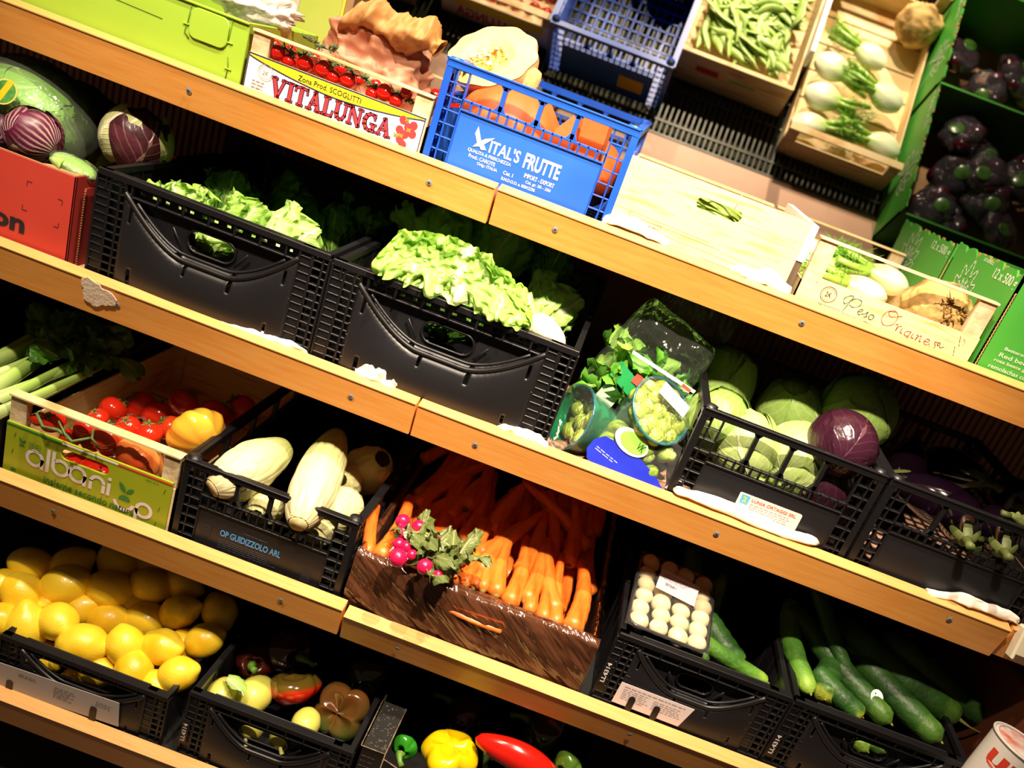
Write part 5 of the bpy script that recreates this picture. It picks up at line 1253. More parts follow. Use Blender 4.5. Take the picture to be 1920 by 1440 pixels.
# ---- celery
CEL = axismat('celery_stalk', [(0, 'd4dca0'), (.4, 'a6c860'), (1, '5f8a2c')], 2, .34, .4, .3, 50, .1, coat=.2)
t = thing('celery', 'bunch of light green celery stalks, leaves running back into the dark', 'celery', onp(30, 700, -.80, .1, 1.2))
for a, b_, rp in (((-45, 752), (58, 672), 15), ((-40, 772), (80, 706), 11), ((-20, 782), (115, 719), 10), ((-30, 690), (16, 650), 13), ((-40, 722), (90, 660), 12), ((-10, 748), (130, 690), 9), ((-60, 700), (70, 640), 12)):
    p = onp(a[0], a[1], -.80, .1, 1.2) - t.location; q = onp(b_[0], b_[1], -.785, .1, 1.2) - t.location; d = q - p; q2 = q + d * .55 + Vector((0, .06, .0)); r_ = rad(rp * 1.35, p + t.location)
    f = MB(); Ln = (q2 - p).length; f.tube([(0, 0, -Ln / 2), (0, -.004, -Ln / 6), (0, -.004, Ln / 6), (0, 0, Ln / 2)], [r_ * 1.15, r_ * 1.05, r_ * .8, r_ * .4], 12, flat=.55)
    for s_ in (-.5, 0, .5): f.tube([(r_ * s_, -r_ * .5, -Ln / 2), (r_ * s_ * .9, -r_ * .6, 0), (r_ * s_ * .4, -r_ * .2, Ln / 2)], r_ * .10, 5)
    f.build('stalk', CEL, t, loc=(p + q2) / 2, rot=aim(p, q2))
for k in range(46):
    rd = random.Random(k); p = onp(80 + rd.random() * 150, 600 + rd.random() * 75, -.77, .1, 1.2) - t.location; p.z = min(p.z, .1)
    f = MB(); leaf(f, .045, .02, .6, rd.uniform(-1, 1), .010, 8, k, 8, 8); f.build('leaf', LETD, t, loc=p, rot=(rd.uniform(-2, 0), rd.uniform(-1, 1), rd.uniform(0, 6)))

# ------------------------------------------------------------------ things on the top shelf
# cherry tomatoes
CH = mat('cherry_tomato_skin', 'd01c12', 'c0140e', 6, .13, coat=.7, sss=.1)
ct = thing('cherry_tomato', '', 'tomato'); f = MB(); f.ball(.0135, 1, 1, .97, fn=lambda d, u, v: 1 + .02 * nz(d, 1)); f.build('flesh', CH, ct)
f = MB()
for k in range(5):
    a = k * 1.256; f.tube([(0, 0, .0128), (.004 * math.cos(a), .004 * math.sin(a), .0145), (.009 * math.cos(a), .009 * math.sin(a), .0125)], [.0008, .0010, .0002], 5)
f.build('calyx', STEM, ct)
KT = Kind([ct])
CT = [(521, 100, 16, 'first cherry tomato at the latch side corner'), (573, 120, 16, 'bright cherry tomato, third along the opening'), (607, 131, 18, 'large cherry tomato in the middle of the opening'), (625, 146, 14, 'pale red cherry tomato low against the label'), (652, 152, 16, 'cherry tomato beside the dark gap'),
      (698, 176, 13, 'cherry tomato low before the sprigs near the far end'), (721, 174, 17, 'bright cherry tomato near the far corner post'), (742, 190, 13, 'cherry tomato cut by the label near the far corner post'), (762, 174, 12, 'cherry tomato at the far corner post'), (542, 117, 13, 'cherry tomato low under the first sprig'),
      (516, 86, 12, 'cherry tomato under the top rail at the near corner'), (590, 110, 11, 'small dark cherry tomato behind the third one'), (545, 96, 12, 'cherry tomato behind the first sprig'), (640, 130, 12, 'cherry tomato with a white glint under the rail'), (672, 150, 12, 'cherry tomato in the shade of the paper bag'), (705, 160, 11, 'dark cherry tomato behind the last sprigs')]
for i, (px, py, rp, lb) in enumerate(CT):
    p = at(px, py, 1.342 if i < 10 else 1.372); k = rad(rp, p) / .0135; rd = random.Random(i)
    KT.put(p, (R(rd.uniform(-110, 10)), R(rd.uniform(-60, 60)), 0), lb, 'cherry tomatoes in the white labelled crate', k)
rd = random.Random(4)
for j in range(9):
    for i in range(8):
        x_ = -.622 + .034 * i + rd.uniform(-.005, .005); y_ = 1.40 + .047 * j + rd.uniform(-.006, .006)
        if j < 5 and i > 3: continue
        KT.put((x_, y_, Zw(-.150 + rd.uniform(-.006, .006))), (rd.uniform(-1.5, 1), rd.uniform(-1, 1), 0), 'cherry tomato in the rows behind the front ones', 'cherry tomatoes at the back of the white labelled crate', 1.15)
for i, (a, lb) in enumerate((((512, 72), 'tangled tomato sprig at the near corner of the crate'), ((560, 88), 'tomato sprig across the middle of the opening'), ((640, 118), 'thick tomato sprig in front of the paper bag'), ((700, 150), 'grey green tomato sprig before the far tomatoes'), ((740, 165), 'tomato sprig at the far end under the rail'), ((590, 76), 'sprig sticking up behind the top rail'))):
    t = thing('tomato_sprig', lb, 'sprig', at(a[0] + 12, a[1] + 12, 1.345 if i < 5 else 1.40), (0, 0, 0), 'tomato sprigs'); rd = random.Random(i + 3)
    f = MB(); pts = [Vector((-.024 + .012 * k, rd.uniform(-.004, .004), rd.uniform(-.004, .004) + .001 * k * (-1 if i < 5 else 1))) for k in range(5)]; f.tube(pts, .0014, 6); f.build('stalk', STEM, t)
    f = MB()
    for p in pts:
        for q in range(7):
            a2 = rd.uniform(0, 6.28); e = Vector((math.cos(a2) * .012, rd.uniform(-.006, .004), math.sin(a2) * .008)); f.tube([p, p + e * .6, p + e + Vector((0, 0, .002))], [.0010, .0014, .0003], 5)
    f.build('sepal', mat('sepal_green', '66754a', '3e5230', 90, .6), t)

# crumpled paper bag
KRB = mat('kraft_paper_bag', 'c4876a', 'b47a5c', 9, .6, bump=.25, bscale=40)
c = at(712, 118, 1.50)
t = thing('paper_bag', 'crumpled brown paper bag with a rolled top, behind the cherry tomatoes', 'bag', (c.x, c.y, c.z))
def crum(p, s=1., a=.01, o=0.):
    d1 = noise.voronoi(Vector(p) * 26 * s + Vector((o, o, o)))[0]; d2 = noise.voronoi(Vector(p) * 52 * s + Vector((o, 3, o)))[0]
    return a * (1.1 * d1[0] + .45 * d2[0] - .55)
def g(u, v):
    a = 2 * PI * u; q = math.sin(PI * (.10 + .80 * v)) ** .5; x_ = .094 * math.copysign(abs(math.cos(a)) ** .8, math.cos(a)) * (1.1 - .25 * v) * q; y_ = .065 * math.sin(a) * q; z_ = -.095 + .150 * v - .30 * x_ * v
    p = Vector((x_, y_, z_)); d = Vector((math.cos(a), math.sin(a), .3)); return p + d * crum(p, 1, .040)
f = MB(); f.surf(g, 110, 60, wrap=True); f.build('bag_body', KRB, t)
E0 = at(662, 28, 1.45) - c; E1 = at(822, 96, 1.45) - c
def g(u, v):
    a = 2 * PI * v; p0_ = E0.lerp(E1, u) + Vector((0, 0, .010 * math.sin(PI * u) + .006 * math.sin(9 * u))); rr_ = .014 + .012 * math.sin(PI * min(1, u + .05)) + .004 * math.sin(11 * u)
    n_ = Vector((.38, 0, .92)); p = p0_ + n_ * rr_ * math.sin(a) + Vector((0, 1.5 * rr_ * math.cos(a), 0)); return p + (n_ * math.sin(a) + Vector((0, math.cos(a), 0))) * crum(p, 1.2, .024, 3)
f = MB(); f.surf(g, 110, 40); f.build('rolled_top', mat('kraft_roll', 'b8844e', 'a8743e', 9, .65, bump=.2, bscale=50), t)

# pumpkins in the blue crate
FL = mat('pumpkin_flesh', 'f4d988', 'efcf70', 8, .55, bump=.15, bscale=60, sss=.1); SK = mat('pumpkin_skin', 'd2642c', 'c05420', 10, .6, bump=.3, bscale=30); OR_ = mat('orange_flesh', 'dc5a1c', 'd24c12', 12, .6, bump=.2, bscale=90); CAV = mat('seed_pulp', 'e09a3c', 'd0741c', 60, .35, bump=1., bscale=90, c3='f2d480')
p = at(915, 104, 1.45)
t = thing('halved_pumpkin', 'half pumpkin showing pale yellow flesh and a stringy seed hollow, leaning on the crate rim', 'pumpkin', p, (R(46), R(-14), R(-12)))
sq = lambda a: 1 + .16 * math.cos(a) * (1 if math.cos(a) < 0 else .2)
f = MB()
def g(u, v): a = 2 * PI * u; b_ = PI / 2 * v; q = .084 * sq(a) * math.cos(b_) * (1 + .03 * math.cos(10 * a) * math.cos(b_)); return (q * math.cos(a) * 1.0, q * math.sin(a) * .86, -.062 * math.sin(b_))
f.surf(g, 60, 16, wrap=True); f.build('skin', mat('tan_pumpkin_skin', 'd8a878', 'c89460', 10, .6, bump=.3, bscale=30), t)
f = MB()
def g(u, v):
    a = 2 * PI * u; q = .0835 * sq(a) * (1 - v) ; e = q * (1 + .03 * math.cos(10 * a)); hol = max(0, 1 - (q / .048) ** 2)
    return (e * math.cos(a), e * math.sin(a) * .86, .001 - .016 * hol + (.0035 * nz((e * math.cos(a), e * math.sin(a), 0), 90) + .003 * nz((e * math.cos(a), e * math.sin(a), 3), 200) if hol > .05 else 0))
f.surf(g, 60, 30, wrap=True); fl_ = f.build('flesh', FL, t)
f = MB(); rd = random.Random(1)
for k in range(26):
    a = rd.uniform(0, 6.28); q = .034 * math.sqrt(rd.random()); x_, y_ = q * math.cos(a), q * math.sin(a) * .8; b_ = rd.uniform(0, 3)
    f.tube([(x_ + .012 * s_ * math.cos(b_ + s_), y_ + .010 * s_ * math.sin(b_), -.006 + .004 * math.cos(3 * s_)) for s_ in (-1, -.5, 0, .5, 1)], [.0008, .0018, .0022, .0016, .0006], 6)
f.build('seed_pulp', CAV, t)
f = MB()
for k in range(14):
    a = rd.uniform(0, 6.28); q = .030 * math.sqrt(rd.random()); f.ball(.0048, 1, .6, .4, c=(q * math.cos(a), q * math.sin(a) * .8, -.001 + rd.uniform(0, .003)), nu=10, nv=8)
f.build('seed', mat('pumpkin_seed', 'f2e4b8', 'e8d498', 40, .4), t)
t = thing('half_pumpkin', 'orange skinned half pumpkin lying cut side down with a corky stem', 'pumpkin', at(966, 205, 1.43)); f = MB()
def g(u, v): a = 2 * PI * u; b_ = PI / 2 * v; q = math.cos(b_) * .082 * (1 + .06 * abs(math.cos(4.5 * a)) * math.cos(b_)); return (q * math.cos(a), q * math.sin(a), -.03 + .068 * math.sin(b_) - .008 * math.exp(-((1 - v) / .1) ** 2))
f.surf(g, 60, 20, wrap=True); f.build('skin', mat('salmon_pumpkin_skin', 'd25a26', 'c4501e', 10, .6, bump=.3, bscale=40), t)
f = MB(); f.tube([(.012, 0, .030), (.016, -.002, .046), (.019, -.002, .060), (.022, 0, .068)], [.017, .014, .013, .008], 12); o = f.build('corky_stem', mat('corky_stem', 'd9b070', 'b88a50', 150, .9, bump=1., bscale=300), t); o.location = at(998, 152, 1.425) - at(966, 205, 1.43) - Vector((.018, 0, .05))
def slab(label, px, Y, th, lean=.0):
    P_ = [at(x_, y_, Y) for x_, y_ in px]; c = sum(P_, Vector()) / len(P_); t = thing('pumpkin_piece', label, 'pumpkin', c, (0, 0, 0), 'cut pumpkin pieces in the blue crate')
    P_ = [p - c for p in P_]; n = len(P_); f = MB()
    f.add([(p.x, lean * p.z, p.z) for p in P_], [tuple(range(n))[::-1]]); f.build('flesh', OR_, t)
    f = MB(); f.add([(p.x, lean * p.z, p.z) for p in P_] + [(p.x * .9 + .006, th * .7 + lean * p.z, p.z * .9) for p in P_] + [(p.x * .5 + .008, th, p.z * .6) for p in P_],
                    [(k * n + i, k * n + (i + 1) % n, (k + 1) * n + (i + 1) % n, (k + 1) * n + i) for k in (0, 1) for i in range(n)] + [tuple(range(2 * n, 3 * n))]); f.build('skin', SK, t)
slab('narrow orange pumpkin wedge just before the gap in the blue crate', ((1012, 184), (1024, 186), (1044, 240), (1040, 300), (985, 285), (998, 232)), 1.42, .035)
slab('triangular orange pumpkin piece standing point up', ((1040, 243), (1080, 213), (1086, 222), (1080, 256), (1076, 300), (1035, 285)), 1.40, .04, .1)
slab('tall bright orange pumpkin piece behind the last window of the blue crate', ((1098, 208), (1146, 226), (1132, 270), (1108, 335), (1078, 378), (1060, 335), (1084, 262)), 1.37, .05)
slab('low orange pumpkin slab seen through the row of small slots', ((880, 196), (1000, 232), (1110, 285), (1102, 322), (1000, 285), (876, 232)), 1.385, .03)
t = thing('whole_pumpkin', 'whole orange pumpkin standing at the back of the blue crate corner', 'pumpkin', (-.118, 1.50, Zw(-.150)), (R(20), R(10), 0)); f = MB()
def g(u, v): a = 2 * PI * u; b_ = PI * (v - .5); q = math.cos(b_) * .078 * (1 + .06 * abs(math.cos(5 * a))); return (q * math.cos(a), q * math.sin(a), .062 * math.sin(b_) * (1 - .18 * math.exp(-((abs(v - .5) - .5) / .12) ** 2)))
f.surf(g, 70, 26, wrap=True); f.build('skin', mat('deep_orange_skin', 'c8501a', 'b84410', 8, .5, bump=.2, bscale=40), t)
f = MB(); f.tube([(0, 0, .05), (0, 0, .064)], [.008, .006], 8); f.build('stem', mat('dark_stem', '5a5a30', rough=.8), t)

# flat beans
def bean_kind(seed):
    rd = random.Random(seed); t = thing('flat_bean', '', 'bean'); n = 14; L_ = rd.uniform(.11, .15); b_ = rd.uniform(-.02, .02); b2 = rd.uniform(-.012, .012)
    f = MB(); f.tube([(L_ * (k / n - .5), b_ * math.sin(PI * k / n) + .002 * math.sin(k), b2 * math.sin(PI * k / n)) for k in range(n + 1)], [.0012 + .0082 * min(1, k * .35, (n - k) * .35) * (1 + .07 * math.sin(k * 2.2)) for k in range(n + 1)], 8, flat=.36)
    f.build('pod', mat('bean_pod', '8fb04a', '7a9c3a', 14, .45, bump=.2, bscale=40, c3='9cba58'), t)
    f = MB(); f.tube([(L_ / 2, .0, 0), (L_ / 2 + .006, .001, .001)], [.0014, .0009], 5); f.build('tip', STEM, t)
    return t
KB = Kind([bean_kind(k) for k in range(5)]); rd = random.Random(11)
for k in range(230):
    x_ = rd.uniform(.022, .210); y_ = rd.uniform(1.405, 1.67); z_ = -.168 + .012 * math.sin(9 * x_) + .025 * rd.random() + .018 * (k / 230)
    ang = rd.uniform(-.7, .7) + (1.2 if rd.random() < .55 else .2)
    if abs(math.cos(ang)) * .07 > min(x_ + .03, .262 - x_): ang = 1.4
    KB.put((x_, y_, Zw(z_)), (rd.uniform(-.8, .8), rd.uniform(-.18, .18), ang), 'flat green bean in the heap filling the plain wooden box', 'flat beans in the wooden box', 1)
for px, py, Y, a, lb in ((1310, 380, 1.332, 18, 'flat green bean seen through the hand hole, upper one'), (1345, 393, 1.334, 24, 'flat green bean seen through the hand hole, lower one'), (1335, 402, 1.348, 10, 'dark flat bean at the bottom of the hand hole')):
    p = at(px, py, Y); KB.put(p, (R(20), R(a - 8), 0), lb, None, 1)
KB.clean()

# fennel and celeriac
FB = axismat('fennel_bulb', [(0, 'e8ecd0'), (.55, 'e2e9c4'), (.85, 'a9c46a'), (1, '86ae42')], 2, .13, .4, .25, 30, .12, coat=.25)
def fennel(label, p, d, r=.036, seed=1, greens=True):
    t = thing('fennel', label, 'fennel', p, aim(Vector((0, 0, 0)), Vector(d))); rd = random.Random(seed); f = MB()
    def g(u, v):
        a = 2 * PI * u; q = (math.sin(PI * min(1, (.06 + v * .82))) ** .7) * (1 - .35 * v) + .02; q *= 1 + .06 * math.cos(2 * a) + .035 * abs(math.sin(3.5 * a + 2 * v))
        return (r * 1.12 * q * math.cos(a), r * .85 * q * math.sin(a), .095 * (v - .45))
    f.surf(g, 44, 26, wrap=True); f.build('bulb', FB, t)
    for k in range(6):
        a = k * 1.05 + rd.uniform(-.2, .2); q = Vector((math.cos(a), math.sin(a) * .7, 0)); l = rd.uniform(.035, .085)
        f = MB(); f.tube([q * .009 + Vector((0, 0, .035)), q * .016 + Vector((0, 0, .06)), q * (.018 + .12 * l) + Vector((0, 0, .05 + l))], [.0085, .007, .0055], 9); f.build('stalk', mat('fennel_stalk', '9cc250', '86b040', 40, .4, coat=.2), t)
    if greens:
        f = MB()
        for k in range(150):
            b0 = Vector((rd.uniform(-.026, .026), rd.uniform(-.022, .022), rd.uniform(.06, .13))); e = Vector((rd.uniform(-.02, .02), rd.uniform(-.02, .02), rd.uniform(.0, .03)))
            f.tube([b0, b0 + e * .6, b0 + e], [.0008, .0007, .0002], 3)
        f.build('fronds', mat('fennel_frond', '6fae2a', '5a9a20', 80, .6), t)
    return t
fennel('fennel with feathery greens lying behind the cursive lettering, bulb towards the celeriac', (.505, 1.64, Zw(-.158)), (-1, -.25, .10), .038, 1)
fennel('fennel bulb next to the green carton, at the back of the crate', (.535, 1.77, Zw(-.172)), (-1, .0, .12), .037, 2)
fennel('fennel bulb at the far back corner, on the wood box side', (.335, 1.795, Zw(-.165)), (1, -.2, .10), .034, 3)
fennel('middle fennel bulb along the wood box side of the crate', (.345, 1.70, Zw(-.165)), (1, .1, .10), .038, 4)
fennel('fennel with cut stalks nearest the crate middle, wood box side', (.345, 1.60, Zw(-.170)), (1, .3, .08), .038, 5, False)
fennel('fennel bulb showing white through the crate opening', (.440, 1.52, Zw(-.178)), (-1, -.3, .05), .034, 6)
p = at(1755, 588, 1.395)
t = thing('celeriac', 'knobbly brown celeriac root behind the board of the cursive lettered crate', 'celeriac', p, (R(75), R(10), 0)); f = MB()
CER = mat('celeriac_skin', 'b08a4c', '7c5a2a', 16, .8, bump=1., bscale=70, c3='c4a262', detail=8)
f.ball(.058, 1.05, .95, .92, fn=lambda d, u, v: 1 + .10 * nz(d, 2, 3) + .05 * nz(d, 7, 1) + (.10 * abs(nz(d, 16, 5)) if d.z > .5 else .02 * nz(d, 30)), nu=60, nv=44); f.build('root', CER, t)
f = MB(); rd = random.Random(6)
for k in range(26):
    a = rd.uniform(0, 6.28); q = rd.uniform(.004, .026); b0 = Vector((q * math.cos(a), q * math.sin(a), .050)); f.tube([b0, b0 + Vector((rd.uniform(-.008, .008), rd.uniform(-.008, .008), .006)), b0 + Vector((rd.uniform(-.014, .014), rd.uniform(-.014, .014), .004))], [.0024, .0016, .0006], 5)
f.build('root_knot', mat('root_knot', 'a8803e', '6e4a22', 60, .9), t)

# vacuum packed beetroot
BT = mat('cooked_beetroot', '4a0a1a', '2c0610', 8, .2, coat=.6); PF = filmmat('pack_film', 'f0e8f4', .05, .06, .9, 'c8c0d8', 60)
bp0 = thing('beetroot_pack', '', 'beetroot pack'); rd = random.Random(3)
for a, b_ in ((-.028, -.02), (.026, -.022), (-.002, .020)):
    f = MB(); f.ball(.025, 1, 1, .8, fn=lambda d, u, v: 1 + .06 * nz(d, 2, a * 50), nu=16, nv=12); f.build('beetroot', BT, bp0, loc=(a, b_, 0))
f = MB()
def g(u, v): a = 2 * PI * u; b_ = PI * (v - .5); q = abs(math.cos(b_)) ** .5; x_ = .058 * q * math.cos(a); y_ = .050 * q * math.sin(a); z_ = .026 * math.sin(b_) * (1 - .5 * (abs(x_) / .058) ** 3); p = Vector((x_, y_, z_)); return p * (1 + .18 * nz(p, 30, 2) + .08 * nz(p, 70, 5))
f.surf(g, 44, 26, wrap=True); f.build('film', PF, bp0)
f = MB(); f.ball(.020, 1, 1, .2, c=(.015, .01, .0235), nu=16, nv=8); f.build('green_label', mat('pack_green', '44702a', '2c4a1c', 60, rough=.25, coat=.5), bp0)
KP = Kind([bp0]); rd = random.Random(8)
for k in range(26):
    back = k < 19; x_ = rd.uniform(.665, .925); y_ = rd.uniform(1.70, 1.92) if back else rd.uniform(1.39, 1.50); z_ = (-.165 + .004 * k) if back else -.19 + .006 * (k - 19)
    KP.put((x_, y_, Zw(z_)), (rd.uniform(-.5, .5), rd.uniform(-.5, .5), rd.uniform(0, 6)), 'shiny vacuum pack of dark cooked beetroot in the %s green carton' % ('rear' if back else 'front'), 'beetroot packs in the %s carton' % ('rear' if back else 'front'), 1)

# things behind the lime box
t = thing('printed_carton', 'tall pale carton with a lime green and yellow side, behind the lime box', 'box', (-.800, 1.60, Zw(BZ[1])))
f = MB(); f.box(0, .088, 0, .10, 0, .245); f.build('panel', mat('grey_pink_print', 'b8a898', 'cabcae', 6, .5), t); f = MB(); f.box(.0885, .166, 0, .10, 0, .245); f.build('green_panel', mat('pear_print', 'b9c060', 'a8b848', 6, .5), t); f = MB(); f.box(.1665, .172, 0, .10, 0, .245); f.build('yellow_edge', mat('yellow_edge', 'e8c840', rough=.5), t); f = MB(); f.box(.1725, .186, .002, .10, 0, .24); f.build('kraft_side', KRAFT, t)
t = thing('plastic_bag', 'crumpled translucent plastic bag lying in the lime box', 'bag', at(478, 12, 1.44)); f = MB()
f.ball(.05, 1.25, .8, .6, fn=lambda d, u, v: 1 + .5 * nz(d, 2.2, 5) + .3 * abs(nz(d, 6, 2)), nu=60, nv=40); f.build('film', filmmat('milky_film', 'ffffff', .65, .2, .3, 'f0e6e0', 14), t)
f = MB(); f.ball(.018, 1.3, .6, .3, c=(-.055, -.02, .01)); f.build('teal_print', mat('teal_print', '5fc09a', rough=.4), t)
t = thing('wooden_crate', 'small wooden crate of white vegetables, seen in the mirror behind the tomatoes', 'crate', (-1.0, 1.72, Zw(BZ[1])))
f = MB(); f.box(0, .285, .11, .115, 0, .085); f.box(0, .285, 0, .005, 0, .085); f.build('long_board', PLY, t); f = MB(); f.box(0, .005, .005, .11, 0, .085); f.box(.28, .285, .005, .11, 0, .085); f.build('end_board', PLY, t); f = MB(); f.box(0, .285, .005, .11, 0, .004); f.build('base_board', PLY, t)
ls = thing('leek', '', 'leek'); f = MB(); f.tube([(0, -.045, 0), (0, 0, .002), (0, .045, 0)], [.010, .011, .009], 12); f.build('white_shank', mat('leek_white', 'ecebe0', 'd8dccc', 10, .4), ls)
KL = Kind([ls])
for k in range(10): KL.put((-.985 + .026 * k, 1.777, Zw(-.155 + .006 * (k % 2))), (0, 0, .1 * math.sin(k)), 'white shank in the small wooden crate seen in the mirror', 'white shanks in the small crate')
# foam and paper on the top ledge
def crumple(name, label, cat, pts, w_, Y, m, seed, h=.012, rise=.0, kind_=None):
    """a crumpled strip following the pixels pts, lying at depth Y"""
    P_ = [at(a, b_, Y) for a, b_ in pts]; c = P_[0].copy(); P_ = [p - c for p in P_]
    t = thing(name, label, cat, c)
    def g(u, v):
        k = u * (len(P_) - 1); i = min(int(k), len(P_) - 2); p = P_[i].lerp(P_[i + 1], k - i); q = math.sin(PI * min(1, max(0, u))) ** .35
        a = PI * v; ww = w_ * q
        z_ = math.sin(a) * h * (.35 + .65 * q) * (1 + .45 * nz((u * 4, v * 1.2, seed), 1)); y_ = -math.cos(a) * ww / 2
        return p + Vector((.004 * nz((u * 7, v * 3, seed + 2)), y_ + .005 * nz((u * 6, v * 3, seed)), max(0, z_) + .0022 * nz((u * 9, v * 5, seed + 5))))
    f = MB(); f.surf(g, 60, 18); f.build('sheet', m, t, solid=.0006); return t
crumple('foam_sheet', 'white foam sheet lying before the plain wood box', 'sheet', ((1128, 416), (1160, 422), (1205, 440), (1250, 462)), .012, 1.3115, WHITE, 3, .016)
crumple('paper_strip', 'creased white paper strip under the plain wood box end', 'paper', ((1365, 508), (1420, 528), (1480, 552)), .010, 1.3115, PAPER, 6, .020)
t = thing('white_carton', 'blank white carton squeezed between the wood box and the cursive crate', 'box', (.270, 1.345, Zw(BZ[1]))); f = MB(); f.box(0, .012, 0, .30, .075, .135); f.build('panel', WHITE, t); f = MB(); f.box(.001, .012, .002, .30, 0, .0745); f.build('lower_panel', mat('dim_carton', '5a4a38', rough=.8), t)

# ------------------------------------------------------------------ second shelf
YM = 1.211
def wrapped_head(label, p, r, seed, rot, mt, core, name='wrapped_lettuce', sq=(1.15, 1, .95), lab=False, film=True):
    t = thing(name, label, 'lettuce', p, rot)
    f = MB(); f.ball(r * .93, *sq, fn=lambda d, u, v: 1 + .03 * nz(d, 2, seed), nu=44, nv=30); f.build('head', mt, t)
    for k in range(4):
        a = k * 1.7 + seed
        def g(u, v):
            th = (u - .5) * 2.4; ph = -1.2 + 2.2 * v; rr_ = r * (.95 + .012 * k + .02 * nz((u * 4, v * 4, k + seed)) + .02 * math.sin(10 * u)); th *= math.cos((v - .4) * 1.5)
            return (rr_ * sq[0] * math.cos(ph) * math.sin(th), -rr_ * sq[1] * math.cos(ph) * math.cos(th), rr_ * sq[2] * math.sin(ph))
        f = MB(); f.surf(g, 20, 16); o = f.build('wrapper_leaf', mt, t); o.rotation_euler = (0, 0, a)
    if film:
        f = MB(); f.ball(r * 1.03, *sq, fn=lambda d, u, v: 1 + .05 * abs(nz(d, 3, seed + 2)) + .02 * abs(nz(d, 11, seed)), nu=80, nv=56); f.build('film', filmmat('lettuce_film', 'f4fff4', .07, .07, .45, 'e8f4e4', 34), t)
    return t
p = at(62, 222, 1.36); t = wrapped_head('big pale green lettuce in shiny clear film with a round yellow label', p, rad(104, p), 3, (R(20), R(24), 0), leafmat('iceberg_leaf', '7fb040', 'a8cf70', 'd4e8b0', .07, 7, .5, trans=.1), CORE)
q = at(8, 172, 1.262)
f = MB(); f.prism([(.021 * math.cos(k * PI / 16), .021 * math.sin(k * PI / 16)) for k in range(32)], -.0006, 0, 0); f.prism([(.0185 * math.cos(k * PI / 16), .0185 * math.sin(k * PI / 16)) for k in range(32)], -.0010, -.0006, 1); f.box(-.005, .005, -.0014, -.001, -.02, .02, 2)
o = f.build('round_label', [mat('ochre_ring', 'd8c060', rough=.4), mat('leaf_green_print', '2f6a2a', '5a9a4a', 60, .4), mat('sun_yellow', 'e8b41a', rough=.4)], t); t.rotation_euler = t.rotation_euler
o.matrix_parent_inverse = Matrix(); o.matrix_local = Matrix.LocRotScale(t.location, t.rotation_euler, None).inverted() @ (Matrix.Translation(q) @ Matrix.Rotation(R(-25), 4, 'X') @ Matrix.Rotation(R(14), 4, 'Y'))
p = at(150, 235, 1.47); wrapped_head('dark shaded lettuce behind the labelled one', p, rad(80, p), 8, (R(10), R(30), 0), LETD, CORE, film=False)
p = at(140, 312, 1.25); wrapped_head('flat green lettuce in glinting film on the red box flap', p, rad(38, p), 5, (0, R(12), 0), LET, CORE, sq=(1.2, .8, .42))
def raymat():
    t = NT('radicchio_leaf'); b = t.b
    uv = t.new('ShaderNodeUVMap'); sx = t.new('ShaderNodeSeparateXYZ'); t.link(uv.outputs[0], sx.inputs[0])
    def M(op, a, b_=None, clamp=False):
        n = t.new('ShaderNodeMath', operation=op); n.use_clamp = clamp
        for i, q in enumerate((a, b_)):
            if q is None: continue
            if isinstance(q, (int, float)): n.inputs[i].default_value = q
            else: t.link(q, n.inputs[i])
        return n.outputs[0]
    tc = t.new('ShaderNodeTexCoord'); nz_ = t.new('ShaderNodeTexNoise'); nz_.inputs['Scale'].default_value = 60; nz_.inputs['Detail'].default_value = 3; t.link(tc.outputs['Object'], nz_.inputs['Vector'])
    x = M('SUBTRACT', sx.outputs[0], .5); v = sx.outputs[1]
    ang = M('ARCTAN2', x, M('ADD', v, .04)); ph = M('ADD', M('MULTIPLY', ang, 7.5), M('MULTIPLY', nz_.outputs['Fac'], .55))
    ray_ = M('SUBTRACT', 1., M('MULTIPLY', M('PINGPONG', ph, .5), 3.2), True)
    rad_ = M('SQRT', M('ADD', M('MULTIPLY', x, x), M('MULTIPLY', v, v)))
    fade = M('SUBTRACT', 1.25, M('MULTIPLY', rad_, 1.25), True); core = M('SUBTRACT', 1.1, M('MULTIPLY', rad_, 3.4), True)
    f_ = M('MAXIMUM', M('MULTIPLY', ray_, fade), core, True)
    mx = t.new('ShaderNodeMixRGB'); mx.inputs[1].default_value = (*lin('5a1434'), 1); mx.inputs[2].default_value = (*lin('efdcd2'), 1); t.link(f_, mx.inputs[0]); t.link(mx.outputs[0], b.inputs['Base Color']); b.inputs['Roughness'].default_value = .38
    bp = t.new('ShaderNodeBump'); bp.inputs['Strength'].default_value = .5; bp.inputs['Distance'].default_value = .002; t.link(f_, bp.inputs['Height']); t.link(bp.outputs[0], b.inputs['Normal'])
    return t.m
RADL = raymat()
RADD = leafmat('radicchio_dark', '3c1428', '521c38', 'b08898', .06, 6, .5, rough=.35, trans=.05, sidevein=.5)
def radicchio(label, p, r, seed, yaw, mt=RADL, wrapm=None):
    t = thing('radicchio', label, 'radicchio', p); f = MB(); f.ball(r * .9, 1.05, 1, .95, fn=lambda d, u, v: 1 + .04 * nz(d, 2, seed), nu=36, nv=26); f.build('head', RADD, t)
    for k in range(4):
        def g(u, v):
            th = (u - .5) * 2.5; ph = -.95 + 2.05 * v; rr_ = r * (.96 + .02 * k + .03 * nz((u * 5, v * 5, k + seed)) + .10 * max(0, v - .85) * 3); th *= min(1, .35 + v * 1.2) * math.cos((v - .55) * 1.1)
            return (rr_ * math.cos(ph) * math.sin(th), -rr_ * math.cos(ph) * math.cos(th), rr_ * math.sin(ph))
        f = MB(); f.surf(g, 30, 24); o = f.build('wrapper_leaf', mt if k % 2 == 0 or not wrapm else wrapm, t); o.rotation_euler = (R(10 * k), R(yaw), R(-35 + 85 * k))
    return t
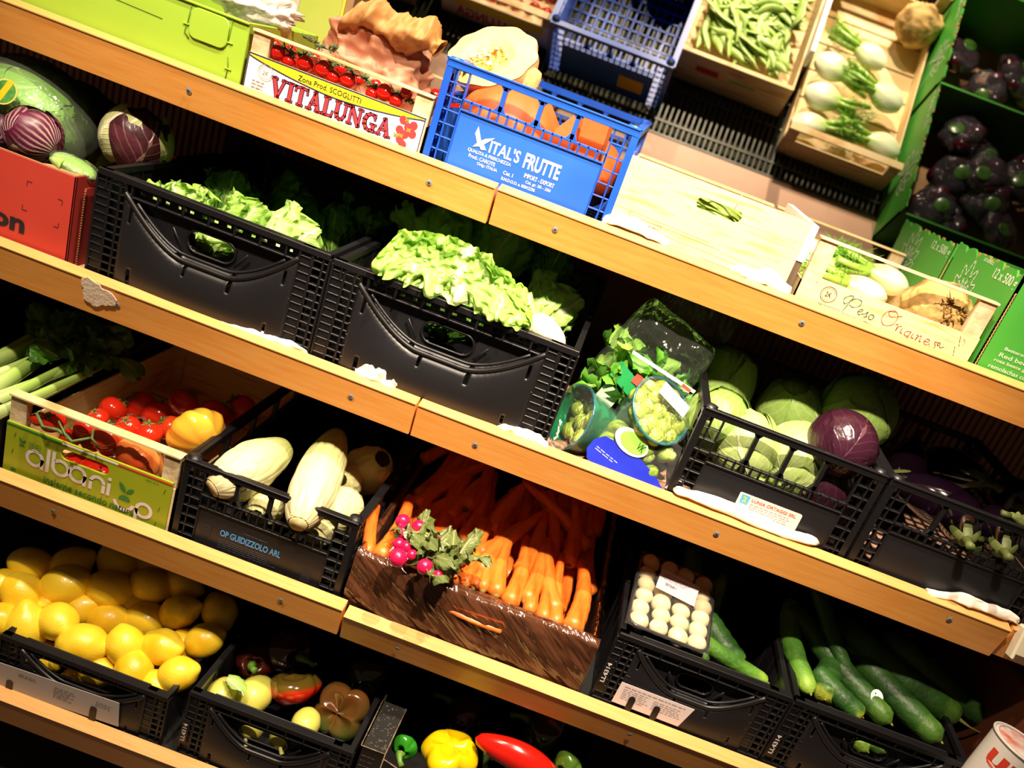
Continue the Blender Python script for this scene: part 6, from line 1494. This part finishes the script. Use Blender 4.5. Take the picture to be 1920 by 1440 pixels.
p = at(62, 252, 1.255); radicchio('purple radicchio with fanning white ribs, on the edge of the red box', p, rad(52, p), 2, -62)
p = at(-8, 248, 1.245); radicchio('purple radicchio cut off by the picture edge', p, rad(40, p), 6, 30, RADD)
p = at(255, 262, 1.375); radicchio('cream and dark purple radicchio in the dark, behind the corner of the lettuce crate', p, rad(66, p), 9, 20, leafmat('castelfranco_leaf', 'b8b878', 'd0d09c', 'e8e4c0', .2, 10, .5, trans=.05, sidevein=.6), leafmat('castelfranco_dark', '3a1420', '52202c', '8a6a60', .06, 6, .5, trans=0))

# lettuce heads in the two black crates
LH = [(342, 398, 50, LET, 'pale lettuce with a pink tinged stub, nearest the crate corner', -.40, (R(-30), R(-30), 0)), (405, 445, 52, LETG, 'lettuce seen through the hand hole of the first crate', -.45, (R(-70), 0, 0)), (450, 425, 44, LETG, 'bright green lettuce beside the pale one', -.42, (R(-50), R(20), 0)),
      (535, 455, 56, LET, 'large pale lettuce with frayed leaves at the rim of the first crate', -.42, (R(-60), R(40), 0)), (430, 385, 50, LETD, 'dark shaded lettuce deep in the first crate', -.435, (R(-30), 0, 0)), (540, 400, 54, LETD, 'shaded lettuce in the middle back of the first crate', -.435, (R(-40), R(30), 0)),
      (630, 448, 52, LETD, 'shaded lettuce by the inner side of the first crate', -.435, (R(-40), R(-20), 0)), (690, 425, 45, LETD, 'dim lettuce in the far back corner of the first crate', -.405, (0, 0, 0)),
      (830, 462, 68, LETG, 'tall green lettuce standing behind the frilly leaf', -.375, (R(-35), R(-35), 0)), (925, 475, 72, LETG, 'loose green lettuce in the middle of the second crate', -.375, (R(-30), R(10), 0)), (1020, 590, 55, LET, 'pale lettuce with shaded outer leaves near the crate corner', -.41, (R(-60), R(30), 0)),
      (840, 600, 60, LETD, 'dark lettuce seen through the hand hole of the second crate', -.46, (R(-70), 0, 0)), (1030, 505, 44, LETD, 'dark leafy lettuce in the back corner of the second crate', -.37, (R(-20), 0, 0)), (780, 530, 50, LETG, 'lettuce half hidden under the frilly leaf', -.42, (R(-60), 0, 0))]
for i, (px, py, rp, mt_, lb, z0, rot) in enumerate(LH):
    p = onp(px, py, z0, .05, 1.25); r_ = min(rad(rp, p), .075)
    ym = YM + .022 + r_ * .85
    if p.y < ym: p = at(px, py, ym)
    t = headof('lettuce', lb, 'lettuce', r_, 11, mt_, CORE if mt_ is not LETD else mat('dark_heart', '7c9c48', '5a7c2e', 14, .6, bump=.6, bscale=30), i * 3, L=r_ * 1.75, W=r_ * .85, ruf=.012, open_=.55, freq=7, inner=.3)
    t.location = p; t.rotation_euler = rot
# frilly leaf on the rim
t = thing('lettuce_leaf', 'bright frilly lettuce leaf hanging over the rim of the second crate', 'lettuce')
A = at(715, 500, 1.225); B = at(985, 612, 1.225); c = (A + B) / 2; c.z += .020; c.y = 1.238; t.location = c
for j, (mt_, off) in enumerate(((LETG, 0), (LET, .006), (LETG, .014))):
    def g(u, v):
        x_ = (u - .5) * .262 * (1 - .12 * v); wv = .030 * (math.sin(PI * min(1, .12 + u * .9)) ** .5) + .006
        e = abs(2 * v - 1); z_ = (v - .42) * 2 * wv * .9 + .014 * math.sin(PI * u) - .10 * (u - .5) * .0
        ruf = .030 * e ** 1.2 * (1.3 * nz((u * 12, v * 2.5, j), 1) + .8 * nz((u * 23, v * 4, j + 5), 1)) + .007 * nz((u * 14, v * 6, j), 1.5)
        y_ = -.022 * math.sin(PI * (1 - v) * .5) ** 2 * 1.3 + ruf + off - .004
        z_ += .016 * e ** 1.3 * (nz((u * 9, v * 2, j + 11), 1) + .5 * nz((u * 19, v * 2, j + 15), 1)) - .010 * (1 - v) ** 2
        return (x_, y_, z_ + (.035 - .06 * u) * .25 + off * .6)
    f = MB(); f.surf(g, 170, 34); f.build('leaf_layer', mt_, t)
f = MB(); f.tube([(-.02, .0, .006), (.05, -.012, .004), (.10, -.012, -.012), (.128, -.004, -.03)], [.002, .006, .010, .009], 12, flat=.6); f.build('mid_rib', mat('pale_rib', 'dfe8b4', 'cfe09a', 20, .4), t)
p = at(1022, 622, 1.245); t = thing('lettuce_stub', 'white lettuce base bulging over the crate rim', 'lettuce', p, (0, R(118), 0)); f = MB()
f.ball(.024, .95, 1, 1.75, fn=lambda d, u, v: 1 + .05 * nz(d, 3, 2) - .2 * max(0, -d.z) ** 2, nu=30, nv=22); f.build('base', mat('white_base', 'f0e6c4', 'e6dcb0', 14, .45, bump=.2, bscale=40), t)
f = MB(); leaf(f, .06, .022, .6, -.6, .006, 6, 3); f.build('leaf', LET, t, loc=(0, -.01, -.02), rot=(0, R(180), 0))

# cabbages
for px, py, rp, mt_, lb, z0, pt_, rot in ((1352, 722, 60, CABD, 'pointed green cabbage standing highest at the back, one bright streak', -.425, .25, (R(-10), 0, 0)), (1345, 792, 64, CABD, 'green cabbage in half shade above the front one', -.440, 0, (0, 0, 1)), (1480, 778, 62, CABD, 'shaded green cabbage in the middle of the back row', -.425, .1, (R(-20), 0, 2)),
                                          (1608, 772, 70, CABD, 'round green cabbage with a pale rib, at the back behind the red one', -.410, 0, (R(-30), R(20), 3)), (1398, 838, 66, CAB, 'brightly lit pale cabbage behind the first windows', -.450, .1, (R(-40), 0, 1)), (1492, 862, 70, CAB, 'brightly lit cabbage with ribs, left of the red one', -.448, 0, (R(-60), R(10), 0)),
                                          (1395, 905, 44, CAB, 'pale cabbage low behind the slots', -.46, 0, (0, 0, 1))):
    p = onp(px, py, z0, .0, 0) if px != 1608 else at(px, py, 1.44); r_ = min(rad(rp, p), .072); ym = YM + .016 + r_ * 1.05
    if p.y < ym: p = at(px, py, ym)
    put(cabbage(lb, r_, mt_, seed=px % 7, point=pt_), p, rot)
p = at(1578, 833, 1.268); put(cabbage('dark purple red cabbage perched on the crate rim', rad(66, p) * .97, REDCAB, seed=2, name='red_cabbage'), p, (R(-70), R(20), 0))
p = at(1540, 905, 1.285); put(cabbage('second red cabbage low behind the slots', .05, REDCAB, seed=5, name='red_cabbage'), p, (R(-20), 0, 0))

# aubergines
AU = mat('aubergine_skin', '100610', '0a030a', 6, .10, coat=.8); AUG = mat('aubergine_calyx', '5e6c30', '4a4e26', 40, .6, bump=.3, bscale=60)
def auber(label, p, rot, l=.15, r=.045):
    t = thing('aubergine', label, 'aubergine', p, rot); f = MB()
    f.surf(lambda u, v: (r * (math.sin(PI * min(1, v * .97 + .02)) ** .5) * (1.05 - .45 * v) * math.cos(2 * PI * u), r * (math.sin(PI * min(1, v * .97 + .02)) ** .5) * (1.05 - .45 * v) * math.sin(2 * PI * u), l * (v - .5)), 36, 24, wrap=True); f.build('skin', AU, t)
    f = MB()
    def cal(u, v):
        a = 2 * PI * u; e = .05 + .15 * abs(math.cos(2.5 * a)) ** 1.5; w_ = 1 - e * v; q = (math.sin(PI * min(1, w_ * .97 + .02)) ** .5) * (1.05 - .45 * w_) * (1.05 - .01 * v) + .002
        return (r * q * math.cos(a), r * q * math.sin(a), l * (w_ - .5) + .002)
    f.surf(cal, 60, 12, wrap=True); f.build('calyx', AUG, t)
    f = MB(); f.tube([(0, 0, l * .47), (.002, 0, l * .58), (.006, 0, l * .70)], [.010, .006, .007], 8); f.build('stalk', AUG, t); return t
auber('aubergine at the crate corner next to the red cabbage', onp(1700, 872, -.43), (R(-60), R(30), 0), .15, .044)
auber('glossy aubergine with two white glints under the rim', onp(1748, 935, -.44), (R(-90), R(40), R(60)), .16, .048)
auber('aubergine lying along the near rim', at(1800, 975, 1.275), (R(80), R(-105), R(0)), .15, .044)
auber('aubergine whose pale calyx shows through the windows', at(1870, 1000, 1.262), (R(70), R(-100), R(10)), .13, .042)
auber('dark aubergine in the back of the crate', onp(1790, 880, -.43), (R(60), R(60), 0), .15, .046)
auber('aubergine beyond the picture edge side of the crate', onp(1905, 935, -.43), (R(80), R(-50), 0), .15, .044)
for px, py, lb in ((1842, 1013, 'dry curled aubergine calyx lying between the windows'), (1893, 968, 'pale green aubergine calyx at the rim')):
    t = thing('dried_calyx', lb, 'aubergine leaf', at(px, py, 1.236), (0, R(95), 0)); f = MB(); leaf(f, .035, .010, .8, .7, .005, 6, px, 10, 12); leaf(f, .030, .009, .8, -.7, .005, 6, px + 1, 10, 12, M=Matrix.Rotation(1.2, 4, 'Y')); f.tube([(0, 0, 0), (0, 0, -.015)], [.006, .005], 8); f.build('calyx', AUG, t)

# bagged salad, punnets and the blue labelled pack
DZ = Zw(BZ[2])
p = at(1195, 712, 1.36)
t = thing('bagged_salad', 'clear bag of green salad leaves with red and green print', 'salad', p, (R(-12), R(20), 0)); 
for k in range(96):
    rd = random.Random(k + 300); f = MB(); leaf(f, rd.uniform(.04, .06), .017, .8, rd.uniform(-1.4, 1.4), .008, 7, k, 8, 9)
    f.build('salad_leaf', LETG if k % 3 == 0 else LETD if k % 3 == 1 else mat('rocket_green', '4a8a22', '6aa834', 40, .5), t, loc=(rd.uniform(-.065, .065), rd.uniform(-.026, .016), rd.uniform(-.08, .035)), rot=(rd.uniform(-3, 3), rd.uniform(-3, 3), rd.uniform(0, 6)))
def g(u, v):
    a = 2 * PI * u; q = (1 - abs(2 * v - 1) ** 4) ** .5; x_ = .082 * math.copysign(abs(math.cos(a)) ** .6, math.cos(a)) * (.80 + .2 * q); y_ = .030 * math.sin(a) * q + .0005; z_ = -.088 + .215 * v
    pp = Vector((x_, y_, z_)); return pp + Vector((.3, 1, .2)) * (.012 * nz(pp, 18, 1) + .006 * abs(nz(pp, 45, 3)))
f = MB(); f.surf(g, 80, 70, wrap=True); f.build('bag_film', filmmat('salad_film', 'f8fff8', .02, .05, .26, 'e8f0e8', 45), t)
f = MB()
f.surf(lambda u, v: (-.050 + .056 * u, -.046 - .003 * math.sin(PI * u), -.020 + .030 * v - .01 * u), 8, 4); f.build('green_print', mat('bag_green', '1e8a4a', rough=.4), t)
f = MB(); f.surf(lambda u, v: (-.016 + .020 * u, -.050, -.006 + .018 * v), 4, 4); o = f.build('red_print', mat('bag_red', 'b84a3a', rough=.4), t)
f = MB(); f.surf(lambda u, v: (-.046 + .034 * u, -.049, -.066 + .038 * v - .01 * u), 4, 4); f.build('pale_print', mat('bag_pale', 'a8c4a4', rough=.4), t)
f = MB(); f.surf(lambda u, v: (-.06 + .14 * u, -.045, .028 + .006 * v + .018 * u), 10, 3); f.build('white_band', mat('bag_white', 'd8e4d8', rough=.3), t)
f = MB(); f.surf(lambda u, v: (.055 + .018 * u, -.046, .042 + .006 * v), 4, 3); f.build('red_mark', mat('bag_red'), t)
p = at(1262, 640, 1.48); t = thing('bagged_salad', 'empty looking crumpled clear bag behind the salad bag', 'salad', p, (R(-20), R(25), 0)); f = MB(); f.surf(lambda u, v: Vector(g(u, v)) * .9, 60, 50, wrap=True); f.build('bag_film', filmmat('salad_film'  ), t)
for k in range(14):
    rd = random.Random(k + 700); f = MB(); leaf(f, .045, .012, .8, rd.uniform(-1, 1), .006, 7, k, 8, 9); f.build('salad_leaf', LETD, t, loc=(rd.uniform(-.04, .06), rd.uniform(-.01, .01), rd.uniform(-.07, .0)), rot=(rd.uniform(-3, 3), rd.uniform(-3, 3), 0))

PG = filmmat('green_punnet', '4fd8a0', .42, .08, .5, '10b878', 12)
def punnet(label, p, rot, wrap=True):
    t = thing('punnet', label, 'punnet', p, rot); r0, r1, h = .040, .056, .070
    f = MB(); f.surf(lambda u, v: ((r0 + (r1 - r0) * v) * math.cos(2 * PI * u), (r0 + (r1 - r0) * v) * math.sin(2 * PI * u), -h + h * v), 48, 12, wrap=True); f.ball(r0, 1, 1, .04, c=(0, 0, -h), nv=6); f.build('bowl', PG, t, solid=.0012)
    f = MB(); f.tube([(r1 * math.cos(k * PI / 24), r1 * math.sin(k * PI / 24), 0) for k in range(49)], .0022, 8, cap=False); f.build('rim', mat('teal_rim', '1a6a78', rough=.2, coat=.5), t)
    f = MB(); f.surf(lambda u, v: ((r1 + .003) * v * math.cos(2 * PI * u), (r1 + .003) * v * math.sin(2 * PI * u), .004 + .010 * (1 - v * v) + .002 * nz((u * 9, v * 4, 1))), 48, 10, wrap=True)
    f.surf(lambda u, v: ((r0 + .003 + (r1 - r0) * v) * math.cos(2 * PI * u) + .002 * nz((u * 20, v * 5, 3)), (r0 + .003 + (r1 - r0) * v) * math.sin(2 * PI * u), -h - .002 + (h + .005) * v), 60, 14, wrap=True); f.build('film', filmmat('clear_wrap'  ), t)
    return t
SPR = leafmat('sprout_leaf', '8fae30', 'b2c84a', 'dce69a', .12, 5, .5, trans=0, mott=.3)
sp0 = thing('brussels_sprout', '', 'sprout'); f = MB(); f.ball(.0145, 1, 1, 1.05, fn=lambda d, u, v: 1 + .05 * nz(d, 3, 1) + .03 * math.sin(7 * u * 6.28) * (1 - v), nu=22, nv=16); f.build('head', SPR, sp0)
f = MB(); f.surf(lambda u, v: (.0151 * math.cos(-1 + 2 * v) * math.sin((u - .5) * 2.4), -.0151 * math.cos(-1 + 2 * v) * math.cos((u - .5) * 2.4), .0155 * math.sin(-1 + 2 * v)), 12, 12); f.build('outer_leaf', SPR, sp0)
KS = Kind([sp0])
p2 = at(1240, 770, 1.265); rot2 = Euler((R(38), R(30), 0)); punnet('green see-through punnet of brussels sprouts with a white label', p2, rot2); M2_ = Matrix.LocRotScale(p2, rot2, None)
SPW = ('under the white label', 'near the upper rim', 'in the middle', 'at the lower rim', 'at the far rim', 'on the bag side', 'beside the label end')
i = 0
for rr_, n_ in ((0, 1), (.026, 6), (.043, 10)):
    for k in range(n_):
        a = 2 * PI * k / max(1, n_) + rr_ * 20; q = M2_ @ Vector((rr_ * math.cos(a), rr_ * math.sin(a), -.008 - .002 * (i % 3)))
        KS.put(q, (i, i * 2, 0), 'yellow green brussels sprout in the filled punnet', 'brussels sprouts in the punnet', .95 + .05 * (i % 3)); i += 1
f = MB(); f.box(-.030, .030, -.012, .012, 0, .0006); pt_ = [o for o in bpy.data.objects if o.name.startswith('punnet')][0]; f.build('white_label', WHITE, pt_, loc=(.0, .022, .0165), rot=(R(4), 0, R(4)))
f = MB()
p1 = at(1072, 782, 1.262); rot1 = Euler((R(28), R(-72), R(0))); punnet('green punnet tipped on its side against the lettuce crate', p1, rot1); M1_ = Matrix.LocRotScale(p1, rot1, None)
for k in range(9):
    a = 2 * PI * k / 9; q = M1_ @ Vector((.030 * math.cos(a) * (k > 0), .030 * math.sin(a) * (k > 0), -.024 - .01 * (k % 2))); KS.put(q, (k, k, 0), 'brussels sprout inside the tipped punnet', 'brussels sprouts in the tipped punnet', 1.0)
# blue pack
p = at(1178, 880, 1.222)
t = thing('vegetable_pack', 'clear pack of green vegetables with a blue printed front and oval green label', 'vegetable pack', p, (R(-14), R(20), 0)); t.scale = (1.3, 1.2, 1.3)
f = MB(); pts = [(-.058, -.012), (-.058, .002), (-.050, .014), (-.030, .018), (.0, .020), (.03, .016), (.055, .006), (.066, -.008), (.066, -.016), (.05, -.022), (-.05, -.022)]
f.prism(pts, -.002, 0); f.build('blue_front', mat('blue_print', '2430b8', '2c3cd0', 20, .18, coat=.6), t)
f = MB(); thinlines(f, -.05, -.015, -.003, .003, 2, -.0024, h=.0012, seed=4); thinlines(f, .035, .062, -.010, .003, 2, -.0024, h=.0012, seed=9); f.build('printed_lines', mat('pale_blue_print', '9aa8e0', rough=.4), t)
f = MB(); f.prism([(-.020 + .024 * math.cos(k * PI / 16), .029 + .015 * math.sin(k * PI / 16)) for k in range(32)], -.0035, -.0022, 0); f.prism([(-.018 + .019 * math.cos(k * PI / 16), .030 + .0115 * math.sin(k * PI / 16)) for k in range(32)], -.0042, -.0035, 1); lb = f.build('oval_label', [WHITE, mat('apple_green_print', '8cc850', rough=.4)], t)
text(lb, 'VK', -.012, -.001, .026, .036, mat('dark_green_print', '2a5a20'), y=-.0044, bold=.03)
f = MB(); f.prism([(.050, .012), (.066, .012), (.060, .040), (.056, .038)], -.003, -.002, 0)
rd = random.Random(2)
for k in range(12): a, b_ = rd.uniform(.053, .062), rd.uniform(.014, .034); f.flat([(a + .0011 * math.cos(q), b_ + .0011 * math.sin(q)) for q in (0, 1, 2, 3, 4, 5)], -.0034, 1)
f.build('dotted_label', [mat('lilac_label', 'd4c8d4', rough=.5), NAVY], t)
for k in range(26):
    rd = random.Random(k + 40); f = MB(); r_ = rd.uniform(.007, .013); f.ball(r_, 1, 1, 1.3, fn=lambda d, u, v: 1 + .15 * nz(d, 4, k), nu=14, nv=10); f.build('vegetable_floret', mat('pale_celery', 'b8d070', '90b84a', 20, .45) if k % 2 else mat('floret_green', '6a8a28', '86a034', 90, .7, bump=.6, bscale=120), t, loc=(rd.uniform(-.045, .035), rd.uniform(.008, .02), rd.uniform(-.005, .062)), rot=(rd.uniform(-1, 1), rd.uniform(-1, 1), 0))
f = MB(); f.surf(lambda u, v: (-.056 + .112 * u, -.001 + .006 * v + .003 * nz((u * 9, v * 9, 2)), .012 + .052 * v), 40, 20); f.build('film', filmmat('clear_wrap'  ), t)

# papers tucked on the shelf edges
crumple('paper_strip', 'thin white paper strip under the first lettuce crate', 'paper', ((398, 602), (450, 618), (510, 638), (575, 664)), .010, 1.2075, WHITE, 1, .010)
crumple('paper_scrap', 'torn pinkish paper scrap poking out between the lettuce crates and the shelf edge', 'paper', ((664, 700), (705, 712), (744, 734)), .012, 1.205, PAPER, 2, .020)
crumple('paper_strip', 'crumpled paper under the corner of the second lettuce crate', 'paper', ((930, 806), (985, 820), (1026, 840)), .010, 1.205, PAPER, 4, .014)
crumple('paper_scrap', 'upright strip of pale paper beside the tipped punnet', 'paper', ((1038, 830), (1046, 810), (1050, 790)), .008, 1.215, PAPER, 5, .006)
crumple('tissue_paper', 'long twisted white tissue in front of the cabbage crate', 'paper', ((1262, 920), (1300, 935), (1360, 960), (1420, 985), (1470, 1005), (1532, 1022)), .016, 1.203, mat('white_tissue', 'fbf0e6', 'f2e4d8', 14, .8, bump=.3, bscale=60), 7, .018)
crumple('tissue_paper', 'flattened white tissue in front of the aubergine crate', 'paper', ((1735, 1110), (1800, 1128), (1850, 1145), (1908, 1168)), .016, 1.203, mat('white_tissue'), 9, .014)
for k_ in (L3, CK, KC, KT, KP, KL, KS): k_.clean()

f = MB(); q = at(1908, 1320, 1.22); f.box(0, .014, 0, .55, 0, .26)
tag(f.build('divider_board', mat('red_brown_board', '6a3420', '5a2c1a', 8, .6), loc=(max(q.x, .895), 1.14, Zw(BZ[3]))), 'red brown divider board standing beyond the cucumber crates', 'board')
